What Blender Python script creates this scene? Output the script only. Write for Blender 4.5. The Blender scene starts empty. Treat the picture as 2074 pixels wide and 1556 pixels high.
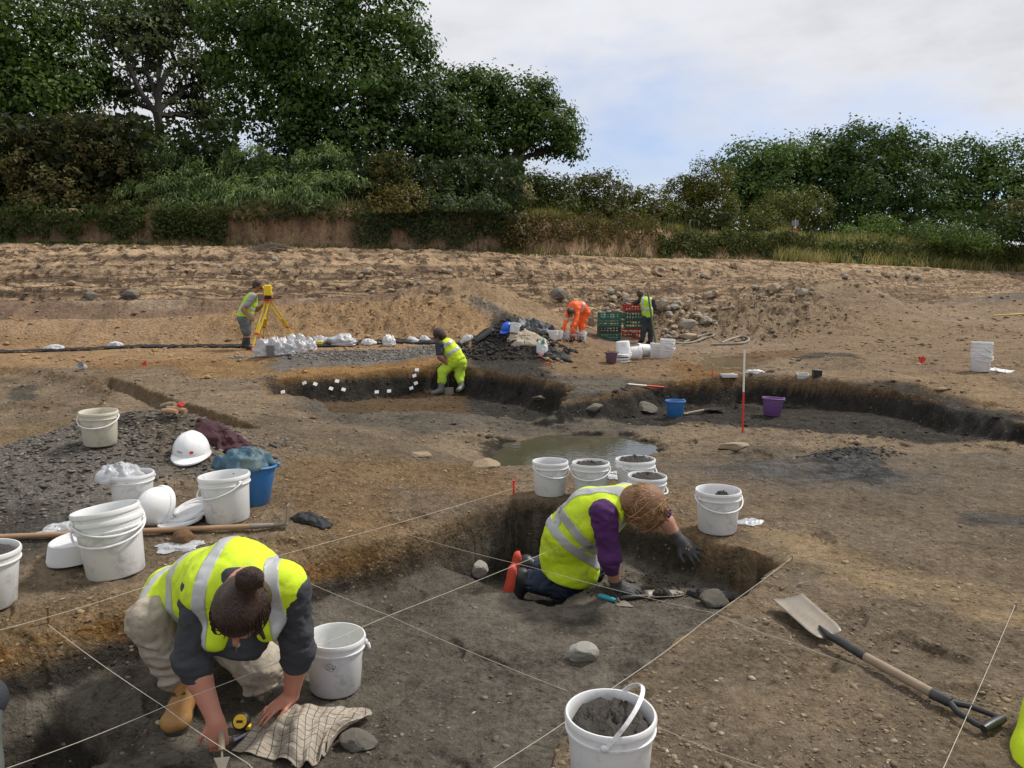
import bpy, bmesh, math, random
import numpy as np
from mathutils import Vector, Matrix
R = math.radians
random.seed(7)
rng = np.random.default_rng(11)
scene = bpy.context.scene
C = scene.collection

# ------------------------------------------------------------------ camera, sky, sun
CAMZ, PITCH, FOC, CX, CY = 1.5, R(7.43), 1556.0, 1037.0, 778.0
cam_d = bpy.data.cameras.new('camera'); cam = bpy.data.objects.new('camera', cam_d); C.objects.link(cam)
cam_d.sensor_width = 36.0; cam_d.lens = 36.0 * FOC / 2074.0
cam_d.clip_start = 0.05; cam_d.clip_end = 3000
cam.location = (0, 0, CAMZ); cam.rotation_euler = (R(90) - PITCH, 0, 0)
scene.camera = cam
SUN_EL, SUN_AZ = R(52), R(62)          # azimuth clockwise from +Y (view direction)
world = bpy.data.worlds.new('World'); scene.world = world; world.use_nodes = True
nt = world.node_tree; nt.nodes.clear()
def N(t, k, **kw):
    n = t.nodes.new(k)
    for a, b in kw.items():
        if a.startswith('i_'):
            n.inputs[int(a[2:]) if a[2:].isdigit() else a[2:].replace('_', ' ')].default_value = b
        else: setattr(n, a, b)
    return n
L = lambda t, a, b: t.links.new(a, b)
def math_n(t, op, a, b=None, c=None, clamp=False):
    n = t.nodes.new('ShaderNodeMath'); n.operation = op; n.use_clamp = clamp
    for i, v in enumerate((a, b, c)):
        if v is None: continue
        if isinstance(v, (int, float)): n.inputs[i].default_value = v
        else: L(t, v, n.inputs[i])
    return n.outputs[0]
def mix_n(t, fac, a, b, mode='MIX'):
    n = t.nodes.new('ShaderNodeMixRGB'); n.blend_type = mode
    for i, v in enumerate((fac, a, b)):
        if isinstance(v, (int, float)): n.inputs[i].default_value = v
        elif isinstance(v, (tuple, list)): n.inputs[i].default_value = (*v[:3], 1)
        else: L(t, v, n.inputs[i])
    return n.outputs[0]
def ramp_n(t, v, stops):
    n = t.nodes.new('ShaderNodeValToRGB'); L(t, v, n.inputs[0])
    e = n.color_ramp.elements
    while len(e) < len(stops): e.new(0.5)
    for i, (p, c) in enumerate(stops):
        e[i].position = p; e[i].color = (*c, 1) if len(c) == 3 else c
    return n.outputs[0]
out = N(nt, 'ShaderNodeOutputWorld'); bg = N(nt, 'ShaderNodeBackground')
sky = N(nt, 'ShaderNodeTexSky', sky_type='NISHITA', sun_disc=False, sun_elevation=SUN_EL, sun_rotation=SUN_AZ)
tc = N(nt, 'ShaderNodeTexCoord')
sep = N(nt, 'ShaderNodeSeparateXYZ'); L(nt, tc.outputs['Generated'], sep.inputs[0])
mp = N(nt, 'ShaderNodeMapping'); mp.inputs['Scale'].default_value = (1.0, 1.0, 2.6); mp.inputs['Rotation'].default_value = (0, R(12), 0)
mp.inputs['Location'].default_value = (0.35, 0.2, 0.1)
L(nt, tc.outputs['Generated'], mp.inputs[0])
n1 = N(nt, 'ShaderNodeTexNoise', i_Scale=2.1, i_Detail=6.0, i_Roughness=0.55); L(nt, mp.outputs[0], n1.inputs['Vector'])
n2 = N(nt, 'ShaderNodeTexNoise', i_Scale=9.0, i_Detail=5.0, i_Roughness=0.6); L(nt, mp.outputs[0], n2.inputs['Vector'])
# cover: thin low down, full overhead
el = math_n(nt, 'MULTIPLY', sep.outputs[2], 3.1)
cov = math_n(nt, 'ADD', math_n(nt, 'ADD', n1.outputs[0], math_n(nt, 'MULTIPLY', n2.outputs[0], 0.12)), math_n(nt, 'MULTIPLY', el, 0.38))
cov = ramp_n(nt, cov, [(0.56, (0, 0, 0)), (0.84, (1, 1, 1))])
ccol = ramp_n(nt, math_n(nt, 'ADD', math_n(nt, 'MULTIPLY', n1.outputs[0], .6), math_n(nt, 'MULTIPLY', n2.outputs[0], .4)),
              [(0.33, (0.70, 0.715, 0.75)), (0.5, (0.64, 0.65, 0.685)), (0.66, (0.52, 0.53, 0.56))])
skyb = mix_n(nt, 1.0, sky.outputs[0], (0.085, 0.092, 0.112), 'MULTIPLY')
fin = mix_n(nt, cov, skyb, ccol)
L(nt, fin, bg.inputs[0]); bg.inputs[1].default_value = 1.0; L(nt, bg.outputs[0], out.inputs[0])
sd = bpy.data.lights.new('sun', 'SUN'); sd.energy = 2.9; sd.angle = R(7); sd.color = (1.0, 0.95, 0.87)
sun = bpy.data.objects.new('sun', sd); C.objects.link(sun)
sdir = Vector((math.sin(SUN_AZ) * math.cos(SUN_EL), math.cos(SUN_AZ) * math.cos(SUN_EL), math.sin(SUN_EL)))
sun.rotation_euler = sdir.to_track_quat('Z', 'Y').to_euler(); sun.location = (20, 10, 40)
vs = scene.view_settings; vs.view_transform = 'Standard'; vs.look = 'None'; vs.exposure = 0.30; vs.gamma = 1.0; vs.use_curve_mapping = False

# ------------------------------------------------------------------ pixel -> place
cp, sp = math.cos(PITCH), math.sin(PITCH)
def ray(px, py):
    a = (px - CX) / FOC; b = (CY - py) / FOC
    return Vector((a, cp + b * sp, -sp + b * cp))
def at(px, py, d):
    r = ray(px, py); return Vector((r.x * d, r.y * d, CAMZ + r.z * d))
def onz(px, py, z=0.0):
    r = ray(px, py); d = (z - CAMZ) / r.z
    return Vector((r.x * d, r.y * d, z))

# ------------------------------------------------------------------ noise
_P = rng.permutation(256).astype(np.int64); _P = np.concatenate([_P, _P, _P])
_G2 = np.stack([np.cos(np.arange(256) * 2.399), np.sin(np.arange(256) * 2.399)], 1).astype(np.float32)
_V3 = (rng.random(256) * 2 - 1).astype(np.float32)
def gn2(x, y, seed=0):
    xi = np.floor(x).astype(np.int64); yi = np.floor(y).astype(np.int64)
    fx = (x - xi).astype(np.float32); fy = (y - yi).astype(np.float32)
    u = fx * fx * fx * (fx * (fx * 6 - 15) + 10); v = fy * fy * fy * (fy * (fy * 6 - 15) + 10)
    xi = (xi + seed * 37) & 255; yi = (yi + seed * 91) & 255
    def g(i, j, ax, ay):
        q = _G2[_P[_P[i & 255] + (j & 255)]]
        return q[..., 0] * ax + q[..., 1] * ay
    a = g(xi, yi, fx, fy); b = g(xi + 1, yi, fx - 1, fy); c = g(xi, yi + 1, fx, fy - 1); d = g(xi + 1, yi + 1, fx - 1, fy - 1)
    return (a + (b - a) * u + ((c + (d - c) * u) - (a + (b - a) * u)) * v) * 1.5
def fbm(x, y, o=4, seed=0, rough=.5, ridged=False):
    s = 0; a = 1; n = 0; f = 1
    for i in range(o):
        q = gn2(x * f, y * f, seed + i * 3)
        if ridged: q = 1 - 2 * np.abs(q)
        s = s + a * q; n += a; a *= rough; f *= 2.03
    return s / n
def vn3(x, y, z, seed=0):
    xi = np.floor(x).astype(np.int64); yi = np.floor(y).astype(np.int64); zi = np.floor(z).astype(np.int64)
    fx, fy, fz = x - xi, y - yi, z - zi
    fx = fx * fx * (3 - 2 * fx); fy = fy * fy * (3 - 2 * fy); fz = fz * fz * (3 - 2 * fz)
    xi = (xi + seed * 17) & 255; yi &= 255; zi &= 255
    def h(i, j, k): return _V3[_P[_P[_P[i & 255] + (j & 255)] + (k & 255)]]
    a = h(xi, yi, zi) * (1 - fx) + h(xi + 1, yi, zi) * fx; b = h(xi, yi + 1, zi) * (1 - fx) + h(xi + 1, yi + 1, zi) * fx
    c = h(xi, yi, zi + 1) * (1 - fx) + h(xi + 1, yi, zi + 1) * fx; d = h(xi, yi + 1, zi + 1) * (1 - fx) + h(xi + 1, yi + 1, zi + 1) * fx
    a = a * (1 - fy) + b * fy; c = c * (1 - fy) + d * fy
    return a * (1 - fz) + c * fz
def sst(a, b, x):
    t = np.clip((x - a) / (b - a), 0, 1); return t * t * (3 - 2 * t)

# ------------------------------------------------------------------ object helpers
def link(o, parent=None):
    C.objects.link(o)
    if parent is not None: o.parent = parent
    return o
def tag(o, label=None, cat=None, group=None, kind=None):
    if label: o['label'] = label
    if cat: o['category'] = cat
    if group: o['group'] = group
    if kind: o['kind'] = kind
    return o
def mesh_data(name, v, f, smooth=True, mats=()):
    me = bpy.data.meshes.new(name)
    if isinstance(f, np.ndarray):
        v = np.asarray(v, np.float32); k = f.shape[1]
        me.vertices.add(len(v)); me.vertices.foreach_set('co', v.ravel())
        me.loops.add(f.size); me.loops.foreach_set('vertex_index', f.astype(np.int32).ravel())
        me.polygons.add(len(f)); me.polygons.foreach_set('loop_start', np.arange(0, f.size, k, dtype=np.int32))
        me.update(calc_edges=True)
    else:
        me.from_pydata([tuple(p) for p in v], [], [tuple(q) for q in f]); me.update()
    if smooth: me.polygons.foreach_set('use_smooth', np.ones(len(me.polygons), bool))
    for m in mats: me.materials.append(m)
    return me
def mobj(name, v, f, mat, parent=None, smooth=True):
    return link(bpy.data.objects.new(name, mesh_data(name, v, f, smooth, [mat] if mat else [])), parent)
def empty(name, loc, label=None, cat=None, group=None, rz=0.0):
    o = bpy.data.objects.new(name, None); o.location = loc; o.rotation_euler = (0, 0, rz); o.empty_display_size = .1
    return tag(link(o), label, cat, group)
def copy_tree(o, parent=None):
    c = o.copy(); link(c)
    if parent is not None: c.parent = parent
    for ch in list(o.children): copy_tree(ch, c)
    return c
def pattr(me, name, arr, typ='FLOAT_COLOR'):
    a = me.attributes.new(name, typ, 'POINT')
    if typ == 'FLOAT_COLOR':
        arr = np.asarray(arr, np.float32)
        if arr.shape[1] == 3: arr = np.concatenate([arr, np.ones((len(arr), 1), np.float32)], 1)
        a.data.foreach_set('color', arr.ravel())
    else: a.data.foreach_set('value', np.asarray(arr, np.float32))
class MB:
    def __init__(s): s.v = []; s.f = []
    def add(s, v, f):
        o = len(s.v); s.v += [Vector(p) for p in v]; s.f += [tuple(i + o for i in q) for q in f]; return s
    def box(s, c, d, M=None, bev=0.0):
        x, y, z = (q / 2 for q in d); M = M or Matrix.Identity(3); c = Vector(c)
        if bev <= 0:
            vs_ = [Vector((a * x, b * y, e * z)) for a in (-1, 1) for b in (-1, 1) for e in (-1, 1)]
            return s.add([c + M @ q for q in vs_], [(0, 1, 3, 2), (4, 6, 7, 5), (0, 4, 5, 1), (2, 3, 7, 6), (0, 2, 6, 4), (1, 5, 7, 3)])
        b_ = min(bev, x * .9, y * .9, z * .9); ring = lambda X, Y, Z: [(-X + b_, -Y, Z), (X - b_, -Y, Z), (X, -Y + b_, Z), (X, Y - b_, Z), (X - b_, Y, Z), (-X + b_, Y, Z), (-X, Y - b_, Z), (-X, -Y + b_, Z)]
        k = b_
        def r2(ins, Z):
            return [(p[0] * (x - ins) / x, p[1] * (y - ins) / y, Z) for p in ring(x, y, 0)]
        rr = r2(k, -z) + r2(0, -z + k) + r2(0, z - k) + r2(k, z)
        f = []
        for t in range(3):
            for i in range(8):
                j = (i + 1) % 8; f.append((t * 8 + i, t * 8 + j, t * 8 + 8 + j, t * 8 + 8 + i))
        f += [tuple(range(7, -1, -1)), tuple(range(24, 32))]
        return s.add([c + M @ Vector(q) for q in rr], f)
    def tube(s, pts, r, n=8, cap=True, closed=False):
        pts = [Vector(p) for p in pts]; m = len(pts)
        if not isinstance(r, (list, tuple)): r = [r] * m
        o = len(s.v); prev = None
        for i, p in enumerate(pts):
            if closed: t = pts[(i + 1) % m] - pts[i - 1]
            else: t = pts[min(i + 1, m - 1)] - pts[max(i - 1, 0)]
            if t.length < 1e-9: t = Vector((0, 0, 1))
            t.normalize()
            if prev is None: a = t.orthogonal().normalized()
            else:
                a = prev - t * prev.dot(t); a = a.normalized() if a.length > 1e-6 else t.orthogonal().normalized()
            prev = a; b = t.cross(a)
            for k in range(n):
                q = 2 * math.pi * k / n; s.v.append(p + (a * math.cos(q) + b * math.sin(q)) * r[i])
        for i in range(m if closed else m - 1):
            i2 = (i + 1) % m
            for k in range(n):
                k2 = (k + 1) % n; s.f.append((o + i * n + k, o + i * n + k2, o + i2 * n + k2, o + i2 * n + k))
        if cap and not closed: s.f += [tuple(o + k for k in range(n - 1, -1, -1)), tuple(o + (m - 1) * n + k for k in range(n))]
        return s
    def lathe(s, prof, n=32, c=(0, 0, 0), M=None, close=False):
        c = Vector(c); M = M or Matrix.Identity(3); o = len(s.v)
        for (r, z) in prof:
            for k in range(n):
                q = 2 * math.pi * k / n; s.v.append(c + M @ Vector((r * math.cos(q), r * math.sin(q), z)))
        for i in range(len(prof) - 1):
            for k in range(n):
                k2 = (k + 1) % n; s.f.append((o + i * n + k, o + i * n + k2, o + i * n + n + k2, o + i * n + n + k))
        return s
    def build(s, name, mat, parent=None, smooth=True):
        o = mobj(name, s.v, s.f, mat, parent, smooth)
        if smooth:
            try: o.data.set_sharp_from_angle(angle=R(38))
            except Exception: pass
        return o
def axes(fwd, up=(0, 0, 1)):
    f = Vector(fwd).normalized(); u = Vector(up); u = (u - f * u.dot(f)).normalized(); r = f.cross(u)
    return r, f, u

# ------------------------------------------------------------------ materials
def mat(name, col, rough=.6, var=.15, vscale=8.0, bump=.15, bscale=60.0, stretch=None, dirt=0.0, dirtcol=(.16, .12, .08), metal=0.0, spec=.5,
        trans=0.0, alpha=1.0, sheen=0.0, dscale=6.0, attr=None, sss=0.0):
    m = bpy.data.materials.new(name); m.use_nodes = True; t = m.node_tree; b = t.nodes['Principled BSDF']
    co = N(t, 'ShaderNodeTexCoord').outputs['Object']
    if stretch:
        mp_ = N(t, 'ShaderNodeMapping'); mp_.inputs['Scale'].default_value = stretch; L(t, co, mp_.inputs[0]); co = mp_.outputs[0]
    nz = N(t, 'ShaderNodeTexNoise', i_Scale=vscale, i_Detail=5.0, i_Roughness=.6); L(t, co, nz.inputs['Vector'])
    k = math_n(t, 'ADD', math_n(t, 'MULTIPLY', nz.outputs[0], 2 * var), 1 - var)
    if attr:
        at_ = N(t, 'ShaderNodeAttribute', attribute_name=attr); base = at_.outputs['Color']
    else:
        rgb = N(t, 'ShaderNodeRGB'); rgb.outputs[0].default_value = (*col, 1); base = rgb.outputs[0]
    sc = N(t, 'ShaderNodeVectorMath', operation='SCALE'); L(t, base, sc.inputs[0]); L(t, k, sc.inputs['Scale'])
    c = sc.outputs[0]
    if dirt > 0:
        n3 = N(t, 'ShaderNodeTexNoise', i_Scale=dscale, i_Detail=7.0, i_Roughness=.7); L(t, co, n3.inputs['Vector'])
        f = ramp_n(t, n3.outputs[0], [(.62 - .25 * dirt, (0, 0, 0)), (.75, (1, 1, 1))])
        c = mix_n(t, math_n(t, 'MULTIPLY', f, min(1, .35 + dirt)), c, dirtcol)
        b.inputs['Roughness'].default_value = rough
    L(t, c, b.inputs['Base Color'])
    b.inputs['Roughness'].default_value = rough; b.inputs['Metallic'].default_value = metal
    b.inputs['Specular IOR Level'].default_value = spec
    if trans: b.inputs['Transmission Weight'].default_value = trans
    if alpha < 1: b.inputs['Alpha'].default_value = alpha
    if sheen: b.inputs['Sheen Weight'].default_value = sheen
    if sss:
        b.inputs['Subsurface Weight'].default_value = sss; b.inputs['Subsurface Radius'].default_value = (.02, .008, .004)
    if bump:
        nb = N(t, 'ShaderNodeTexNoise', i_Scale=bscale, i_Detail=4.0); L(t, co, nb.inputs['Vector'])
        bp = N(t, 'ShaderNodeBump', i_Strength=bump, i_Distance=.01); L(t, nb.outputs[0], bp.inputs['Height']); L(t, bp.outputs[0], b.inputs['Normal'])
    return m
# ------------------------------------------------------------------ terrain
def wpoly(pts, z=0.0):
    o = []
    for p in pts:
        q = onz(p[0], p[1], p[2] if len(p) > 2 else z); o.append((q.x, q.y))
    return np.array(o)
def sdist(x, y, poly):                      # signed distance, positive inside
    d = np.full(x.shape, 1e9); ins = np.zeros(x.shape, bool); n = len(poly)
    for i in range(n):
        ax, ay = poly[i]; bx, by = poly[(i + 1) % n]; ex, ey = bx - ax, by - ay
        t = np.clip(((x - ax) * ex + (y - ay) * ey) / (ex * ex + ey * ey + 1e-12), 0, 1)
        d = np.minimum(d, (x - ax - t * ex) ** 2 + (y - ay - t * ey) ** 2)
        c = ((ay > y) != (by > y)); 
        with np.errstate(divide='ignore', invalid='ignore'):
            xi = (bx - ax) * (y - ay) / (by - ay + 1e-12) + ax
        ins ^= c & (x < xi)
    d = np.sqrt(d); return np.where(ins, d, -d)
def lmask(x, y, poly, w, wn=0.0, ws=1.0, seed=0, off=0.0):   # soft mask, edge roughened by noise
    m = np.zeros(x.shape); pad = w + wn + .1 + abs(off)
    b = (x > poly[:, 0].min() - pad) & (x < poly[:, 0].max() + pad) & (y > poly[:, 1].min() - pad) & (y < poly[:, 1].max() + pad)
    if not b.any(): return m
    X, Y = x[b], y[b]; s = sdist(X, Y, poly) + off
    if wn: s = s + wn * fbm(X * ws, Y * ws, 4, seed)
    m[b] = sst(-w / 2, w / 2, s); return m
CL = np.array([(-700, 28), (0, 28), (500, 28), (900, 29), (1100, 31), (1300, 37), (1600, 45), (2000, 60), (2400, 76), (3400, 130)], float)
CLx = (CL[:, 0] - CX) / FOC * CL[:, 1]; CLy = CL[:, 1]
def cliff_s(x, y):
    Y = np.interp(x, CLx, CLy) + .35 * fbm(x * .35, x * 0 + 3.3, 3, 5) + .30 * fbm(x * 1.3, x * 0 + 7.3, 3, 55)
    k = np.interp(x, [-3, 0, 3, 10, 80], [1, .95, .72, .62, .70])
    return (Y - y) * k
T1 = wpoly([(1592, 1138), (1500, 1112), (1430, 1098), (1330, 1060), (1250, 1035), (1180, 1012), (1045, 1008), (960, 1035), (850, 1078), (740, 1105), (640, 1128),
            (450, 1178), (290, 1225), (100, 1272), (-80, 1315), (-500, 1450), (-700, 1900), (950, 2100), (1085, 1640), (1120, 1500), (1200, 1430), (1308, 1345), (1420, 1262), (1500, 1205)])
_in = [tuple(onz(px, py, 0))[:2] for px, py in ((1500, 1205), (1420, 1262), (1308, 1345), (1200, 1430), (1120, 1500), (1085, 1640), (950, 2100), (-700, 1900))]
T1F = np.array([tuple(onz(px, py, -.25))[:2] for px, py in ((1548, 1176), (1475, 1196), (1400, 1180), (1330, 1158), (1262, 1125), (1200, 1100), (1050, 1100), (960, 1118), (870, 1160), (740, 1198), (640, 1240), (560, 1272), (450, 1312), (300, 1352), (128, 1408), (-60, 1465), (-500, 1580))]
              + [(a - .045, b + .045) for a, b in _in[::-1]])
T2 = wpoly([(870, 1140), (955, 1168), (1003, 1192), (1060, 1208), (1115, 1228), (1160, 1205), (1212, 1180), (1240, 1140), (1262, 1085), (1240, 1045), (1050, 1020), (900, 1075)], -.25)
T3 = wpoly([(-60, 1395), (128, 1408), (168, 1450), (203, 1482), (225, 1516), (190, 1545), (120, 1640), (-300, 1800), (-500, 1500)], -.25)
BB = wpoly([(470, 812), (560, 806), (700, 792), (860, 786), (950, 778), (1010, 796), (1140, 812), (1230, 800), (1330, 779), (1400, 778), (1500, 776), (1600, 776), (1700, 784), (1850, 799), (2074, 846), (2300, 880), (2600, 1400), (-200, 1400), (300, 880)], 0)
BF = wpoly([(380, 700), (2600, 700), (2700, 900), (2100, 925), (1700, 925), (1400, 955), (1180, 965), (985, 955), (860, 925), (760, 895), (560, 855), (380, 830)], -.15)
PW = wpoly([(545, 795), (700, 785), (880, 772), (950, 775), (1080, 795), (1150, 815), (1130, 838), (960, 832), (700, 830), (560, 825)], -.2)
PR = wpoly([(1200, 832), (1300, 805), (1450, 800), (1800, 812), (2074, 858), (2200, 880), (2100, 872), (1850, 872), (1650, 856), (1440, 842), (1300, 842)], -.2)
POND = wpoly([(985, 925), (1030, 893), (1120, 880), (1250, 882), (1330, 895), (1328, 920), (1270, 935), (1262, 958), (1150, 962), (1040, 952)], -.33)
POND2 = wpoly([(1400, 740), (1440, 728), (1530, 732), (1560, 748), (1500, 762), (1420, 760)], 0.0)
DITCH = wpoly([(190, 770), (250, 795), (330, 838), (420, 868), (500, 885), (520, 872), (440, 845), (350, 815), (270, 780), (220, 765)], 0)
LCUT = wpoly([(-300, 730), (60, 748), (170, 768), (230, 800), (160, 850), (60, 862), (-300, 880)], 0)
def P2(px, py, d):
    q = at(px, py, d); return q.x, q.y
MOUNDS = [  # centre x,y, rx, ry, height, power, rough
    (*P2(1028, 700, 14.9), .95, .75, .80, 1.15, .06), (*P2(1075, 740, 14.4), .75, .4, .25, 1.5, .04),
    (*P2(300, 930, 6.3), 1.05, .95, .34, 1.6, .02), (*P2(120, 1010, 5.4), .9, .8, .14, 1.8, .02), (*P2(375, 925, 6.0), .45, .35, .10, 2, .0),
    (*P2(880, 660, 19.9), 3.4, 1.2, .30, 2.0, .22), (*P2(560, 670, 19.2), 1.8, .7, .22, 1.8, .12), (*P2(640, 690, 18.6), 1.0, .5, .22, 2.0, .03), (*P2(1010, 640, 22), 2.2, 1.6, .8, 1.6, .12), (*P2(1090, 620, 24.5), 1.2, 1.4, .85, 1.6, .12),
    (*P2(1410, 620, 26.0), 2.4, 1.9, .40, 1.8, .26), (*P2(1510, 640, 25.0), 3.2, 2.0, .36, 1.7, .26), (*P2(1650, 650, 25), 2.6, 1.4, .55, 1.8, .12), (*P2(1745, 625, 29.5), 2.8, 2.0, 1.0, 1.6, .06),
    (*P2(1640, 600, 31), 3.0, 2.0, .9, 1.8, .14), (*P2(2090, 615, 33), 5.2, 3.0, 1.15, 1.8, .10), (*P2(1685, 730, 12.8), .8, .4, .16, 1.6, .03), (*P2(1900, 650, 23), 3.5, 1.2, .25, 2, .08),
    (*P2(720, 735, 15.2), 1.7, .5, .17, 2.2, .02), (*P2(560, 742, 14.6), .6, .4, .12, 2, .02), (*P2(870, 725, 15.8), .8, .4, .12, 2, .02),
    (*P2(1730, 965, 6.9), .45, .25, .05, 2, .02), (*P2(60, 790, 9.8), .5, .35, .12, 1.6, .03), (*P2(1290, 1130, 4.5), .25, .2, .0, 2, 0), (*P2(1180, 1345, 3.2), .17, .16, .04, 1.6, .0),
    (*P2(715, 1500, 2.85), .16, .13, .055, 1.8, .0), (*P2(1540, 915, 8.2), .35, .2, .05, 2, .01)]
_pr = np.random.default_rng(77)
PRINTS = []
for _ in range(110):
    _d = 2.4 + 6.6 * _pr.random() ** 1.2; _a = _pr.random() * 6.283; PRINTS.append(((_pr.random() * 1.5 - .72) * _d, _d, math.cos(_a), math.sin(_a), .010 + .012 * _pr.random()))
def H(x, y):
    x = np.asarray(x, float); y = np.asarray(y, float)
    s = cliff_s(x, y)
    sw = s + (.55 * fbm(x * .30, y * .2, 3, 8) + .12 * fbm(x * 1.5, y * .9, 2, 9)) * sst(.8, 3, s)
    foot = np.interp(x, [-20, 1.2, 16, 37, 80], [2.98, 2.68, 2.85, 2.5, 2.4])
    zl = np.interp(sw, [0, .4, 7.0, 7.5, 8.3, 8.8, 9.9, 11.5], [1, .985, .36, .37, .19, .22, .02, 0])
    zr = np.interp(sw, [0, .4, 2.6, 5.2, 6.8, 9, 14], [1, .985, .62, .24, .05, -.03, 0])
    z = foot * (zl + (zr - zl) * sst(-2, 3, x))
    # ledges in the sandy slope
    msk = sst(.5, 1.5, s) * (1 - sst(7.2, 8.2, s)) * (1 - .8 * sst(1.95, 2.3, z)) * sst(-.35, .25, fbm(x * .25, y * .35, 3, 21) + .15)
    q = (z + .14 * fbm(x * .4, y * .5, 4, 22)) / .17; fq = q - np.floor(q)
    z = z + msk * 1.0 * .17 * (sst(.40, .60, fq) - fq) + msk * .03 * fbm(x * 1.2, z * 14, 3, 122)
    z = z + (.17 * fbm(x * 1.1, y * 1.5, 5, 23, .62, True) + .05) * sst(.3, 1.0, s) * (1 - .62 * sst(2.0, 3.6, s) * (1 - sst(3, 8, x))) * (1 - sst(6.3, 7.2, s))
    z = z + .03 * fbm(x * 3, y * 3, 3, 24) * (1 - sst(7, 9, s))
    # plateau behind the cliff
    top = 4.05 + .35 * fbm(x * .35, y * .3, 4, 6) + .004 * np.clip(-s, 0, 300)
    cw = np.interp(x, [-3, 3, 12, 30], [.16, .22, .5, .9])
    z = z + (top - z) * (1 - sst(-cw, cw * .2, s + .1 * fbm(x * 2.5, y * 2.5, 3, 7)))
    fl = sst(6, 12, s)                                        # 1 on the flat site
    near = 1 - sst(6, 9, y)
    z = z + fl * (.05 * fbm(x * .22, y * .3, 3, 31) * sst(3, 8, y))
    z = z + .10 * (1 - sst(-1.6, -.6, x)) * (1 - sst(5.0, 7.5, y)) * sst(3.7, 4.4, y)
    z = z + .10 * sst(9.5, 11.5, y) * sst(2.2, 3.5, x) * (1 - sst(15, 20, y))
    z = z - .06 * sst(.8, 2.5, x) * sst(5.2, 7, y) * (1 - sst(9, 11, y))
    m = lmask(x, y, LCUT, .3, .12, 2.0, 12); z = z - .13 * m * (1 - .6 * sst(-6.0, -4.0, x))
    m = lmask(x, y, DITCH, .10, .05, 3.0, 13); z = z - .20 * m
    xf = x / np.maximum(y, 1); rt_ = sst(.02, .14, xf); m = lmask(x, y, BB, .75, .42, 1.3, 14) * (1 - rt_) + rt_ * lmask(x, y, BB, .24, .16, 1.8, 148); m = m * lmask(x, y, BF, 1.1, .15, 1.0, 15) * sst(-.40, -.22, xf); fl_ = -.33 + .10 * (1 - sst(-.12, .0, xf)) + .07 * fbm(x * .9, y * .9, 3, 141); m = np.clip(m + .10 * np.sin(m * 3.14) * fbm(x * 4, y * 4, 3, 142), 0, 1); z = z + m * (fl_ - z) * .96
    m2 = lmask(x, y, PW, .30, .16, 2.2, 16); z = z + m2 * (np.minimum(z, -.34) - .10 - z)
    m3 = lmask(x, y, PR, .35, .2, 2.0, 17); z = z - m3 * .05 * rt_
    for i, (cx, cy, rx, ry, h, pw, rg) in enumerate(MOUNDS):
        if h == 0: continue
        b = (np.abs(x - cx) < rx * 2.6) & (np.abs(y - cy) < ry * 2.6)
        if not b.any(): continue
        X, Y = x[b], y[b]; r = np.sqrt(((X - cx) / rx) ** 2 + ((Y - cy) / ry) ** 2) + .12 * fbm(X / rx, Y / rx, 3, 40 + i)
        g = np.exp(-np.abs(np.maximum(r, 0)) ** pw * 1.15); z[b] = z[b] + h * g + rg * np.minimum(1, g * 2.2) * fbm(X * 2.4, Y * 2.4, 4, 50 + i, .6, True)
    # ponds
    m = lmask(x, y, POND, .35, .10, 2.0, 18); z = z + m * (-.46 - z)
    m = lmask(x, y, POND2, .5, .12, 1.5, 19); z = z - m * .10
    # the excavated trench
    left = 1 - sst(-1.1, -.1, x)
    wid = .07 + .26 * left * sst(2.2, 2.8, y)
    b = (y < 6) & (y > .3)
    if b.any():
        X, Y = x[b], y[b]; sd_ = sdist(X, Y, T1) + .022 * fbm(X * 6, Y * 6, 3, 25) + .04 * fbm(X * 2, Y * 2, 2, 26)
        sf = sdist(X, Y, T1F) + .035 * fbm(X * 3 + 5, Y * 3, 3, 33); di = np.maximum(sd_ + .015, 0); do = np.maximum(-sf, 0); g2 = np.where(sd_ + .015 > 0, di / (di + do + 1e-6), 0)
        g = g2 + .10 * np.sin(g2 * 6.283) * -1
        fz = -.25 + .018 * fbm(X * 2.5, Y * 2.5, 4, 27, .6)
        # sloping lump east of the kneeling digger
        zz = z[b] + g * (fz - z[b]) + np.sin(np.clip(g2, 0, 1) * 3.14) * (.03 * fbm(X * 6, Y * 6, 3, 35) + .012 * fbm(X * 20, Y * 20, 3, 36, .6, True))
        s2 = sdist(X, Y, T2) + .02 * fbm(X * 9, Y * 9, 3, 28); zz = zz + sst(-.01, .045, s2) * np.where(sd_ > .0, 1, 0) * sst(0, .06, sd_) * (-.52 - zz)
        s3 = sdist(X, Y, T3) + .02 * fbm(X * 9, Y * 9, 3, 29); zz = zz + sst(-.01, .06, s3) * sst(.15, .35, sd_) * (-.43 - zz)
        z[b] = zz
    z = z - .24 * sst(13.5, 21, y) * sst(-.07, .0, x / np.maximum(y, 1)) * (1 - sst(.30, .45, x / np.maximum(y, 1))) * sst(4.5, 7, s)
    # boot prints and scrapes
    for (fx, fy, ca, sa, dp) in PRINTS:
        b = (np.abs(x - fx) < .2) & (np.abs(y - fy) < .2)
        if not b.any(): continue
        X, Y = x[b] - fx, y[b] - fy; U, W = (X * ca + Y * sa) / .135, (-X * sa + Y * ca) / .052; r = np.sqrt(U * U + W * W * (1 + .35 * U)); z[b] += dp * (-1.0 * (1 - sst(.65, 1.0, r)) + .45 * np.exp(-((r - 1.12) / .16) ** 2))
    z = z + (.016 * fbm((x + .4 * y) * 1.6, (y - .4 * x) * 7, 3, 145) + .02 * fbm(x * 3.2, y * 3.8, 4, 146, .6, True)) * sst(4.4, 6, y) * (1 - sst(14, 20, y))
    # small scale relief
    k = np.clip(y / 5, .25, 3)
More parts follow.
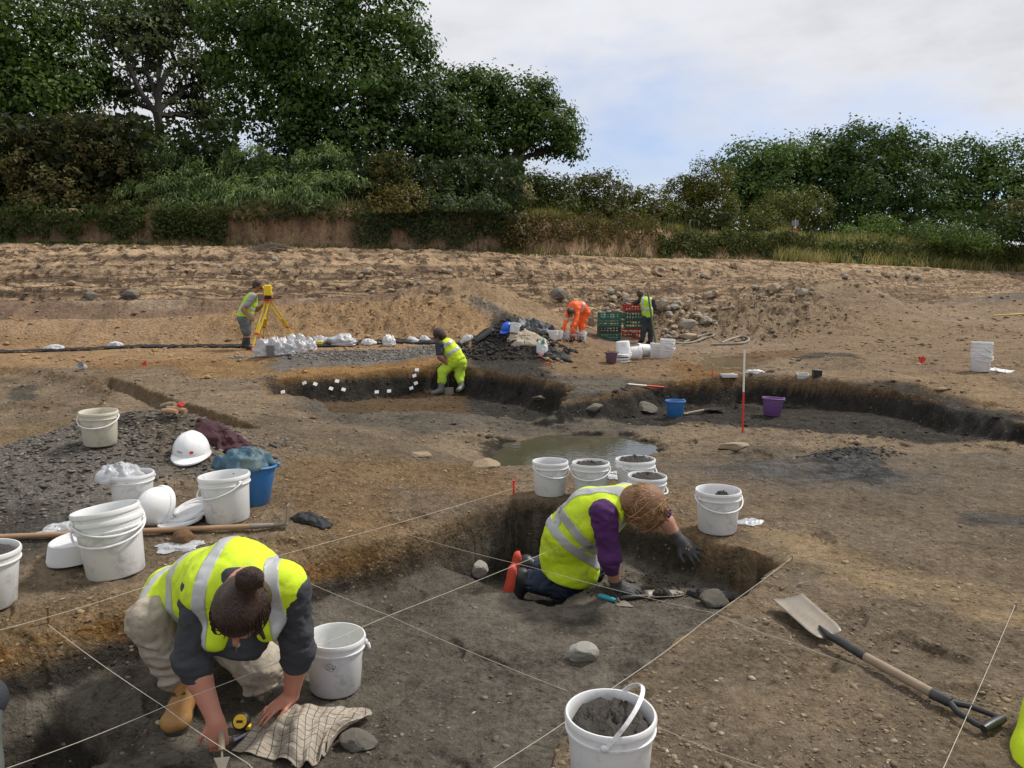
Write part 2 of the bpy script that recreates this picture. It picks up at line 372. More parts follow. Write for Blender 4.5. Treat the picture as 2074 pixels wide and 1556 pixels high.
    z = z + (.010 * fbm(x * 6, y * 6, 5, 61, .65) + .0055 * fbm(x * 24, y * 24, 3, 62, .6, True) + .012 * fbm(x * 2.4, y * 2.4, 3, 65)) * (1 - sst(14, 30, y))
    z = z + .035 * fbm(x * 2.0, y * 2.6, 5, 63, .62, True) * sst(5.0, 8, y) * (1 - sst(18, 26, y)) * sst(-.3, .3, fbm(x * .5, y * .5, 2, 64))
    return z
_yr = [-6, -4, -2.5, -1.2, -.4, .2, .7, 1.1, 1.4, 1.6, 1.75]
def _seg(a, b, r):
    v = a
    while v < b: _yr.append(v); v *= 1 + r
_seg(1.9, 3.0, .0038); _seg(3.0, 5.2, .0025); _seg(5.2, 8, .0042); _seg(8, 14.6, .0033); _seg(14.6, 27.3, .0046)
_yr += list(np.arange(27.3, 29.3, .055)); _seg(29.3, 64, .0065); _seg(64, 900, .09)
_u = np.concatenate([-np.geomspace(9, .78, 26), np.linspace(-.73, .73, 630), np.geomspace(.78, 9, 26)])
YR = np.array(_yr); nr, nc = len(YR), len(_u)
GY = np.repeat(YR[:, None], nc, 1); GX = _u[None, :] * np.maximum(GY, 1.3)
GZ = H(GX.ravel(), GY.ravel()).reshape(GX.shape)
def Hs(x, y):
    return float(H(np.array([x], float), np.array([y], float))[0])
_rd = np.concatenate([np.arange(1.2, 9, .008), np.arange(9, 90, .04)])
def hit(px, py, dz=0.0):
    """first point of the ground met by the sight line through a pixel of the photograph"""
    r = ray(px, py); X, Y = r.x * _rd, r.y * _rd; Z = CAMZ + r.z * _rd; h = H(X, Y) + dz
    k = np.argmax(Z < h)
    if Z[k] >= h[k]: k = len(_rd) - 1
    if k > 0:
        a = Z[k - 1] - h[k - 1]; b2 = Z[k] - h[k]; t = a / (a - b2 + 1e-9); d = _rd[k - 1] + t * (_rd[k] - _rd[k - 1])
    else: d = _rd[0]
    return Vector((r.x * d, r.y * d, CAMZ + r.z * d))
def dep(px, py): p = hit(px, py); return p.y / ray(px, py).y
# --- ground colour: what the soil itself is
MUD = (.225, .172, .118); CLAY = (.172, .151, .123); BLACK = (.026, .024, .021); ORANGE = (.225, .125, .052); TAN = (.33, .215, .115)
SAND = (.375, .262, .165); SHALE = (.165, .152, .138); PALE = (.36, .29, .20); GREYMUD = (.125, .105, .082); WETG = (.075, .073, .070); BENCH = (.215, .145, .100)
ZONES = [  # polygon px, z, softness m, noise m, noise scale, colour, weight, pebbles, wet
    ([(-400, 700), (1000, 690), (1000, 740), (640, 745), (560, 735), (200, 745), (-400, 760)], 0, .6, .4, .8, (.33, .21, .11), .85, .3, 0),
    ([(180, 735), (560, 728), (570, 760), (400, 765), (330, 748), (180, 760)], 0, .4, .3, 1, ORANGE, .55, .8, 0),
        ([(-300, 745), (180, 745), (240, 790), (200, 870), (-300, 880)], 0, .7, .5, .8, (.17, .13, .09), .6, .4, 0),
    ([(-300, 880), (140, 870), (180, 900), (60, 960), (-300, 1000)], 0, .4, .3, 1.5, (.22, .155, .085), .8, .8, 0),
    ([(1060, 695), (1250, 690), (1400, 700), (1420, 745), (1330, 790), (1200, 770), (1080, 745)], 0, .7, .4, .9, (.23, .15, .085), .8, .3, 0),
    ([(1370, 745), (1430, 742), (1500, 770), (1450, 792), (1380, 782)], 0, .3, .3, 1.5, ORANGE, .9, .5, 0),
    ([(1480, 715), (1600, 712), (1660, 730), (1560, 742), (1480, 735)], 0, .5, .4, 1.2, (.15, .085, .045), .8, .2, 0),
    ([(1590, 775), (1980, 770), (2150, 830), (2060, 846), (1850, 800), (1600, 797)], 0, .5, .3, 1.5, (.29, .205, .125), .85, .5, 0),
    ([(1620, 665), (2300, 655), (2300, 780), (1700, 765), (1600, 700)], 0, 1.2, .8, .5, (.24, .165, .105), .7, .2, 0),
    ([(520, 775), (950, 772), (1140, 800), (1250, 800), (1330, 830), (1340, 870), (1000, 880), (860, 900), (700, 870), (560, 835)], -.3, .6, .4, 1, (.100, .090, .073), .85, .3, .5),
    ([(700, 830), (860, 815), (960, 830), (930, 850), (760, 855)], -.3, .4, .3, 1, (.17, .15, .10), .7, 0, .7),
    ([(380, 860), (560, 850), (900, 925), (1000, 950), (1000, 1000), (900, 1000), (500, 930)], 0, .5, .3, 1, (.175, .135, .09), .7, .6, 0),
    ([(560, 960), (900, 930), (1020, 960), (1060, 1000), (860, 1060), (650, 1110), (560, 1080)], 0, .35, .3, 2, (.21, .135, .072), .8, 1, 0),
    ([(800, 985), (930, 1000), (1000, 1020), (880, 1060), (800, 1050)], 0, .2, .2, 3, SHALE, .35, 1, 0),
    ([(1290, 1030), (1400, 1055), (1460, 1100), (1580, 1120), (1500, 1130), (1330, 1070)], 0, .10, .08, 5, (.26, .17, .09), .85, .6, 0),
    ([(1500, 1060), (1620, 1080), (1750, 1120), (1900, 1165), (2200, 1240), (2200, 1310), (1900, 1230), (1700, 1180), (1560, 1110)], 0, .16, .14, 3, (.34, .245, .14), .85, .4, 0),
    ([(1330, 1000), (1400, 1000), (1500, 1090), (1600, 1110), (1560, 1140), (1420, 1100)], 0, .2, .12, 4, (.21, .15, .09), .6, .6, 0),
    ([(1500, 1000), (1700, 1010), (2300, 1050), (2300, 1180), (2000, 1130), (1700, 1075)], -.05, .5, .3, 1.2, (.150, .115, .085), .6, .2, .3),
    ([(1180, 905), (1500, 880), (2300, 900), (2300, 1060), (1800, 1040), (1450, 1010), (1250, 960)], -.1, .6, .5, 1.0, (.150, .120, .088), .75, .25, .5),
    ([(330, 850), (560, 835), (900, 900), (1010, 930), (960, 975), (700, 940), (480, 925)], -.1, .5, .4, 1.2, (.165, .130, .092), .65, .4, .3),
    ([(240, 800), (520, 790), (560, 850), (450, 862), (330, 830)], 0, .4, .35, 1.2, (.26, .20, .135), .6, .4, 0),
    ([(1350, 960), (1440, 930), (1700, 935), (1880, 985), (1830, 1012), (1600, 1010), (1450, 985)], -.1, .5, .35, 1.5, WETG, .75, .2, .9),
    ([(1630, 940), (1760, 935), (1830, 1000), (1790, 1012), (1650, 995)], -.1, .15, .15, 4, (.035, .036, .037), .9, .4, .9),
    ([(1920, 1050), (2100, 1060), (2100, 1085), (1960, 1080)], -.05, .12, .1, 4, (.05, .05, .05), .8, .2, .8),
    ([(-300, 930), (100, 935), (200, 880), (330, 855), (430, 860), (470, 920), (440, 985), (300, 1010), (140, 1075), (-20, 1120), (-300, 1120)], .1, .25, .2, 2, SHALE, .95, .5, 0),
    ([(170, 905), (240, 880), (330, 880), (330, 905), (250, 945), (180, 945)], .15, .12, .1, 4, (.075, .066, .055), .9, .2, 0),
    ([(290, 930), (330, 900), (430, 905), (440, 935), (380, 1000), (300, 985)], .1, .12, .1, 4, (.165, .135, .105), .8, .5, 0),
    ([(-100, 1020), (90, 1030), (120, 1075), (20, 1110), (-100, 1100)], .15, .2, .2, 3, (.075, .068, .06), .85, .4, 0),
    ([(545, 735), (600, 715), (760, 700), (900, 712), (890, 735), (760, 728), (620, 755), (545, 760)], .1, .25, .25, 2, SHALE, .95, .4, 0),
    ([(560, 758), (620, 748), (760, 742), (900, 738), (950, 752), (955, 785), (860, 786), (700, 792), (560, 800)], .0, .35, .25, 1.5, (.31, .175, .065), .9, .9, 0),
    ([(330, 735), (540, 735), (560, 765), (420, 770)], 0, .35, .25, 1.5, (.29, .185, .085), .7, .7, 0),
    ([(950, 745), (965, 700), (1000, 675), (1050, 672), (1090, 710), (1130, 750), (1110, 770), (1000, 765)], .2, .3, .2, 2, (.048, .044, .040), .97, .3, 0),
    ([(1600, 735), (1650, 720), (1720, 722), (1760, 740), (1700, 748)], .05, .2, .2, 2, (.07, .062, .052), .9, .3, 0),
    ([(20, 770), (70, 765), (80, 805), (15, 810)], 0, .12, .1, 3, (.07, .066, .056), .85, .2, 0),
]
def ground_attrs(x, y, z, sl):
    n = x.size; c = np.empty((n, 3)); c[:] = MUD; peb = np.full(n, .35); wet = np.zeros(n)
    def put(m, col, pb=None, wt=None):
        m = m[:, None]; c[:] = c * (1 - m) + np.array(col) * m
        if pb is not None: peb[:] = peb * (1 - m[:, 0]) + pb * m[:, 0]
        if wt is not None: wet[:] = wet * (1 - m[:, 0]) + wt * m[:, 0]
    s = cliff_s(x, y); nn = fbm(x * .6, y * .6, 4, 70); n2_ = fbm(x * 2.2, y * 2.2, 4, 71); n3_ = fbm(x * 7, y * 7, 3, 72)
    put(sst(-.4, .4, nn) * .4, (.25, .188, .12))
    put(sst(.05, .4, n2_) * .45, (.145, .108, .072)); an_ = fbm((x + .5 * y) * .9, (y - .5 * x) * 3.2, 4, 73); put(sst(.05, .35, an_) * .45, (.29, .215, .14)); put(sst(.1, .4, -an_) * .4, (.13, .10, .072))
    far = 1 - sst(9.5, 15, s)
    put(far * .9, (.255, .185, .125), .25, 0)
    m = sst(.0, .5, s) * (1 - sst(6.9, 7.4, s + .3 * nn)); put(m, SAND, .1)
    strat = gn2(z * 8 + .5 * nn, x * .12 + nn * .1, 3); put(m * sst(.0, .30, strat) * .85, (.20, .135, .088)); put(m * sst(.12, .3, -strat) * .6, (.47, .34, .21))
    rt2 = 1 - .25 * sst(2, 7, x); put(m * sst(.16, .34, n2_ * .8 + .5 * strat) * .8 * rt2, (.115, .084, .060)); put(m * sst(.05, .25, fbm(x * 1.3, z * 7, 4, 77)) * .5, (.15, .105, .072))
    put(m * sst(.5, 2.0, 3.0 - s) * .25, (.46, .33, .20))
    mb = sst(7.0, 7.4, s + .3 * nn) * (1 - sst(9.8, 10.3, s + .3 * nn)) * (1 - sst(2.0, 4.0, x)); put(mb * .92, BENCH, .1)
    crest = sst(8.55, 8.8, s + .45 * nn) * (1 - sst(9.7, 9.9, s + .45 * nn)) * (1 - sst(-6, -2, x)); put(crest * .9, (.40, .33, .25), 0)
    put(sst(7.1, 7.3, s) * (1 - sst(7.7, 7.9, s)) * sst(.0, .3, nn) * (1 - sst(-6, -2, x)) * .8, (.33, .26, .19), 0)
    cl = (1 - sst(-.3, .35, s)) * sst(2.6, 2.9, z); put(cl, (.30, .185, .105), .2)
    put(cl * sst(.05, .4, gn2(x * 2.2, z * .8, 5)), (.40, .27, .16)); put(cl * sst(.0, .5, gn2(x * 1.1, z * 1.4, 15)) * .7, (.085, .06, .04))
    put(1 - sst(-.9, -.3, s), (.06, .06, .028), 0)
    grs = (1 - sst(-.1, .5, s)) * sst(10, 16, x); put(grs, (.085, .082, .035), 0); rr_ = sst(6, 10, x) * sst(.6, 2, s) * (1 - sst(8, 11, s)); put(rr_ * .35, (.30, .215, .14), .2)
    # mound of lumpy yellow spoil, sandy heaps
    for (px, py, d, rx, ry, col) in ((880, 660, 19.9, 3.6, 1.25, (.34, .24, .14)), (560, 675, 19.2, 2.2, .8, (.33, .225, .13)), (1010, 640, 22, 2.4, 1.8, (.31, .22, .13)), (1000, 665, 20.5, .8, .6, (.15, .135, .12)),
                                  (1410, 620, 26, 2.6, 2, (.27, .19, .12)), (1510, 645, 25, 3.0, 2, (.25, .185, .12)), (1745, 625, 29.5, 3.0, 2.0, (.265, .19, .13)), (1640, 600, 31, 3, 2, (.3, .22, .14)), (2100, 612, 34, 5.0, 3.0, (.15, .13, .11))):
        cx, cy = P2(px, py, d); r = np.sqrt(((x - cx) / rx) ** 2 + ((y - cy) / ry) ** 2) + .3 * nn; put((1 - sst(.7, 1.1, r)) * .85, col, .4)
    for i, (pp, zz, w, wn, ws, col, wt, pb, wetv) in enumerate(ZONES):
        m = lmask(x, y, wpoly(pp, zz), w, wn, ws, 80 + i) * wt
        mm = m * np.clip(1.0 + .5 * n2_ + .4 * n3_, 0, 1.0) if wt < .95 else m
        put(np.clip(mm, 0, 1), col, pb, wetv)
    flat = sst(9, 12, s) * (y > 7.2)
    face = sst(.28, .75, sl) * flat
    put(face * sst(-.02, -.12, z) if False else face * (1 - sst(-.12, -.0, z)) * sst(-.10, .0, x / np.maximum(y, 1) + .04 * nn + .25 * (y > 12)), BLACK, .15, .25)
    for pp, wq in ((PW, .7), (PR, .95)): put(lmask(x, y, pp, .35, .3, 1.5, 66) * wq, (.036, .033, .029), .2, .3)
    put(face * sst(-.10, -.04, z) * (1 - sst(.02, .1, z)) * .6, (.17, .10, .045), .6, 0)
    # main trench
    b = y < 6.2
    sd_ = np.full(n, -1.0); sd_[b] = sdist(x[b], y[b], T1)
    left = 1 - sst(-1.1, -.1, x)
    tin = sst(.0, .05, sd_)
    wall = sst(-.02, .04, sd_)
    w3 = np.zeros(n); w4 = np.zeros(n)
    if b.any(): w3[b] = .6 * vn3(x[b] * 9, y[b] * 9, z[b] * 16) + .4 * vn3(x[b] * 24, y[b] * 24, z[b] * 40, 3); w4[b] = vn3(x[b] * 4 + 9, y[b] * 4, z[b] * 12, 5)
    rel = -z + .03 * w4 + .02 * w3
    put(wall * (1 - left) * sst(.015, .06, rel), (.062, .053, .042), .35, .1); put(wall * (1 - left) * sst(.015, .06, rel) * sst(.1, .4, w3), (.095, .078, .055), .3, .1); put(wall * (1 - left) * (1 - sst(.03, .08, rel)) * sst(0, .3, w4) * .6, (.22, .14, .065), .7, 0)
    put(wall * (1 - left) * sst(.20, .235, rel), CLAY, .08, .12)
    put(wall * left * (1 - sst(.09, .17, rel)), ORANGE, 1.0, 0); put(wall * left * (1 - sst(.09, .17, rel)) * sst(.0, .3, w3) * .6, (.30, .17, .05), 1.0, 0)
    put(wall * left * (1 - sst(.09, .17, rel)) * sst(0, .3, w4) * .8, (.20, .145, .085), 1.0, 0)
    put(wall * left * sst(.09, .17, rel), (.050, .043, .036), .4, .2); put(wall * left * sst(.09, .17, rel) * sst(.1, .4, w3), (.085, .068, .05), .4, .2)
    lipb = (1 - sst(.0, .45, -sd_ + .1 * n2_)) * sst(-.02, .02, -sd_) * left * (y < 4.6); put(lipb * .8, (.24, .16, .085), .95, 0)
    put(wall * left * sst(.215, .24, rel), CLAY, .08, .12)
    fl = wall * sst(.225, .245, rel)
    put(fl * sst(0, .4, n2_ + .3 * nn) * .45, (.098, .085, .068)); put(fl * sst(.05, .4, n3_) * .35, (.115, .10, .078))
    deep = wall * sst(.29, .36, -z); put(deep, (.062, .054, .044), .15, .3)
    rb = sst(0, .1, -sd_) * sst(.1, .5, x) * (y < 5) ; put(rb * (1 - sst(.0, .12, -sd_)) * .7, (.30, .22, .14), .6, 0); put(rb * sst(-.3, .3, nn + n2_) * .6, (.185, .150, .110), .5, 0)
    wf_ = (1 - sst(16, 22, y))[:, None]; c = c * (1 + wf_ * (np.array([1.0, 1.0, 1.0]) - 1))
    return c, peb, wet
gy, gx = np.gradient(GZ, axis=0), np.gradient(GZ, axis=1)
dy = np.gradient(YR)[:, None]; dx = np.gradient(_u)[None, :] * np.maximum(GY, 1.3)
SL = np.sqrt((gy / dy) ** 2 + (gx / dx) ** 2)
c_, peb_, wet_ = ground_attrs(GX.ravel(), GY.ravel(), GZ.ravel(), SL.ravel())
ii = np.arange(nr * nc).reshape(nr, nc)
quads = np.stack([ii[:-1, :-1], ii[:-1, 1:], ii[1:, 1:], ii[1:, :-1]], -1).reshape(-1, 4)
def ground_mat():
    m = bpy.data.materials.new('excavated_soil'); m.use_nodes = True; t = m.node_tree; b = t.nodes['Principled BSDF']
    g = N(t, 'ShaderNodeNewGeometry').outputs['Position']
    col = N(t, 'ShaderNodeAttribute', attribute_name='soil').outputs['Color']
    pw = N(t, 'ShaderNodeAttribute', attribute_name='pw').outputs['Vector']; sp_ = N(t, 'ShaderNodeSeparateXYZ'); L(t, pw, sp_.inputs[0])
    peb, wet, fa = sp_.outputs
    a = N(t, 'ShaderNodeTexNoise', i_Scale=1.7, i_Detail=8.0, i_Roughness=.62); L(t, g, a.inputs['Vector'])
    bb = N(t, 'ShaderNodeTexNoise', i_Scale=14.0, i_Detail=8.0, i_Roughness=.7); L(t, g, bb.inputs['Vector'])
    gr = N(t, 'ShaderNodeTexNoise', i_Scale=55.0, i_Detail=6.0, i_Roughness=.75); L(t, g, gr.inputs['Vector'])
    k = math_n(t, 'ADD', math_n(t, 'MULTIPLY', a.outputs[0], 1.3), math_n(t, 'MULTIPLY', bb.outputs[0], 1.9)); k = math_n(t, 'ADD', k, math_n(t, 'SUBTRACT', math_n(t, 'MULTIPLY', gr.outputs[0], 1.5), 1.33)); k = math_n(t, 'MAXIMUM', k, .25)
    sc = N(t, 'ShaderNodeVectorMath', operation='SCALE'); L(t, col, sc.inputs[0]); L(t, k, sc.inputs['Scale']); c = sc.outputs[0]
    # dark damp specks and pale grit
    v1 = N(t, 'ShaderNodeTexVoronoi', i_Scale=38.0); L(t, g, v1.inputs['Vector'])
    v2 = N(t, 'ShaderNodeTexVoronoi', i_Scale=85.0); L(t, g, v2.inputs['Vector'])
    wn = N(t, 'ShaderNodeTexNoise', i_Scale=5.0, i_Detail=5.0, i_Roughness=.7); L(t, g, wn.inputs['Vector'])
    hv = ramp_n(t, v1.outputs['Color'], [(0, (.45, .42, .40)), (.5, (.95, .9, .85)), (.8, (1.3, 1.2, 1.05)), (1, (1.9, 1.8, 1.6))])
    inside = ramp_n(t, v1.outputs['Distance'], [(.25, (1, 1, 1)), (.55, (0, 0, 0))])
    thr = math_n(t, 'GREATER_THAN', math_n(t, 'ADD', math_n(t, 'MULTIPLY', peb, .62), math_n(t, 'MULTIPLY', wn.outputs[0], .7)), .63)
    fac = math_n(t, 'MULTIPLY', math_n(t, 'MULTIPLY', inside, thr), .75)
    c = mix_n(t, fac, c, mix_n(t, 1.0, c, hv, 'MULTIPLY'))
    grit = math_n(t, 'MULTIPLY', math_n(t, 'LESS_THAN', v2.outputs['Distance'], .2), math_n(t, 'MULTIPLY', peb, .45))
    c = mix_n(t, grit, c, (.33, .27, .19))
    dk = ramp_n(t, N(t, 'ShaderNodeTexNoise', i_Scale=32.0, i_Detail=4.0, i_Roughness=.6).outputs[0], [(.34, (1, 1, 1)), (.42, (0, 0, 0))])
    L(t, g, t.nodes[-1].inputs[0]) if False else None
    # dried mud cracks where fa is set
    v3 = N(t, 'ShaderNodeTexVoronoi', i_Scale=8.0, feature='DISTANCE_TO_EDGE'); L(t, g, v3.inputs['Vector'])
    crk = math_n(t, 'MULTIPLY', math_n(t, 'MULTIPLY', math_n(t, 'LESS_THAN', v3.outputs['Distance'], .05), fa), ramp_n(t, a.outputs[0], [(.48, (0, 0, 0)), (.60, (.6, .6, .6))]))
    c = mix_n(t, crk, c, (.09, .065, .045))
    dkn = N(t, 'ShaderNodeTexNoise', i_Scale=9.0, i_Detail=7.0, i_Roughness=.68, i_Distortion=1.2); L(t, g, dkn.inputs['Vector'])
    c = mix_n(t, ramp_n(t, dkn.outputs[0], [(.33, (.6, .6, .6)), (.41, (0, 0, 0))]), c, (.05, .038, .026))
    vm = N(t, 'ShaderNodeMapping'); vm.inputs['Scale'].default_value = (1.0, 1.7, 2.2); vm.inputs['Rotation'].default_value = (0, 0, .5); L(t, g, vm.inputs[0])
    pn = N(t, 'ShaderNodeTexNoise', i_Scale=30.0, i_Detail=6.0, i_Roughness=.6, i_Distortion=.7); L(t, vm.outputs[0], pn.inputs['Vector'])
    pm = N(t, 'ShaderNodeTexNoise', i_Scale=3.1, i_Detail=4.0); L(t, g, pm.inputs['Vector'])
    pit = math_n(t, 'MULTIPLY', ramp_n(t, pn.outputs[0], [(.365, (1, 1, 1)), (.395, (0, 0, 0))]), ramp_n(t, pm.outputs[0], [(.42, (0, 0, 0)), (.56, (1, 1, 1))]))
    c = mix_n(t, math_n(t, 'MULTIPLY', pit, .72), c, (.045, .034, .024))
    fv = N(t, 'ShaderNodeTexVoronoi', i_Scale=27.0); L(t, vm.outputs[0], fv.inputs['Vector']); fs = N(t, 'ShaderNodeSeparateColor'); L(t, fv.outputs['Color'], fs.inputs[0])
    flk = math_n(t, 'MULTIPLY', math_n(t, 'GREATER_THAN', fs.outputs[0], math_n(t, 'SUBTRACT', 1.02, math_n(t, 'MULTIPLY', peb, .42))), math_n(t, 'LESS_THAN', math_n(t, 'ADD', fv.outputs['Distance'], math_n(t, 'MULTIPLY', fs.outputs[1], .22)), .36))
    c = mix_n(t, math_n(t, 'MULTIPLY', flk, .75), c, mix_n(t, fs.outputs[2], (.26, .20, .135), (.46, .385, .28)))
    # dark beds and clumps in the sandy bank; ledge shade painted into the colour
    bk = N(t, 'ShaderNodeAttribute', attribute_name='bank').outputs['Fac']; sz = N(t, 'ShaderNodeSeparateXYZ'); L(t, g, sz.inputs[0])
    ln1 = N(t, 'ShaderNodeTexNoise', i_Scale=.45, i_Detail=5.0, i_Roughness=.55); L(t, g, ln1.inputs['Vector'])
    def bed(fr, amp, th, lo, hi, sc):
        q = math_n(t, 'FRACT', math_n(t, 'ADD', math_n(t, 'MULTIPLY', sz.outputs[2], fr), math_n(t, 'MULTIPLY', ln1.outputs[0], amp)))
        mk = N(t, 'ShaderNodeTexNoise', i_Scale=sc, i_Detail=4.0, i_Roughness=.6); L(t, g, mk.inputs['Vector'])
        return math_n(t, 'MULTIPLY', math_n(t, 'LESS_THAN', q, th), ramp_n(t, mk.outputs[0], [(lo, (0, 0, 0)), (hi, (1, 1, 1))]))
    zr_ = N(t, 'ShaderNodeMapRange', interpolation_type='SMOOTHSTEP'); zr_.inputs[1].default_value = 2.35; zr_.inputs[2].default_value = 1.9; L(t, math_n(t, 'ADD', sz.outputs[2], math_n(t, 'MULTIPLY', ln1.outputs[0], .5)), zr_.inputs[0])
    beds = math_n(t, 'MULTIPLY', math_n(t, 'MAXIMUM', bed(2.6, 1.6, .18, .43, .52, .9), bed(8.0, 3.4, .26, .43, .51, 1.7)), zr_.outputs[0])
    cl1 = N(t, 'ShaderNodeTexNoise', i_Scale=2.3, i_Detail=8.0, i_Roughness=.7, i_Distortion=.6); L(t, g, cl1.inputs['Vector'])
    clp = ramp_n(t, cl1.outputs[0], [(.53, (0, 0, 0)), (.58, (1, 1, 1))])
    bd = math_n(t, 'MULTIPLY', math_n(t, 'MAXIMUM', math_n(t, 'MULTIPLY', beds, .8), math_n(t, 'MULTIPLY', clp, .8)), bk)
    c = mix_n(t, bd, c, (.085, .058, .040))
    # wet streaks
    ws = ramp_n(t, wn.outputs[0], [(.42, (0, 0, 0)), (.62, (1, 1, 1))])
    wf = math_n(t, 'MULTIPLY', ws, wet)
    L(t, mix_n(t, math_n(t, 'MULTIPLY', wf, .35), c, (.05, .045, .04)), b.inputs['Base Color'])
    L(t, math_n(t, 'SUBTRACT', .93, math_n(t, 'MULTIPLY', wf, .5)), b.inputs['Roughness'])
    L(t, math_n(t, 'ADD', math_n(t, 'MULTIPLY', wf, .45), .05), b.inputs['Specular IOR Level'])
    h1 = math_n(t, 'ADD', math_n(t, 'MULTIPLY', bb.outputs[0], .055), math_n(t, 'MULTIPLY', math_n(t, 'MULTIPLY', inside, thr), .007))
    h1 = math_n(t, 'ADD', math_n(t, 'SUBTRACT', h1, math_n(t, 'MULTIPLY', pit, .008)), math_n(t, 'MULTIPLY', flk, .005)); h1 = math_n(t, 'SUBTRACT', h1, math_n(t, 'MULTIPLY', bd, .10))
    nf = N(t, 'ShaderNodeTexNoise', i_Scale=70.0, i_Detail=5.0, i_Roughness=.65); L(t, g, nf.inputs['Vector'])
    h1 = math_n(t, 'ADD', h1, math_n(t, 'MULTIPLY', nf.outputs[0], .010))
    h1 = math_n(t, 'ADD', h1, math_n(t, 'MULTIPLY', a.outputs[0], .12))
    h1 = math_n(t, 'SUBTRACT', h1, math_n(t, 'MULTIPLY', crk, .03))
    h1 = math_n(t, 'ADD', h1, math_n(t, 'MULTIPLY', dkn.outputs[0], .03)); bp = N(t, 'ShaderNodeBump', i_Strength=1.0, i_Distance=1.15); L(t, h1, bp.inputs['Height']); L(t, bp.outputs[0], b.inputs['Normal'])
    return m
GM = ground_mat()
crk_ = sst(8.5, 8.8, cliff_s(GX.ravel(), GY.ravel())) * (1 - sst(9.9, 10.1, cliff_s(GX.ravel(), GY.ravel()))) * (1 - sst(-4, 1, GX.ravel()))
g_me = mesh_data('ground', np.stack([GX.ravel(), GY.ravel(), GZ.ravel()], 1), quads, True, [GM])
_s = cliff_s(GX.ravel(), GY.ravel()); pattr(g_me, 'bank', sst(.2, .8, _s) * (1 - sst(6.8, 7.4, _s)) * (1 - .15 * sst(2, 7, GX.ravel())), 'FLOAT')
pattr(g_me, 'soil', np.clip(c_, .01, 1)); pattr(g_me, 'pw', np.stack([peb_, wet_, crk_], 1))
ground = link(bpy.data.objects.new('ground', g_me)); tag(ground, kind='structure')

# --- standing water
def water(name, poly, z, col, rough, label):
    q = np.array(poly); c = q.mean(0); q = c + (q - c) * 1.5
    m = bpy.data.materials.new(name); m.use_nodes = True; t = m.node_tree; b = t.nodes['Principled BSDF']
    g = N(t, 'ShaderNodeNewGeometry').outputs['Position']
    nz = N(t, 'ShaderNodeTexNoise', i_Scale=2.5, i_Detail=3.0); L(t, g, nz.inputs[0])
    L(t, mix_n(t, nz.outputs[0], tuple(k * .7 for k in col), tuple(k * 1.3 for k in col)), b.inputs['Base Color'])
    b.inputs['Roughness'].default_value = rough; b.inputs['IOR'].default_value = 1.33
    nb = N(t, 'ShaderNodeTexNoise', i_Scale=14.0, i_Detail=2.0); L(t, g, nb.inputs[0])
    bp = N(t, 'ShaderNodeBump', i_Strength=.02, i_Distance=.05); L(t, nb.outputs[0], bp.inputs['Height']); L(t, bp.outputs[0], b.inputs['Normal'])
    o = mobj(name, [(x, y, z) for x, y in q], [tuple(range(len(q)))], m, None, False)
    return tag(o, kind='structure')
water('pond_water', POND, -.355, (.072, .066, .042), .05, '')
_p2 = np.array(POND2).mean(0); water('puddle_water', POND2, Hs(_p2[0], _p2[1]) + .004, (.13, .10, .06), .12, '')

# --- loose stones and clods as real geometry
def ico(sub=1):
    bm = bmesh.new(); bmesh.ops.create_icosphere(bm, subdivisions=sub, radius=1)
    v = np.array([p.co[:] for p in bm.verts]); f = np.array([[q.index for q in fc.verts] for fc in bm.faces]); bm.free(); return v, f
IV, IF = ico(1)
OV = np.array([(1, 0, 0), (-1, 0, 0), (0, 1, 0), (0, -1, 0), (0, 0, 1), (0, 0, -.6)], float)
OF = np.array([(0, 2, 4), (2, 1, 4), (1, 3, 4), (3, 0, 4), (2, 0, 5), (1, 2, 5), (3, 1, 5), (0, 3, 5)])
def scatter_mesh(name, P, S, flat, col, TV, TF, mat_, kind='stuff', sharp=.25, sink=.3, rs=1):
    r = np.random.default_rng(rs); n = len(P)
    T = TV[None] * (1 + sharp * (r.random((n, len(TV), 1)) - .5) * 2)
    T = T * np.stack([np.ones(n), .55 + .45 * r.random(n), flat * (.7 + .6 * r.random(n))], 1)[:, None, :]
    a = r.random(n) * 6.283; tx = (r.random(n) - .5) * .7; ca, sa = np.cos(a), np.sin(a)
    z = T[..., 2] + T[..., 0] * tx[:, None]
    x = T[..., 0] * ca[:, None] - T[..., 1] * sa[:, None]; y = T[..., 0] * sa[:, None] + T[..., 1] * ca[:, None]
    V = np.stack([x, y, z], -1) * S[:, None, None] + P[:, None, :]; V[..., 2] += (flat * (1 - 2 * sink) * S)[:, None]
    F = TF[None] + (np.arange(n) * len(TV))[:, None, None]
    me = mesh_data(name, V.reshape(-1, 3), F.reshape(-1, 3), False, [mat_])
    pattr(me, 'tint', np.repeat(col, len(TV), 0))
    return tag(link(bpy.data.objects.new(name, me)), kind=kind)
PEBM = mat('pebble_stone', (.3, .25, .2), .9, .3, 60, .4, 120, attr='tint', spec=.12)
def scat(n, u0, u1, y0, y1, pbmin, rs, mode='log'):
    r = np.random.default_rng(rs); u = r.uniform(u0, u1, n); y = np.exp(r.uniform(np.log(y0), np.log(y1), n)); x = u * y
    return x, y, r
def gattr(x, y):
    z = H(x, y); e = .02; sl = np.hypot((H(x + e, y) - z) / e, (H(x, y + e) - z) / e)
    c, p, w = ground_attrs(x, y, z, sl); return z, c, p, w, sl
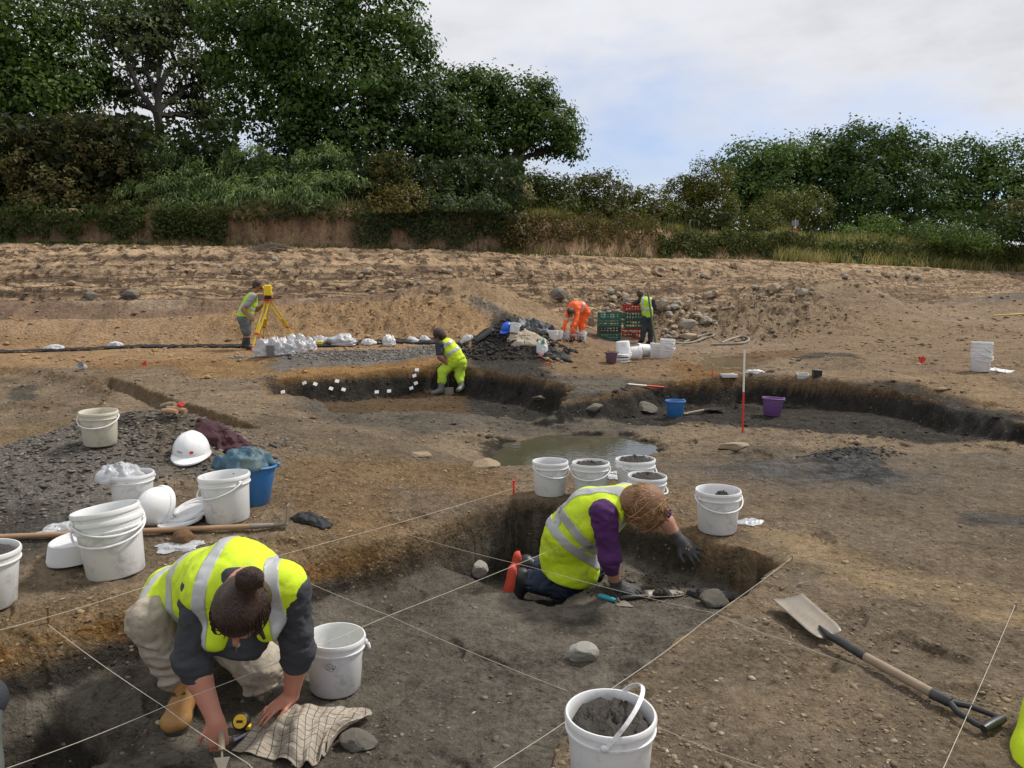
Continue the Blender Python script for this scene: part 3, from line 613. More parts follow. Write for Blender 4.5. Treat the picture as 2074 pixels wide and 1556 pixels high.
# near gravel
x, y, r = scat(60000, -.8, .8, 2.0, 8.5, 0, 5); z, c, p, w, sl = gattr(x, y)
cl_ = fbm(x * 3, y * 3, 3, 90); keep = (r.random(len(x)) < np.clip(p * .55 + 1.6 * cl_ * p, .012, 1)) & (sl < 3)
x, y, z, c, p = (q[keep] for q in (x, y, z, c, p))
S = np.exp(r.normal(-5.30, .45, len(x))) * (1 + .05 * y); S = np.clip(S, .0025, .022)
tint = c * (.65 + .75 * r.random((len(x), 1))) + np.array([.05, .04, .028]) * r.random((len(x), 1)) ** 2; pale = r.random(len(x)) < .055; tint[pale] = np.array([.40, .34, .26]) * (.7 + .5 * r.random((pale.sum(), 1)))
fine = S < .010
scatter_mesh('gravel', np.stack([x, y, z], 1)[fine], S[fine], .42, tint[fine], OV, OF, PEBM, rs=2, sink=.35)
scatter_mesh('pebbles', np.stack([x, y, z], 1)[~fine], S[~fine], .42, tint[~fine], ico(1)[0], IF, PEBM, rs=3, sink=.42, sharp=.26) if (~fine).sum() < 9000 else scatter_mesh('pebbles', np.stack([x, y, z], 1)[~fine], S[~fine], .42, tint[~fine], OV, OF, PEBM, rs=3, sink=.42)
# middle and far clods
x, y, r = scat(18000, -.75, .75, 8, 36, 0, 6); z, c, p, w, sl = gattr(x, y); s_ = cliff_s(x, y)
cl_ = fbm(x * .7, y * .7, 3, 91); keep = (r.random(len(x)) < np.clip(.30 + 1.2 * cl_ + .4 * p, .06, 1)) & (s_ > .7)
x, y, z, c = (q[keep] for q in (x, y, z, c))
S = np.clip(np.exp(r.normal(-5.0, .5, len(x))) * y * .26, .01, .12)
tint = c * (.6 + .8 * r.random((len(x), 1)))
scatter_mesh('soil_clods', np.stack([x, y, z], 1), S, .5, tint, OV, OF, PEBM, rs=4, sink=.4)
# broken shale and clay lumps on the heaps
def heap(name, cx, cy, rx, ry, n, smin, smax, cols, rs, flat=.3, tv=OV, tf=OF):
    r = np.random.default_rng(rs); a = r.random(n) * 6.283; q = np.sqrt(r.random(n)) * 1.15
    x = cx + np.cos(a) * q * rx; y = cy + np.sin(a) * q * ry; z = H(x, y); S = smin + (smax - smin) * r.random(n) ** 2.2
    t = np.array(cols)[r.integers(0, len(cols), n)] * (.55 + .75 * r.random((n, 1)))
    return scatter_mesh(name, np.stack([x, y, z], 1), S, flat, t, tv, tf, PEBM, rs=rs + 50, sink=.42, sharp=.34)
cx, cy = P2(290, 935, 6.25); heap('shale_rubble', cx, cy, 1.15, 1.05, 2900, .004, .034, [(.18, .16, .135), (.15, .135, .115), (.21, .185, .155), (.11, .098, .085)], 21)
cx, cy = P2(90, 1010, 5.3); heap('shale_rubble', cx, cy, .95, .8, 2600, .004, .032, [(.17, .15, .125), (.14, .125, .105), (.10, .09, .075)], 22)
cx, cy = P2(1030, 700, 14.8); heap('clay_lumps', cx, cy, 1.15, 1.0, 2600, .012, .075, [(.045, .04, .037), (.06, .055, .05), (.035, .032, .03)], 23, .6)
cx, cy = P2(720, 730, 15.2); heap('grey_gravel', cx, cy, 2.2, .6, 4200, .012, .04, [(.21, .195, .175), (.17, .155, .14), (.26, .24, .21)], 24, .6)
cx, cy = P2(880, 660, 19.8); heap('spoil_clods', cx, cy, 3.6, 1.25, 1500, .012, .055, [(.34, .235, .13), (.30, .205, .115), (.37, .26, .15)], 25, .55)
cx, cy = P2(1480, 640, 24.8); heap('spoil_clods', cx, cy, 3.6, 2.2, 2000, .015, .09, [(.27, .195, .125), (.21, .155, .10), (.30, .23, .15)], 26, .4)
cx, cy = P2(1720, 965, 6.9); heap('wet_clay_lumps', cx, cy, .42, .25, 420, .006, .026, [(.045, .044, .042), (.06, .057, .052)], 27, .4)
cx, cy = P2(1290, 1125, 4.45); heap('clay_crumbs', cx, cy, .30, .22, 500, .003, .012, [(.06, .05, .04), (.08, .07, .055)], 28, .7)
# ------------------------------------------------------------------ vegetation
def leaf_mat(name, rough=.55):
    m = bpy.data.materials.new(name); m.use_nodes = True; t = m.node_tree; b = t.nodes['Principled BSDF']; o = t.nodes['Material Output']
    a = N(t, 'ShaderNodeAttribute', attribute_name='leaf').outputs['Color']; L(t, a, b.inputs['Base Color'])
    b.inputs['Roughness'].default_value = rough; b.inputs['Specular IOR Level'].default_value = .15
    tr = N(t, 'ShaderNodeBsdfTranslucent'); L(t, mix_n(t, 1.0, a, (1.1, 1.25, .6), 'MULTIPLY'), tr.inputs[0])
    mx = N(t, 'ShaderNodeMixShader'); mx.inputs[0].default_value = .30; L(t, b.outputs[0], mx.inputs[1]); L(t, tr.outputs[0], mx.inputs[2]); L(t, mx.outputs[0], o.inputs[0])
    return m
LEAF = leaf_mat('foliage'); BARK = mat('bark', (.028, .023, .017), .9, .3, 6, .6, 30); TWIG = mat('dry_twig', (.25, .20, .15), .9, .2, 10, .3, 40)
GRASSM = leaf_mat('grass_blades', .7)
def leaves(name, P, Nn, S, col, mat_, parent, asp=.55, up=None, rs=0, fold=.25, kind=None):
    """P centres, Nn leaf normals, S lengths; each leaf a folded four-cornered blade"""
    r = np.random.default_rng(rs); n = len(P)
    Nn = Nn / (np.linalg.norm(Nn, axis=1, keepdims=True) + 1e-9)
    if up is None: q = r.normal(size=(n, 3))
    else: q = up + r.normal(size=(n, 3)) * .25
    t = q - Nn * (q * Nn).sum(1, keepdims=True); t /= np.linalg.norm(t, axis=1, keepdims=True) + 1e-9
    b = np.cross(Nn, t); s = S[:, None]
    V = np.stack([P - t * s * .5, P + b * s * asp * .5 + Nn * s * fold * .5, P + t * s * .5, P - b * s * asp * .5 + Nn * s * fold * .5], 1).reshape(-1, 3)
    F = np.array([(0, 1, 2), (0, 2, 3)])[None] + (np.arange(n) * 4)[:, None, None]
    me = mesh_data(name, V, F.reshape(-1, 3), False, [mat_]); pattr(me, 'leaf', np.repeat(col, 4, 0))
    o = link(bpy.data.objects.new(name, me), parent)
    if kind: tag(o, kind=kind)
    return o
def crown_points(lobes, n, clump, rs, bottom=.35, hollow=.55, flat=.6):
    """leaf centres gathered in sprays spread through the volume of each lobe"""
    r = np.random.default_rng(rs); vol = np.array([l[3] * l[4] * l[5] for l in lobes]) ** .75; vol /= vol.sum(); PP = []; CN = []; CI = []; CC = []
    for l, w in zip(lobes, vol):
        k = max(40, int(n * w)); nc_ = max(8, int(k / 42)); d = r.normal(size=(nc_ * 2, 3)); d /= np.linalg.norm(d, axis=1, keepdims=True)
        d = d[(d[:, 2] > -bottom - .5 * r.random(len(d)))][:nc_]; nc_ = len(d)
        rad = hollow + (1 - hollow) * r.random(nc_) ** .6; rad *= 1 + .14 * vn3(d[:, 0] * 2.3 + rs, d[:, 1] * 2.3, d[:, 2] * 2.3) + .06 * vn3(d[:, 0] * 6 + rs, d[:, 1] * 6, d[:, 2] * 6)
        c = np.array(l[:3]) + d * rad[:, None] * np.array(l[3:6])
        ci = r.integers(0, nc_, k); cs = clump * (.6 + .8 * r.random(nc_))
        off = r.normal(size=(k, 3)); off[:, 2] *= flat; off = off / (np.linalg.norm(off, axis=1, keepdims=True) + 1e-6) * (r.random((k, 1)) ** .7)
        p = c[ci] + off * cs[ci][:, None]; PP.append(p); nn = d[ci] * .7 + off * .8 + np.array([0, 0, .35]) + r.normal(size=(k, 3)) * .45; CN.append(nn)
        tone = r.normal(size=nc_); CI.append(tone[ci]); CC.append(c)
    return np.concatenate(PP), np.concatenate(CN), np.concatenate(CI), np.concatenate(CC)
def limb(mb, a, b, r0, r1, rs, n=6, wob=.12, k=5):
    rr = random.Random(rs); a, b = Vector(a), Vector(b); L_ = (b - a).length; pts = []
    for i in range(n + 1):
        t = i / n; w = math.sin(t * math.pi) * wob * L_; pts.append(a.lerp(b, t) + Vector((rr.uniform(-w, w), rr.uniform(-w, w), rr.uniform(-w, w) * .5 + math.sin(t * math.pi) * .05 * L_)))
    mb.tube(pts, [r0 + (r1 - r0) * (i / n) ** .8 for i in range(n + 1)], k)
def tree(label, name, lobes_px, n, leaf, c0, c1, base_px, d, clump, rs, trunk_r=.28, cat='tree', group=None, bottom=.35, hollow=.5, flat=.6, asp=.6, forks=True, upl=None, twigs=26, gone=()):
    if cat == 'tree': n = int(n * 1.3); leaf *= .80
    lobes = []
    for (px, py, dd, rx, ry) in lobes_px:
        q = at(px, py, dd); lobes.append((q.x, q.y, q.z, rx / FOC * dd, rx / FOC * dd * .9, ry / FOC * dd))
    bx = at(base_px, 500, d); bz = Hs(bx.x, bx.y) - .1
    root = empty(name, (bx.x, bx.y, bz), label, cat, group); inv = -Vector((bx.x, bx.y, bz))
    P, Nn, tone, cc = crown_points(lobes, n, clump, rs, bottom, hollow, flat)
    r = np.random.default_rng(rs + 1); m = P[:, 2] > bz + .1; P, Nn, tone = P[m], Nn[m], tone[m]
    k = np.clip(.45 + .22 * tone + .25 * r.normal(size=len(P)), 0, 1.3)[:, None]
    col = np.array(c0) * (1 - k) + np.array(c1) * k; col = np.clip(col * np.array([1.75, 1.65, 1.15]), .004, 1)
    S = leaf * (.6 + .8 * r.random(len(P)))
    leaves('crown' if cat == 'tree' else 'foliage', P + np.array(inv), Nn, S, col, LEAF, root, asp=asp, rs=rs, up=upl)
    mb = MB(); c0_ = Vector(lobes[0][:3]); top = max(l[2] for l in lobes)
    if trunk_r > 0:
        cen = sum((Vector(l[:3]) for l in lobes), Vector()) / len(lobes)
        fork = Vector((bx.x + (cen.x - bx.x) * .35, bx.y, bz + (cen.z - bz) * .62)) if forks else Vector((bx.x, bx.y, bz + .2))
        limb(mb, (0, 0, 0), fork + inv, trunk_r, trunk_r * .62, rs, 7, .04, 8)
        rr = random.Random(rs)
        for l in lobes:
            cl = Vector(l[:3]); limb(mb, fork + inv, cl + inv, trunk_r * .5, trunk_r * .2, rr.random(), 6, .08, 6)
            near_ = sorted(range(len(cc)), key=lambda i: (Vector(cc[i]) - cl).length)[:200]
            for j in rr.sample(near_, min(twigs // len(lobes) + 4, len(near_))):
                limb(mb, cl.lerp(fork, rr.random() * .5) + inv, Vector(cc[j]) + inv, trunk_r * .16, trunk_r * .03, rr.random(), 5, .12, 4)
        mb.build('trunk', BARK, root)
    return root
LC = 1.15
G1, G2 = (.016, .030, .010), (.052, .088, .026)
tree('bright green tree at the far left edge above the brown bushes', 'broadleaf_tree', [(30, 70, 34, 130, 110), (120, 160, 34, 95, 90), (-90, 130, 34, 120, 150), (60, 210, 33, 90, 70)], 17000, .27, (.018, .034, .010), (.066, .112, .028), 20, 33, .85, 101, .35)
tree('sparse grey-green tree with blue sky showing through its branches', 'broadleaf_tree', [(190, 40, 36, 90, 70), (290, 90, 36, 110, 90), (370, 40, 37, 90, 70), (230, 190, 36, 90, 60), (370, 190, 36, 75, 85), (300, 30, 37, 120, 60), (440, 150, 37, 70, 90), (430, 250, 37, 60, 40)], 13500, .25, (.026, .038, .020), (.085, .110, .062), 352, 35, .62, 102, .30, hollow=.25, twigs=90, flat=.35)
tree('tallest dark green tree in the middle of the left wood', 'broadleaf_tree', [(520, 110, 33.5, 115, 110), (620, 70, 33, 130, 105), (760, 40, 34, 105, 85), (560, 230, 33, 120, 85), (700, 190, 33, 130, 100), (815, 130, 34, 80, 80), (480, 30, 34, 70, 60)], 24000, .25, (.014, .030, .009), (.050, .092, .024), 640, 34, .8, 103, .4, twigs=60)
tree('dark tree with hanging dead twigs behind the silvery willows', 'broadleaf_tree', [(830, 230, 33, 105, 90), (760, 290, 32.5, 110, 75), (900, 280, 33, 85, 90), (640, 300, 32.5, 100, 60)], 13000, .23, (.016, .028, .010), (.046, .078, .024), 830, 33, .7, 104, .3, twigs=50)
tree('round-headed tree at the right end of the left wood', 'broadleaf_tree', [(960, 210, 35, 85, 75), (1050, 215, 35, 80, 62), (1100, 265, 35, 75, 65), (1010, 280, 35, 80, 60), (940, 320, 34, 75, 75), (1140, 295, 35.5, 42, 42)], 15000, .23, (.018, .036, .010), (.062, .104, .030), 1040, 35, .62, 105, .3, twigs=50, flat=.5)
# beyond the bank on the right
tree('pale green tree right of the olive thorn with sky gaps low down', 'broadleaf_tree', [(1510, 345, 62, 65, 55), (1590, 335, 62, 75, 48), (1560, 400, 62, 85, 65), (1650, 350, 63, 60, 55), (1500, 400, 61, 50, 50)], 12000, .36, (.026, .050, .016), (.080, .125, .042), 1570, 62, 1.1, 106, .4, twigs=40)
tree('broad dark dome tree tallest of the right-hand row', 'broadleaf_tree', [(1760, 310, 62, 100, 60), (1700, 370, 62, 80, 70), (1830, 340, 63, 85, 65), (1770, 400, 60, 110, 75), (1870, 420, 61, 60, 55), (1680, 300, 64, 50, 30)], 17000, .36, (.013, .026, .009), (.045, .080, .024), 1780, 61, 1.1, 107, .5, twigs=40)
tree('green tree running out of the right edge of the photo', 'broadleaf_tree', [(1950, 350, 66, 80, 68), (2040, 345, 66, 70, 62), (2000, 410, 65, 100, 70), (2140, 380, 66, 90, 80), (1900, 400, 65, 60, 60)], 15000, .36, (.018, .036, .011), (.060, .105, .030), 1990, 66, 1.1, 108, .45, twigs=30)
tree('olive-brown thorn tree standing before the right-hand trees', 'thorn_tree', [(1430, 380, 46, 55, 55), (1380, 395, 46, 50, 45), (1440, 430, 46, 55, 50), (1370, 440, 45, 50, 35)], 9500, .20, (.030, .036, .008), (.105, .105, .024), 1420, 46, .5, 109, .18, twigs=60, asp=.45)
sh = [  # px lobes, n, leaf, c0, c1, base, d, label
    ([(420, 320, 33, 70, 35), (470, 335, 33, 60, 30)], 3000, .18, (.018, .028, .012), (.055, .08, .035), 430, 33, 'dark scrub closing the gap behind the silvery willows'),
    ([(60, 330, 30, 120, 75), (190, 300, 30, 100, 75), (-60, 360, 30, 90, 90), (260, 360, 29.5, 80, 65), (120, 400, 29, 110, 55)], 15000, .15, (.026, .024, .012), (.085, .080, .040), 120, 29.5, 'large brownish bush with small pale leaves at the left edge'),
    ([(340, 330, 30, 60, 55), (330, 400, 29, 90, 50), (400, 380, 29.5, 60, 60)], 6000, .17, (.022, .036, .018), (.085, .118, .070), 350, 29.5, 'silvery willow bush next to the large brownish bush'),
    ([(510, 350, 30, 65, 60), (540, 400, 29, 80, 55), (450, 400, 29.5, 60, 45)], 7500, .19, (.026, .044, .024), (.125, .165, .105), 510, 29.5, 'silvery willow bush with upright shoots below the tallest tree'),
    ([(660, 350, 30, 65, 60), (670, 400, 29, 80, 55)], 7000, .19, (.026, .044, .022), (.120, .160, .100), 665, 29.5, 'palest silvery willow bush left of the russet bush'),
    ([(790, 360, 30, 60, 55), (820, 410, 29.3, 75, 55), (740, 420, 29, 60, 45)], 8000, .13, (.028, .026, .010), (.090, .078, .032), 800, 29.5, 'russet-topped bush in front of the dark tree'),
    ([(940, 420, 30, 70, 60), (890, 450, 29.3, 60, 45), (1000, 410, 31, 60, 45)], 7000, .15, (.018, .028, .016), (.060, .080, .050), 940, 29.8, 'blue-green bush spilling over the cliff edge'),
    ([(1010, 440, 30.5, 60, 45), (1030, 400, 31, 50, 40)], 4500, .13, (.045, .045, .035), (.16, .15, .12), 1020, 31, 'bush with greyish white seed heads by the cliff edge'),
    ([(1110, 395, 38, 70, 45), (1060, 390, 38, 60, 45), (1120, 430, 37, 70, 35)], 7500, .17, (.018, .026, .008), (.058, .068, .022), 1100, 38, 'dark thorn bush under the round-headed tree'),
    ([(1210, 400, 40, 75, 50), (1190, 440, 39, 80, 35)], 7000, .17, (.020, .024, .008), (.062, .066, .022), 1200, 40, 'arching thorn bush with bare twigs on the skyline'),
    ([(1300, 420, 44, 60, 38), (1270, 450, 42, 70, 28), (1340, 450, 44, 50, 30)], 6000, .18, (.026, .030, .010), (.080, .082, .026), 1300, 43, 'low olive thicket left of the thorn tree'),
    ([(1590, 430, 50, 75, 40), (1640, 420, 50, 50, 35), (1550, 455, 48, 60, 25)], 7000, .18, (.024, .030, .010), (.085, .090, .030), 1600, 50, 'olive bush behind the red and white post sign'),
    ([(1780, 465, 54, 45, 30), (1730, 480, 53, 55, 22)], 3800, .18, (.030, .052, .016), (.100, .150, .048), 1770, 54, 'light green bush low in front of the dark dome tree'),
    ([(1880, 480, 55, 90, 28), (1960, 490, 56, 70, 25)], 5500, .18, (.022, .040, .015), (.065, .095, .034), 1900, 55, 'low bramble thicket on the bank below the right-hand trees'),
    ([(2040, 450, 60, 60, 45), (2100, 440, 60, 70, 60)], 4800, .2, (.028, .028, .016), (.085, .082, .045), 2060, 60, 'brown-green bush at the right edge of the photo'),
]
sh += [
    ([(395, 462, 28.3, 48, 34), (360, 480, 28.0, 36, 18)], 2600, .12, (.016, .026, .010), (.050, .072, .026), 395, 28.2, 'small dark bush rooted in the cliff between its bare patches'),
    ([(120, 445, 28.4, 95, 36), (30, 455, 28.3, 80, 34)], 5200, .13, (.016, .024, .010), (.050, .066, .024), 80, 28.3, 'tangled dark bush hanging over the cliff at the far left'),
    ([(255, 448, 28.3, 60, 34)], 2600, .13, (.026, .026, .010), (.075, .070, .026), 255, 28.3, 'olive bush draped over the cliff left of its bare patch'),
    ([(900, 470, 28.9, 60, 32), (960, 482, 29.0, 50, 22)], 4200, .13, (.016, .030, .016), (.052, .080, .050), 930, 28.9, 'blue-green bramble mound at the cliff foot'),
    ([(800, 462, 28.6, 55, 34)], 2800, .12, (.020, .024, .009), (.062, .066, .024), 800, 28.6, 'dark bramble below the russet bush'),
    ([(1035, 478, 30.0, 40, 30)], 2000, .12, (.030, .026, .014), (.095, .080, .045), 1035, 30, 'russet scrub at the cliff foot under the seed-head bush'),
    ([(590, 445, 28.2, 34, 26), (560, 435, 28.4, 40, 22)], 2200, .12, (.024, .026, .010), (.072, .070, .028), 590, 28.3, 'thin olive bush hanging over the bare cliff behind the surveyor'),
    ([(700, 452, 28.3, 46, 36), (730, 470, 28.2, 36, 24)], 2800, .12, (.016, .026, .011), (.052, .074, .030), 700, 28.3, 'dark bush spilling over the cliff under the palest willow'),
    ([(470, 430, 28.4, 50, 24), (520, 425, 28.5, 50, 20)], 2200, .13, (.022, .034, .014), (.075, .095, .045), 490, 28.5, 'low willow growth trailing over the bare cliff'),
    ([(310, 425, 28.4, 46, 24)], 1500, .13, (.022, .028, .012), (.07, .08, .034), 310, 28.5, 'small olive bush over the left bare patch'),
    ([(1120, 468, 31.5, 45, 24)], 1800, .13, (.030, .034, .012), (.10, .10, .04), 1120, 31.5, 'tussock of scrub on the cliff corner'),
]
for i, (lb, n, lf, c0, c1, bp, d, lab) in enumerate(sh):
    wil = 'willow' in lab; c0, c1 = [tuple(q * (1.45 if wil else 1.15) for q in cc_) for cc_ in (c0, c1)]; n = int(n * 1.25)
    if d < 31 and i < 8: rb = random.Random(i); lb = lb + [(bp + rb.uniform(-50, 50), rb.uniform(402, 428), 28.35, rb.uniform(45, 75), rb.uniform(26, 40)) for _ in range(2)]; n = int(n * 1.2)
    tree(lab, 'shrub', lb, n, lf, c0, c1, bp, d, .32 if d < 35 else .5, 200 + i, .06, 'shrub', None, .8, .35, .9, .22 if wil else .5, False,
         np.array([.15, 0, 1.0]) if wil else None, 40 if not wil else 20)
# creepers hanging down the cliff face, one object each
def ivy(label, px0, px1, ytop, ybot, d, n, rs, c0, c1, leaf=.12):
    r = np.random.default_rng(rs); px = r.uniform(px0, px1, n * 3); k = fbm(px / 60.0 + rs, px * 0, 3, rs)
    bot = ytop + (ybot - ytop) * np.clip(.75 + .9 * k, .15, 1.1); yt = ytop + 26 * fbm(px / 38.0, px * 0 + 5, 4, rs + 5); py = yt + (bot - yt) * r.random(n * 3)
    keep = r.random(n * 3) < np.clip(.75 + 1.0 * fbm(px / 26.0, py / 26.0, 3, rs + 2), .05, 1); px, py = px[keep][:n], py[keep][:n]
    dd = np.interp(px, CL[:, 0], CL[:, 1]) + d - .02 * 0; 
    P = np.stack([(px - CX) / FOC * dd, dd + 0 * px, CAMZ + dd * (-sp + (CY - py) / FOC * cp)], 1)
    # pull each leaf to the face of the cliff
    for _ in range(14):
        h = H(P[:, 0], P[:, 1]); P[:, 1] -= np.where(h > P[:, 2] - .02, .07, 0)
    P += r.normal(size=P.shape) * np.array([.08, .10, .05]) - np.array([0, .12, 0])
    h = H(P[:, 0], P[:, 1]); P[:, 2] = np.maximum(P[:, 2], h + .02)
    kk = np.clip(r.normal(.45, .3, len(P)), 0, 1.2)[:, None]; col = (np.array(c0) * (1 - kk) + np.array(c1) * kk) * np.array([1.6, 1.5, 1.1])
    root = empty('creeper', tuple(P.mean(0)), label, 'creeper')
    leaves('foliage', P - P.mean(0), r.normal(size=P.shape) * .6 + np.array([0, -1, .5]), leaf * (.6 + .8 * r.random(len(P))), np.clip(col, .004, 1), LEAF, root, rs=rs)
ivy('dark ivy covering the cliff at the left edge', -120, 310, 425, 492, 0, 4200, 301, (.014, .024, .008), (.05, .075, .022))
ivy('ivy tongue hanging between the two bare patches of cliff', 330, 470, 425, 500, 0, 2600, 302, (.016, .026, .008), (.055, .075, .024))
ivy('thin creeper fringe over the bare brown cliff', 455, 740, 425, 455, 0, 900, 303, (.02, .024, .010), (.06, .065, .026))
ivy('thick blue-green creeper under the blue-green bush', 730, 1040, 430, 503, 0, 3600, 304, (.016, .028, .014), (.055, .080, .042))
ivy('russet creeper on the cliff below the seed-head bush', 1020, 1330, 440, 508, 0, 3200, 305, (.035, .028, .012), (.10, .08, .035))
ivy('bramble curtain on the low cliff left of the dry grass', 1330, 1640, 475, 525, 0, 5500, 306, (.020, .028, .009), (.07, .085, .026), .15)
ivy('green bramble mat over the bank at the right edge', 1640, 2180, 490, 548, .0, 9000, 307, (.024, .036, .011), (.085, .105, .034), .2)
# grass: blades along the cliff top and on the right-hand bank
def blades(name, P, hgt, wid, col, rs, lean=.35, kind='stuff'):
    r = np.random.default_rng(rs); n = len(P); a = r.random(n) * 6.283; t = np.stack([np.cos(a), np.sin(a), a * 0], 1); w = wid[:, None] * t * .5
    ln = r.normal(size=(n, 3)) * lean * hgt[:, None]; ln[:, 2] = 0; up = np.array([0, 0, 1.0])
    m = P + up * hgt[:, None] * .55 + ln * .35; e = P + up * hgt[:, None] + ln
    V = np.stack([P - w, P + w, m + w * .7, m - w * .7, e], 1).reshape(-1, 3)
    F = (np.array([(0, 1, 2), (0, 2, 3), (3, 2, 4)])[None] + (np.arange(n) * 5)[:, None, None]).reshape(-1, 3)
    me = mesh_data(name, V, F, False, [GRASSM]); pattr(me, 'leaf', np.repeat(col, 5, 0)); return tag(link(bpy.data.objects.new(name, me)), kind=kind)
def grass(name, px0, px1, s0, s1, n, h0, h1, cols, rs, tuft=.5):
    r = np.random.default_rng(rs); px = r.uniform(px0, px1, n * 3); dd = np.interp(px, CL[:, 0], CL[:, 1]); u = (px - CX) / FOC
    s = r.uniform(s0, s1, n * 3); y = dd - s; x = u * y; keep = r.random(n * 3) < np.clip(.5 + 1.3 * fbm(x * tuft, y * tuft, 3, rs), .02, 1)
    x, y = x[keep][:n], y[keep][:n]; P = np.stack([x, y, H(x, y) - .03], 1); k = r.random(len(x))
    tn = np.clip(.5 + 1.1 * fbm(x * .6, y * .6, 3, rs + 1) + .3 * r.normal(size=len(x)), 0, 1)[:, None]
    col = np.array(cols[0]) * (1 - tn) + np.array(cols[1]) * tn; hh = (h0 + (h1 - h0) * k ** 2)
    blades(name, P, hh, .015 + .0009 * y, np.clip(col, .01, 1), rs)
grass('cliff_top_grass', 1000, 1660, -2.5, .25, 9000, .15, .55, [(.10, .105, .035), (.33, .27, .13)], 401)
grass('bank_grass', 1560, 2250, -6, 2.2, 20000, .25, .95, [(.075, .10, .026), (.42, .33, .17)], 402, .3)
grass('cliff_edge_grass', 250, 1100, -1.2, .15, 5000, .15, .5, [(.06, .07, .025), (.22, .18, .09)], 405)
grass('cliff_foot_grass', 200, 1700, .1, 1.0, 4000, .05, .28, [(.05, .06, .02), (.20, .16, .08)], 406, 1.2)
grass('verge_grass', -200, 330, .0, .8, 5000, .06, .2, [(.04, .065, .018), (.10, .12, .035)], 403)
grass('plateau_grass', -300, 1400, -6, -.6, 9000, .15, 1.0, [(.03, .045, .014), (.09, .09, .03)], 404)
# far hedge line closing the view under the trees
def thicket(name, px0, px1, d, py0, py1, n, c0, c1, leaf, rs):
    r = np.random.default_rng(rs); px = r.uniform(px0, px1, n); top = py0 + 14 * fbm(px / 45, px * 0, 3, rs); py = top + (py1 - top) * r.random(n) ** .8; dd = d + r.uniform(-2.5, 2.5, n)
    P = np.stack([(px - CX) / FOC * dd, dd, CAMZ + dd * (-sp + (CY - py) / FOC * cp)], 1); k = np.clip(.4 + .8 * fbm(px / 20, py / 20, 3, rs + 1) + .2 * r.normal(size=n), 0, 1.2)[:, None]
    col = (np.array(c0) * (1 - k) + np.array(c1) * k) * np.array([1.5, 1.45, 1.1])
    leaves(name, P, r.normal(size=(n, 3)) + np.array([0, -.6, .5]), leaf * (.6 + .8 * r.random(n)), np.clip(col, .004, 1), LEAF, None, rs=rs, kind='stuff')
thicket('undergrowth', -200, 330, 32, 245, 430, 13000, (.010, .015, .007), (.036, .044, .02), .34, 501)
thicket('undergrowth', 310, 500, 33.5, 258, 430, 4200, (.014, .020, .009), (.05, .066, .03), .26, 505)
thicket('undergrowth', 470, 1060, 32, 325, 430, 11000, (.010, .018, .008), (.036, .052, .02), .25, 502)
thicket('undergrowth', 1040, 1480, 46, 425, 475, 5000, (.018, .024, .009), (.05, .06, .022), .28, 503)
thicket('undergrowth', 1480, 2250, 60, 430, 490, 9000, (.016, .028, .010), (.045, .065, .024), .34, 504)
# dead branches lying on the slope
def brush(label, px, py, n, ln, rs, dirx):
    p = hit(px, py); root = empty('dead_branch', tuple(p), label, 'branch'); mb = MB(); rr = random.Random(rs)
    for i in range(n):
        a = Vector((rr.uniform(-.3, .3), rr.uniform(-.15, .15), .03)); dv = Vector((dirx * rr.uniform(.3, 1), rr.uniform(-.5, .1), rr.uniform(-.75, .15))) * ln * rr.uniform(.5, 1)
        b = a + dv; q = Vector(p) + b; b.z = max(b.z, Hs(q.x, q.y) - p.z + rr.uniform(.02, .12)); m_ = (a + b) / 2; q = Vector(p) + m_; m_.z = max(m_.z, Hs(q.x, q.y) - p.z + .04) + rr.uniform(0, .15)
        mb.tube([a, m_, b], [.022, .014, .004], 4)
        for j in range(3):
            s = m_.lerp(b, rr.random()); e = s + Vector((rr.uniform(-.3, .3), rr.uniform(-.1, .1), rr.uniform(-.25, .2))); q = Vector(p) + e; e.z = max(e.z, Hs(q.x, q.y) - p.z + .01); mb.tube([s, e], [.008, .002], 3)
    mb.build('branch', TWIG, root)
brush('grey dead branches spread on the slope above the surveyor', 575, 505, 34, 1.5, 1, -1)
brush('small bundle of dead branches at the foot of the russet bush', 815, 505, 12, .9, 2, 1)
# ------------------------------------------------------------------ buckets, tubs and lids
WHITEP = mat('white_plastic', (.70, .70, .70), .42, .06, 5, .06, 30, dirt=.34, dirtcol=(.27, .22, .17), dscale=11)
CREAMP = mat('aged_cream_plastic', (.58, .54, .43), .5, .10, 6, .08, 30, dirt=.4, dirtcol=(.25, .20, .14), dscale=12)
BLUEP = mat('blue_rubber', (.030, .16, .42), .5, .18, 8, .1, 40, dirt=.35, dirtcol=(.13, .15, .16), dscale=7)
PURPP = mat('purple_rubber', (.16, .07, .22), .5, .15, 8, .1, 40, dirt=.35, dirtcol=(.16, .13, .13), dscale=7)
MAUVP = mat('faded_mauve_rubber', (.12, .065, .10), .65, .2, 8, .1, 40, dirt=.4, dscale=7)
DARKSOIL = mat('dark_wet_soil', (.042, .036, .030), .85, .45, 30, 1.0, 90)
INK = mat('marker_ink', (.05, .05, .06), .6, 0, 5, 0)
STEEL = mat('dull_steel', (.25, .22, .18), .5, .2, 9, .2, 50, dirt=.55, dirtcol=(.20, .155, .11), metal=.3)
WOOD = mat('worn_ash_handle', (.27, .20, .135), .65, .22, 14, .2, 80, dirt=.3, dirtcol=(.16, .12, .08))
WOOD2 = mat('varnished_wood_handle', (.36, .22, .125), .5, .2, 10, .15, 60, dirt=.15, dirtcol=(.25, .17, .1))
BLACKP = mat('black_plastic', (.018, .018, .02), .42, .2, 8, .1, 40, dirt=.25, dirtcol=(.09, .08, .07))
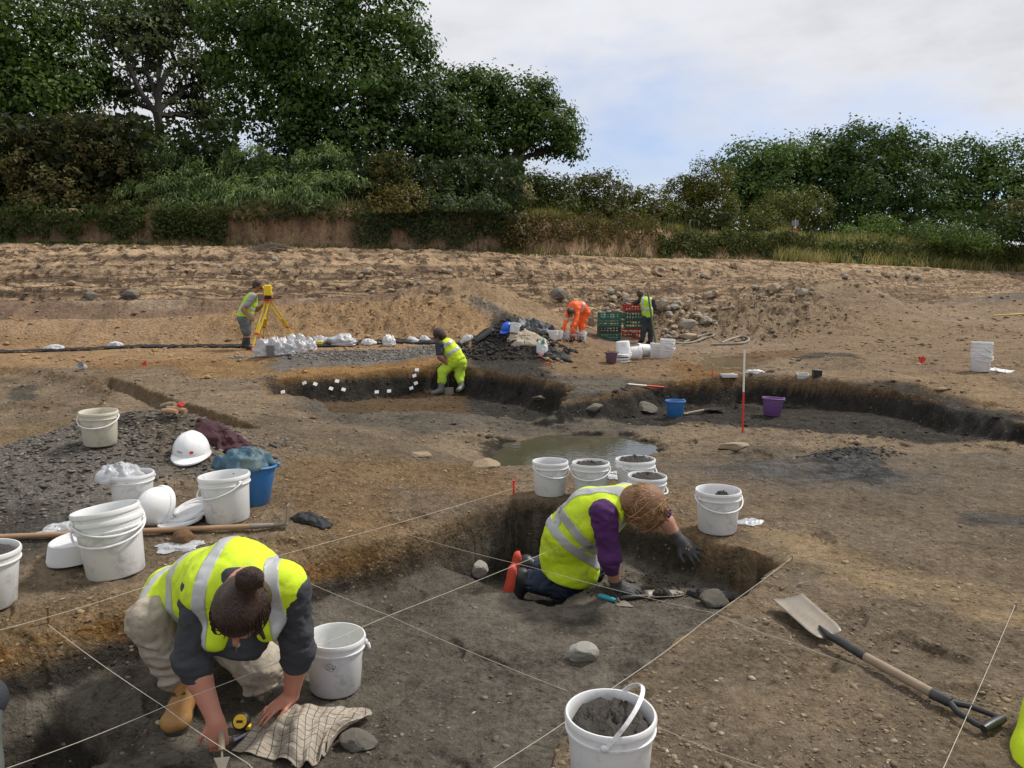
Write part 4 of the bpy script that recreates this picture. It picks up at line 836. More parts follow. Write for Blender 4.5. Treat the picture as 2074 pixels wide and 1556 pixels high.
def bucket_mesh(rb=.116, rt=.130, h=.262):
    wall = MB(); z0 = h
    prof = [(.0, .004), (rb - .006, .004), (rb, .012), (rt - .001, z0 - .052), (rt + .008, z0 - .052), (rt + .0085, z0 - .046), (rt + .004, z0 - .044), (rt + .004, z0 - .022), (rt + .009, z0 - .020), (rt + .010, z0 - .008), (rt + .006, z0), (rt + .001, z0), (rt - .003, z0 - .008), (rt - .004, z0 - .03), (rb - .006, .012), (.0, .010)]
    wall.lathe(prof, 40)
    for k in range(16):   # stiffening ribs under the rim
        pass
    return wall
def handle_mesh(rt=.130, h=.262, mode='down', tilt=0.0, r=.0050):
    """wire-like plastic bail hinged on the two lugs (on the local x axis)"""
    mb = MB(); pts = []; a = R(tilt) if mode == 'tilt' else R(-68)
    for i in range(25):
        q = math.pi * i / 24; x = math.cos(q) * (rt + .016); l = math.sin(q) * (rt + .004) * 1.02
        y = -l * math.cos(a) if mode == 'tilt' else -(rt + .016) * math.sin(q); z = l * math.sin(a) if mode == 'tilt' else -.072 * math.sin(q) ** .8
        pts.append((x, y, h - .036 + z))
    n = 6; o = 0
    mb.tube(pts, [r * 1.3 if 8 < i < 16 else r for i in range(25)], 7); return mb
def lug_mesh(sx, rt=.130, h=.262):
    mb = MB(); M = Matrix.Rotation(R(90), 3, 'Y'); mb.lathe([(0, -.008), (.012, -.008), (.013, 0), (.013, .006), (.006, .011), (0, .011)], 12, (sx * (rt + .008), 0, h - .036), M if sx > 0 else Matrix.Rotation(R(-90), 3, 'Y')); return mb
_bm = mesh_data('shell', bucket_mesh().v, bucket_mesh().f, True, [WHITEP]); _bm.set_sharp_from_angle(angle=R(35))
_bc = _bm.copy(); _bc.materials[0] = CREAMP
_hd = handle_mesh(); _hdm = mesh_data('handle', _hd.v, _hd.f, True, [WHITEP]); _lg = [mesh_data('handle_lug', lug_mesh(s).v, lug_mesh(s).f, True, [WHITEP]) for s in (-1, 1)]
def bucket(label, p, s, hz=0.0, tilt=(0, 0), mode='down', ht=60, group=None, cream=False, name='plastic_bucket', Rm=None):
    """p base centre, s size factor, hz turn of the handle axis, tilt x/y in degrees"""
    root = empty(name, tuple(p), label, 'bucket', group); root.scale = (s, s, s)
    Rr = Rm or (Matrix.Rotation(R(tilt[0]), 3, 'X') @ Matrix.Rotation(R(tilt[1]), 3, 'Y') @ Matrix.Rotation(R(hz), 3, 'Z')); root.rotation_euler = Rr.to_euler()
    link(bpy.data.objects.new('shell', _bc if cream else _bm), root)
    for m in _lg: link(bpy.data.objects.new('handle_lug', m), root)
    if mode == 'down': link(bpy.data.objects.new('handle', _hdm), root)
    elif mode == 'tilt':
        h_ = handle_mesh(mode='tilt', tilt=ht); h_.build('handle', WHITEP, root)
    return root
def soil_in(label, root, fill=.8, lump=.02, rs=0, rad=.118, name='soil_fill', part=0):
    """rough heap of soil inside a bucket (a separate thing that could be tipped out)"""
    v = []; f = []; n = 30; m = 12; r = random.Random(rs); z0 = .262 * fill
    for i in range(m + 1):
        for k in range(n):
            q = 2 * math.pi * k / n; rr = rad * (i / m) * part if part else rad * i / m; x, y = rr * math.cos(q), rr * math.sin(q)
            z = z0 + lump * (1 - (i / m) ** 2) * .9 + float(fbm(np.array([x * 34 + rs]), np.array([y * 34.]), 4, rs, .65, True)[0]) * lump * 1.5 * (1 if i < m else .2)
            v.append((x, y, z))
    if part: 
        v = [(x + .03, y + .02, z) for x, y, z in v]
    for i in range(m):
        for k in range(n):
            k2 = (k + 1) % n; f.append((i * n + k, i * n + n + k, i * n + n + k2, i * n + k2))
    f.append(tuple(n * m + k for k in range(n - 1, -1, -1)) if False else tuple(range(n * m, n * m + n)))
    M = root.matrix_basis
    o = mobj(name, v, f[:-1], DARKSOIL); o.location = root.location; o.rotation_euler = root.rotation_euler; o.scale = root.scale
    return tag(o, label, 'soil')
def bat(px, py, w, dz=0.0, ly=0.0):
    """base position and size factor of a bucket whose base front edge is at (px,py) and whose rim is w pixels wide"""
    p = hit(px, py); d0 = p.y; rad = w * d0 / FOC / 2 * .85; 
    q = Vector((p.x * (1 + rad / p.y), p.y + rad, 0)); q.z = Hs(q.x, q.y) + dz - .004
    d = q.y * cp + (CAMZ - q.z) * sp; rimd = d - .2 * sp
    return q, w * rimd / FOC / .280
B = {}
def put_bucket(key, label, px, py, w, **k):
    p, s = bat(px, py, w, k.pop('dz', 0)); k.setdefault('tilt', (random.uniform(-1.5, 1.5), random.uniform(-1.5, 1.5))); B[key] = bucket(label, p, s, **k); return B[key]
put_bucket('n', 'empty white bucket marked 156 in a diamond beside the kneeling woman', 680, 1418, 121, hz=8, mode=None, tilt=(0, 2))
h_ = MB(); h_.tube([(.146, -.012, .225), (.158, -.01, .20), (.156, .02, .19), (.150, .04, .20)], .006, 7); h_.build('handle', WHITEP, B['n'])
# the hand-written 156 in its diamond, drawn on the curved wall
def on_wall(u, v, ang0=-96, r0=.1235, zc=.165):
    z = zc + v; rr = .116 + (.130 - .116) * (z / .262) + .0012; a = R(ang0) + u / rr; return Vector((rr * math.cos(a), rr * math.sin(a), z))
ink = MB(); q_ = .001
def stroke(pts, r=.0011):
    out_ = []
    for (a, b) in zip(pts[:-1], pts[1:]):
        for i in range(5): out_.append(on_wall(a[0] + (b[0] - a[0]) * i / 5, a[1] + (b[1] - a[1]) * i / 5))
    out_.append(on_wall(*pts[-1])); ink.tube(out_, r, 4)
stroke([(-.026, -.004), (-.008, .020), (.026, .006), (.008, -.022), (-.026, -.004)])
stroke([(-.016, .005), (-.013, -.010)]); stroke([(.001, .009), (-.007, .007), (-.008, .000), (-.001, .000), (-.001, -.007), (-.009, -.009)]); stroke([(.015, .010), (.008, .003), (.007, -.007), (.014, -.009), (.016, -.003), (.008, -.001)])
ink.build('marking', INK, B['n'])
put_bucket('front', 'white bucket of dark soil with its handle raised, nearest the camera', 1237, 1700, 176, hz=0, mode=None)
def front_bucket():
    r = B['front']; p = at(1237, 1432, 2.28); p.z = 0; s = .98; g = Hs(p.x, p.y); r.location = (p.x, p.y, g); r.scale = (s, s, s * (at(1237, 1424, 2.33).z - g) / .262 / s * 1.0)
    hz = R(76); r.rotation_euler = (0, 0, hz)
    mb = MB(); pts = []
    for i in range(25):
        q = math.pi * i / 24; l = math.sin(q) * .128; pts.append((math.cos(q) * .142, -l * math.cos(R(48)) * 1.1, .226 + l * math.sin(R(48)) * 1.25))
    for i in range(24):
        a, b = Vector(pts[i]), Vector(pts[i + 1]); t = (b - a); sd2 = Vector((0, .9, .45)).normalized()
        mb.box((a + b) / 2, (t.length * 1.08, .013, .0045), Matrix((t.normalized(), sd2, t.normalized().cross(sd2))).transposed())
    mb.build('handle', WHITEP, r, False); return r
front_bucket()
soil_in('dark crumbly soil filling the nearest white bucket', B['front'], .80, .030, 5)
put_bucket('r', 'white bucket with hanging handle, alone at the trench edge right of the digger', 1452, 1088, 92, hz=5)
soil_in('small lump of dark soil in the lone bucket right of the digger', B['r'], .72, .03, 6, .06, part=.8)
put_bucket('a', 'nearly empty white bucket leftmost of the four behind the man in the trench', 1114, 1009, 74, hz=25)
soil_in('thin layer of dark soil in the leftmost bucket of the four', B['a'], .70, .012, 7)
put_bucket('b', 'white bucket full of soil second from left behind the trench', 1196, 1016, 77, hz=-15)
soil_in('dark soil heaped in the second bucket behind the trench', B['b'], .86, .022, 8)
put_bucket('c', 'rearmost white bucket of soil behind the digger with purple sleeves', 1287, 1015, 82, hz=40)
soil_in('dark soil heaped in the rearmost of the four buckets', B['c'], .88, .026, 9)
put_bucket('d', 'white bucket of soil right behind the digger\'s head', 1308, 1045, 80, hz=60, dz=0)
soil_in('dark soil heaped in the bucket right behind the digger\'s head', B['d'], .88, .024, 10)
# stacked pair at the left, leaning
p, s = bat(238, 1180, 130); Rm = Matrix.Rotation(R(-3), 3, 'X') @ Matrix.Rotation(R(-7), 3, 'Y') @ Matrix.Rotation(R(20), 3, 'Z')
B['s1'] = bucket('lower bucket of the leaning nested white pair in front of the lids', p, s, Rm=Rm); up_ = Rm @ Vector((0, 0, 1))
B['s2'] = bucket('upper bucket nested in the leaning white pair in front of the lids', p + up_ * .038 * s, s, Rm=Matrix.Rotation(R(-3), 3, 'X') @ Matrix.Rotation(R(-8), 3, 'Y') @ Matrix.Rotation(R(48), 3, 'Z'))
put_bucket('m', 'empty white bucket standing behind the wooden tool handle', 463, 1068, 102, hz=-35, tilt=(-1, -3))
put_bucket('e', 'white bucket cut off by the left edge of the photo', -25, 1243, 128, hz=-70, tilt=(0, 3))
soil_in('grey wet spoil in the bucket cut off by the left edge', B['e'], .86, .02, 12)
put_bucket('cream', 'dirty cream bucket standing behind the shale heap at the left', 205, 915, 74, hz=10, cream=True, tilt=(2, 1))
put_bucket('tray', 'white bucket with a plastic bag hanging over its rim', 272, 1048, 86, hz=40, tilt=(0, 0), mode=None)
# far groups
g_ = 'white buckets at the orange worker\'s feet'
for px, py, w, lab in ((1121, 690, 21, 'leftmost small white bucket before the orange worker'), (1131, 692, 19, 'second white bucket from the left before the orange worker'), (1147, 691, 18, 'third white bucket from the left before the orange worker'), (1178, 691, 21, 'white bucket standing apart by the orange worker\'s right hand')):
    put_bucket(px, lab, px, py, w, hz=random.uniform(-40, 40), group=g_)
p, s = bat(1041, 686, 22); p.z += .03; bucket('small white bucket tipped over a little on top of the dark clay heap', p, s, hz=0, tilt=(-12, 9))
p = hit(1262, 731); B['u'] = bucket('white bucket upside down on a pile of lids and handles', p + Vector((0, .12, .36)), 1.1, tilt=(180, 6), group='white buckets near the crates', mode=None)
def lying(px, py, lab, yaw, s=1.1, group='white buckets near the crates', pitch=88):
    p = hit(px, py); Rm = Matrix.Rotation(R(yaw), 3, 'Z') @ Matrix.Rotation(R(pitch), 3, 'X') @ Matrix.Rotation(R(30), 3, 'Z')
    bucket(lab, p + Vector((0, .12, .13 * s)) - Rm @ Vector((0, 0, .13 * s)), s, Rm=Rm, group=group)
lying(1284, 731, 'white bucket lying on its side next to the upturned one', 100); lying(1306, 726, 'white bucket lying with its open mouth to the left', -75, 1.15)
p, s = bat(1330, 726, 26); bucket('tall white bucket standing near the right end of the row', p, 1.15, tilt=(0, 4), group='white buckets near the crates'); p, s = bat(1348, 726, 24)
for k in range(3): bucket(['lowest', 'middle', 'topmost'][k] + ' of the nested white buckets at the right end of the row', p + Vector((.012 * k, 0, .05 * k)), 1.1, tilt=(2, 6 - 2 * k), hz=50 * k, group='white buckets near the crates')
p, s = bat(1985, 755, 40)
for k in range(4): bucket(['lowest', 'second', 'third', 'topmost'][k] + ' bucket of the nested white stack alone on the right', p + Vector((0, 0, .052 * k * s)), s, tilt=(0, random.uniform(-1, 1)), hz=40 * k, group='nested white buckets on the right')
def tub(label, px, py, w, m, hz=0, tilt=(0, 0), ratio=.80, handle=True):
    p, s = bat(px, py, w); s = s * .28 / .34
    root = empty('rubber_tub', tuple(p), label, 'tub'); root.scale = (s, s, s); root.rotation_euler = (R(tilt[0]), R(tilt[1]), R(hz)); H_ = .34 * ratio
    mb = MB(); mb.lathe([(0, .003), (.112, .003), (.118, .010), (.150, H_ - .03), (.158, H_ - .026), (.166, H_ - .018), (.168, H_ - .008), (.162, H_), (.154, H_), (.148, H_ - .01), (.112, .014), (0, .012)], 36); o = mb.build('shell', m, root)
    for s_ in (-1, 1):
        l = MB(); l.box((s_ * .165, 0, H_ - .010), (.03, .05, .035), None, .008); l.build('handle_lug', m, root)
    if handle:
        h = MB(); h.tube([(math.cos(q) * .17, -.165 * math.sin(q) * .9, H_ - .01 - .03 * math.sin(q)) for q in [math.pi * i / 20 for i in range(21)]], .003, 6); h.build('handle', STEEL, root)
    return root, s, H_
tub('bright blue rubber tub standing near the ranging rod', 1367, 846, 43, BLUEP, hz=30)
tub('purple rubber tub standing before the black trench face', 1563, 847, 46, PURPP, hz=10, tilt=(0, 3))
tub('faded mauve rubber tub left of the white buckets', 1238, 738, 28, MAUVP)
tb, tbs, tbh = tub('blue rubber tub stuffed with old tarpaulin behind the white bucket', 512, 1030, 96, BLUEP, hz=20, tilt=(0, 4), ratio=.86, handle=False)
h = MB(); h.tube([(.16, 0, .28), (.17, .02, .36), (.15, .03, .41)], .003, 6); h.build('handle', STEEL, tb); h = MB(); h.tube([(.16, .03, .40), (.10, .04, .425)], .011, 8); h.build('handle_grip', BLACKP, tb)
# lids
_ld = MB().lathe([(0, .004), (.118, .004), (.120, .011), (.134, .012), (.139, .009), (.1395, -.006), (.136, -.006), (.135, .006), (.118, .0), (0, .0)], 36)
LIDM = mesh_data('bucket_lid', _ld.v, _ld.f, True, [WHITEP]); LIDM.set_sharp_from_angle(angle=R(35))
def lid(p, s, rot, label, group='bucket lids on the left bank'):
    o = link(bpy.data.objects.new('bucket_lid', LIDM)); o.location = p; o.scale = (s, s, s); o.rotation_euler = rot; return tag(o, label, 'lid', group)
p = hit(142, 1146); p = Vector((p.x, p.y + .09, Hs(p.x, p.y + .09) + .006))
for k in range(11): lid(p + Vector((.0015 * k, .0005 * k, .0088 * k)), 1.12, (R(2), R(-6), 0), 'topmost lid of the neat white stack left of the leaning buckets' if k == 10 else ['lowest', 'second', 'third', 'fourth', 'fifth', 'sixth', 'seventh', 'eighth', 'ninth', 'tenth'][k] + ' lid from below in the neat stack left of the leaning buckets', 'bucket lids stacked left of the leaning buckets')
p = hit(345, 1073); z = Hs(p.x, p.y + .1)
lid(Vector((p.x + .02, p.y + .09, z + .016)), .9, (R(3), R(-8), 0), 'lowest of the fanned white lids by the tool handle'); lid(Vector((p.x + .03, p.y + .17, z + .045)), .9, (R(10), R(-12), 0), 'dirty white lid leaning on the fanned pile'); lid(Vector((p.x + .07, p.y + .21, z + .058)), .95, (R(12), R(-9), 0), 'rear lid of the fanned pile touching the bucket')
p = hit(1262, 735)
for k in range(7): lid(p + Vector((random.uniform(-.015, .015), .14, .012 + .022 * k)), 1.05, (R(random.uniform(-7, 7)), R(random.uniform(-7, 7)), 0), ['lowest', 'second', 'third', 'fourth', 'fifth', 'sixth', 'topmost'][k] + ' lid of the untidy pile under the upturned bucket', 'lids under the upturned bucket')

# ------------------------------------------------------------------ hard hats
HATW = mat('white_hard_hat_shell', (.80, .80, .80), .3, .03, 5, .02, 20, dirt=.04); REDM = mat('red_paint', (.62, .03, .025), .45, .1, 10, .05, 30); HATB = mat('blue_hard_hat_shell', (.02, .10, .60), .3, .05, 5, 0)
def hard_hat(label, p, w, rot, m, detail=True):
    root = empty('hard_hat', tuple(p), label, 'hard hat'); root.scale = (w, w, w); root.rotation_euler = rot
    v, f = [], []; nu, nv = 40, 14
    for j in range(nv + 1):
        t = j / nv * math.pi / 2
        for i in range(nu):
            a = 2 * math.pi * i / nu; rx, ry = .43, .50; x = rx * math.cos(a) * math.cos(t); y = ry * math.sin(a) * math.cos(t); z = .52 * math.sin(t) ** .92
            rid = .018 * math.exp(-(x / .10) ** 2) * math.sin(t) + .010 * math.exp(-((abs(x) - .2) / .03) ** 2) * math.sin(t) ** 2; q = Vector((x, y, z)); q *= 1 + rid / .5; v.append(q + Vector((0, 0, .10)))
    for j in range(nv):
        for i in range(nu): f.append((j * nu + i, j * nu + (i + 1) % nu, (j + 1) * nu + (i + 1) % nu, (j + 1) * nu + i))
    mobj('shell', v, f, m, root)
    b = MB(); prof = []
    for i in range(nu + 1):
        a = 2 * math.pi * i / nu; pk = max(0, -math.sin(a)) ** 2.2; e = .04 + .17 * pk; prof.append((a, e, pk))
    for (a, e, pk) in prof:
        for (k, dz) in ((0, .13), (0, .08), (1, .035), (1, .0)):
            rx, ry = .43 + .008 + e * k * .55, .50 + .008 + e * k; b.v.append(Vector((rx * math.cos(a), ry * math.sin(a), dz + .03 - .05 * pk * k)))
    for i in range(nu):
        for k in range(3): b.f.append((i * 4 + k, i * 4 + k + 1, i * 4 + 5 + k, i * 4 + 4 + k))
    b.build('brim', m, root); hb = MB(); hb.lathe([(.36, -.05), (.38, -.05), (.38, .10), (.36, .10)], 28); hb.v = [Vector((q.x, q.y * 1.12, q.z)) for q in hb.v]; hb.build('headband', BLACKP, root)
    if detail:
        l = MB(); A = R(-90 + 18)
        def sh_(x, z, k=1.03):
            a = R(-90) + x / .47; cz = math.sqrt(max(0, 1 - ((z - .1) / .52) ** 2)); return Vector((.43 * math.cos(a) * cz * k, .50 * math.sin(a) * cz * k, z))
        c = [sh_(.14 + .055 * math.cos(q), .235 + .035 * math.sin(q)) for q in [2 * math.pi * i / 16 for i in range(16)]]; l.v = c; l.f = [tuple(range(16))]; l.build('badge', REDM, root, False)
        tx = MB(); GR = mat('grey_print', (.2, .2, .22), .6, 0, 5, 0)
        for k, seg in enumerate([[(0, 0), (0, .045)], [(-.015, .045), (.015, .045)], [(.035, 0), (.035, .045), (.055, .02), (.075, .045), (.075, 0)], [(.1, 0), (.1, .045)], [(.12, 0), (.12, .03), (.145, .0), (.145, .03)]]):
            tx.tube([sh_(-.24 + x, .22 + z, 1.035) for x, z in seg], .005, 4)
        tx.build('lettering', GR, root)
    return root
p = hit(374, 935); hard_hat('white hard hat with a small red badge on the shale heap', p + Vector((0, .12, .015)), .29, (R(6), R(2), R(8)), HATW)
p = hit(300, 1070); hard_hat('white hard hat tipped on end behind the leaning buckets', p + Vector((0.02, .12, .09)), .24, (R(70), R(20), R(-25)), HATW, False)
p = hit(1030, 678); hard_hat('blue hard hat on the dark clay heap', p + Vector((-.02, .1, .08)), .25, (R(20), R(10), R(-40)), HATB, False)

# ------------------------------------------------------------------ cloth, bags, sheets
def crumple(name, label, cat, p, rx, ry, amp, m, rs, rot=0, freq=6.0, rough=.5, spike=0.0, n=44, base=.3, parent=None, follow=True, domez=0.0):
    r = np.random.default_rng(rs); g = np.linspace(0, 1, n); v = []; a = np.linspace(0, 2 * np.pi, n + 12, endpoint=False)
    Rr, A = np.meshgrid(np.linspace(0, 1, n // 2), a, indexing='ij')
    edge = 1 + .55 * fbm(np.cos(A) * 1.6 + rs, np.sin(A) * 1.6, 4, rs); X = Rr * np.cos(A) * edge * rx; Y = Rr * np.sin(A) * edge * ry
    c, s = math.cos(R(rot)), math.sin(R(rot)); X, Y = X * c - Y * s, X * s + Y * c
    mx = max(rx, ry); q = fbm(X / mx * freq * .35 + rs, Y / mx * freq * .35, 5, rs, rough, True); q2 = fbm(X / mx * freq + rs, Y / mx * freq, 3, rs + 2, rough, True)
    Z = amp * (base + .36 * (q + .3) + .10 * q2 + .12 * np.abs(np.sin((X * 1.7 + Y * .8) / mx * 3 + 2 * q))) * (1 - .85 * Rr ** 5) + domez * np.sqrt(np.clip(1 - Rr ** 2, 0, 1))
    Z = np.maximum(Z, .004 + .002 * Rr)
    if follow: Z = Z + H((X + p.x).ravel(), (Y + p.y).ravel()).reshape(X.shape) - p.z
    X += .12 * mx * fbm(X / mx * 4 + 9, Z / mx * 4, 3, rs); Y += .12 * mx * fbm(Y / mx * 4 + 5, Z / mx * 4, 3, rs + 1)
    V = np.stack([X, Y, Z], -1).reshape(-1, 3); na = len(a); f = []
    I = np.arange(len(V)).reshape(X.shape); I2 = np.roll(I, -1, 1); F = np.stack([I[:-1], I[1:], I2[1:], I2[:-1]], -1).reshape(-1, 4)
    me = mesh_data(name, V, F, True, [m]); o = link(bpy.data.objects.new(name, me), parent); o.location = p
    md = o.modifiers.new('thickness', 'SOLIDIFY'); md.thickness = .002
    if label: tag(o, label, cat)
    return o
BLACKC = mat('black_cloth', (.014, .014, .016), .75, .3, 12, .3, 200, dirt=.15, dirtcol=(.08, .07, .06)); MAROON = mat('maroon_cloth', (.045, .012, .018), .85, .2, 10, .3, 100)
BAGM = mat('clear_plastic_film', (.55, .56, .58), .25, .12, 8, .15, 30, alpha=.72); BAGW = mat('white_plastic_sack', (.55, .55, .55), .4, .1, 8, .2, 30, dirt=.2)
TARPB = mat('faded_blue_tarpaulin', (.040, .105, .15), .6, .35, 10, .4, 40, dirt=.55, dirtcol=(.17, .16, .10), dscale=5); TARPG = mat('green_tarpaulin', (.045, .10, .075), .65, .3, 10, .3, 40, dirt=.45, dirtcol=(.16, .14, .09))
TARPK = mat('dark_grey_tarpaulin', (.045, .048, .055), .5, .3, 8, .3, 40, dirt=.2, dirtcol=(.14, .12, .1)); BEIGE = mat('beige_sheet', (.36, .30, .22), .8, .15, 8, .2, 40, dirt=.3)
crumple('black_glove_pair', 'crumpled black glove beside the hoe blade', 'glove', hit(632, 1058), .15, .075, .055, BLACKC, 3, -12)
crumple('black_cloth', 'crumpled black cloth on the trench corner by the flat stone', 'cloth', hit(1440, 1212), .115, .055, .05, BLACKC, 4, -10, follow=False, base=.5)
crumple('maroon_jacket', 'dark maroon jacket thrown behind the shale heap', 'jacket', hit(455, 893), .27, .14, .10, MAROON, 5, -25)
tp = Matrix.Translation(tb.location); p = Vector(tb.location) + Vector((-.02, -.01, tbh * tbs - .035))
crumple('tarpaulin', 'faded blue and green tarpaulin stuffed into the blue tub', 'tarpaulin', p, .165, .14, .10, TARPB, 8, 0, 4, .5, follow=False, base=.8)
crumple('tarpaulin', 'greenish fold of tarpaulin hanging over the left rim of the blue tub', 'tarpaulin', p + Vector((-.12, .0, .0)), .11, .10, .08, TARPB, 12, 20, 4, .5, follow=False, base=.7)
crumple('green_cloth', 'dark green cloth on top of the blue tub', 'cloth', p + Vector((.01, .06, .03)), .085, .07, .08, TARPG, 14, 20, 4, .5, follow=False, base=.7)
crumple('black_sheeting', 'black plastic sheeting heaped behind the clay heap', 'sheeting', hit(1082, 668), .75, .35, .26, TARPK, 15, 0, 5)
crumple('beige_sheet', 'beige sheet beside the tipped white bucket', 'sheet', hit(1065, 685), .38, .16, .07, BEIGE, 16, 5, 5)
crumple('black_jacket', 'black jacket lying right of the dark clay heap', 'jacket', hit(1122, 722), .36, .14, .12, BLACKC, 17, -12)
crumple('white_bag', 'small white bag behind the green bottle', 'bag', hit(1098, 714), .12, .10, .16, BAGW, 18, base=.8)
crumple('clear_bag', 'clear plastic bag draped on the bucket behind the leaning pair', 'bag', Vector(B['tray'].location) + Vector((-.06, -.02, .19)), .13, .10, .10, BAGM, 19, 20, 4, .5, follow=False, base=.6)
crumple('clear_bag', 'torn clear plastic lying left of the leaning buckets', 'bag', hit(125, 1072), .13, .05, .04, BAGM, 20, 35)
crumple('plastic_sheet', 'white plastic sheet on the ground in front of the ranging rod', 'sheet', hit(1526, 756), .16, .06, .07, BAGW, 22)
crumple('plastic_sheet', 'flat white bag next to the nested bucket stack', 'bag', hit(2025, 752), .22, .12, .05, BAGW, 23)
crumple('plastic_bag', 'dirty clear bag lying at the foot of the lone bucket', 'bag', hit(1518, 1060), .085, .07, .022, BAGM, 25, 30)
crumple('finds_bag', 'clear finds bag under the brown stone', 'bag', hit(362, 1108), .13, .055, .022, BAGM, 26, 10)
crumple('plastic_sheet', 'thin clear sheet behind the second bucket from left', 'sheet', hit(1245, 965), .12, .10, .03, BAGM, 27, 30)
def full_bag(label, px, py, w, hpx, rs, m=None, group=None):
    p = hit(px, py); d = p.y; rw, hh = w / 2 * d / FOC, hpx * d / FOC; V, F = ico(4) if False else (None, None)
    bm = bmesh.new(); bmesh.ops.create_icosphere(bm, subdivisions=4, radius=1); v = np.array([q.co[:] for q in bm.verts]); f = np.array([[q.index for q in fc.verts] for fc in bm.faces]); bm.free()
    t = (v[:, 2] + 1) / 2; wid = np.interp(t, [0, .12, .5, .68, .8, 1], [1.05, 1.15, 1.12, 1.02, .88, .55]); n3 = vn3(v[:, 0] * 3 + rs, v[:, 1] * 3, v[:, 2] * 3); rid = 1 - 2 * np.abs(vn3(v[:, 0] * 5 + rs, v[:, 1] * 5, v[:, 2] * 2.2, 3))
    hr = np.sqrt(v[:, 0] ** 2 + v[:, 1] ** 2) + 1e-6; k = wid * (1 + .22 * n3 + .20 * rid * sst(.35, .7, t)); rr = np.minimum(hr * 1.6, 1) * k
    X = v[:, 0] / hr * rr * rw; Y = v[:, 1] / hr * rr * rw * .8; ang = np.arctan2(v[:, 1], v[:, 0]); Z = t * hh * .62 + sst(.5, .95, t) * hh * (.12 + .16 * np.sin(ang * 2 + rs) + .06 * np.sin(ang * 5 + rs * 2) + .14 * rid) + hh * .12 * n3
    o = mobj('plastic_bag', np.stack([X, Y, Z], 1), f, m or BAGM); o.location = p + Vector((0, rw * .7, -.01)); return tag(o, label, 'bag', group)
SAMP = mat('grey_sample_pot', (.16, .16, .17), .5, .1, 10, 0)
for i, (px, py, w, h_, lab) in enumerate([(531, 724, 34, 40, 'leftmost full clear bag of samples at the tripod foot'), (557, 722, 30, 42, 'second clear bag of samples from the tripod foot'), (578, 720, 30, 36, 'third clear bag of samples in the row by the tripod'), (598, 715, 34, 38, 'fourth clear bag of samples in the row by the tripod'), (621, 712, 30, 30, 'rightmost full bag in the row by the tripod'),
                                  (645, 700, 34, 22, 'half empty bag with a yellow packet behind the row'), (689, 702, 50, 28, 'wide clear bag alone right of the sample row'), (787, 702, 22, 26, 'upright knotted white sack on the black strip')]):
    full_bag(lab, px, py, w, h_, 30 + i, BAGW if i == 7 else None, 'clear sample bags by the tripod' if i < 5 else None)
mb = MB(); p = hit(547, 724); mb.lathe([(0, 0), (.075, 0), (.08, .01), (.085, .2), (.09, .205), (.09, .225), (0, .23)], 20)
o = mb.build('sample_pot', SAMP); o.location = p + Vector((0, .06, 0)); tag(o, 'dark grey pot standing between the first two sample bags', 'pot')
mb = MB(); mb.box((0, 0, .05), (.2, .12, .10), None, .02); o = mb.build('yellow_packet', mat('yellow_paper', (.65, .5, .08), .6)); o.location = hit(647, 700) + Vector((0, -.05, .02)); tag(o, 'yellow packet in front of the half empty bag', 'packet')
# black strip of sheeting pegged with sandbags
def strip(name, label, pts, wid, m, amp=.02, lift=.02, cat='sheeting'):
    P = [hit(*q) for q in pts]; V = []; n = 160; ts = np.linspace(0, len(P) - 1, n)
    for t in ts:
        i = min(int(t), len(P) - 2); a = P[i].lerp(P[i + 1], t - i); dv = (P[i + 1] - P[i]).normalized(); nn = Vector((-dv.y, dv.x, 0)).normalized()
        for k in range(6):
            w = wid * (1 + .25 * float(gn2(np.array([t * 3.1]), np.array([1.5]))[0])); q = a + nn * w * (k / 5 - .5); V.append((q.x, q.y, 0, k))
    A = np.array(V); Z = H(A[:, 0], A[:, 1]) + lift + amp * (fbm(A[:, 0] * 5, A[:, 1] * 5, 3, 9, .5, True) + .4) + np.where((A[:, 3] > 0) & (A[:, 3] < 5), lift, -.01); W = np.stack([A[:, 0], A[:, 1], Z], 1)
    I = np.arange(len(W)).reshape(n, 6); F = np.stack([I[:-1, :-1], I[:-1, 1:], I[1:, 1:], I[1:, :-1]], -1).reshape(-1, 4); o = mobj(name, W, F, m); md = o.modifiers.new('thickness', 'SOLIDIFY'); md.thickness = .003
    return tag(o, label, cat)
BLKS = mat('black_polythene', (.012, .012, .014), .35, .3, 6, .3, 20)
strip('black_polythene_strip', 'long black polythene strip running behind the surveyor', [(-120, 717), (0, 714), (150, 711), (250, 706), (350, 704), (470, 703), (510, 703)], .30, BLKS)
strip('black_polythene_strip', 'black polythene strip under the sandbags right of the sample bags', [(640, 702), (720, 697), (800, 694), (900, 693), (985, 688)], .34, BLKS)
for i, (px, py, w, lab) in enumerate([(110, 711, 44, 'flattened white bag on the black strip at the far left'), (230, 705, 36, 'small white bag on the black strip left of the surveyor'), (745, 700, 30, 'pale sandbag at the left end of the right-hand strip'), (835, 696, 26, 'left sandbag of the pair behind the bending digger'), (860, 693, 26, 'right sandbag of the pair behind the bending digger'), (944, 695, 26, 'lone white sandbag right of the bending digger')]):
    p = hit(px, py); rw = w / 2 * p.y / FOC; crumple('sandbag', lab, 'sandbag', p + Vector((0, .06, 0)), rw, rw * .55, .05, BAGW, 60 + i, 0, 3, .4, base=.5, domez=.09)
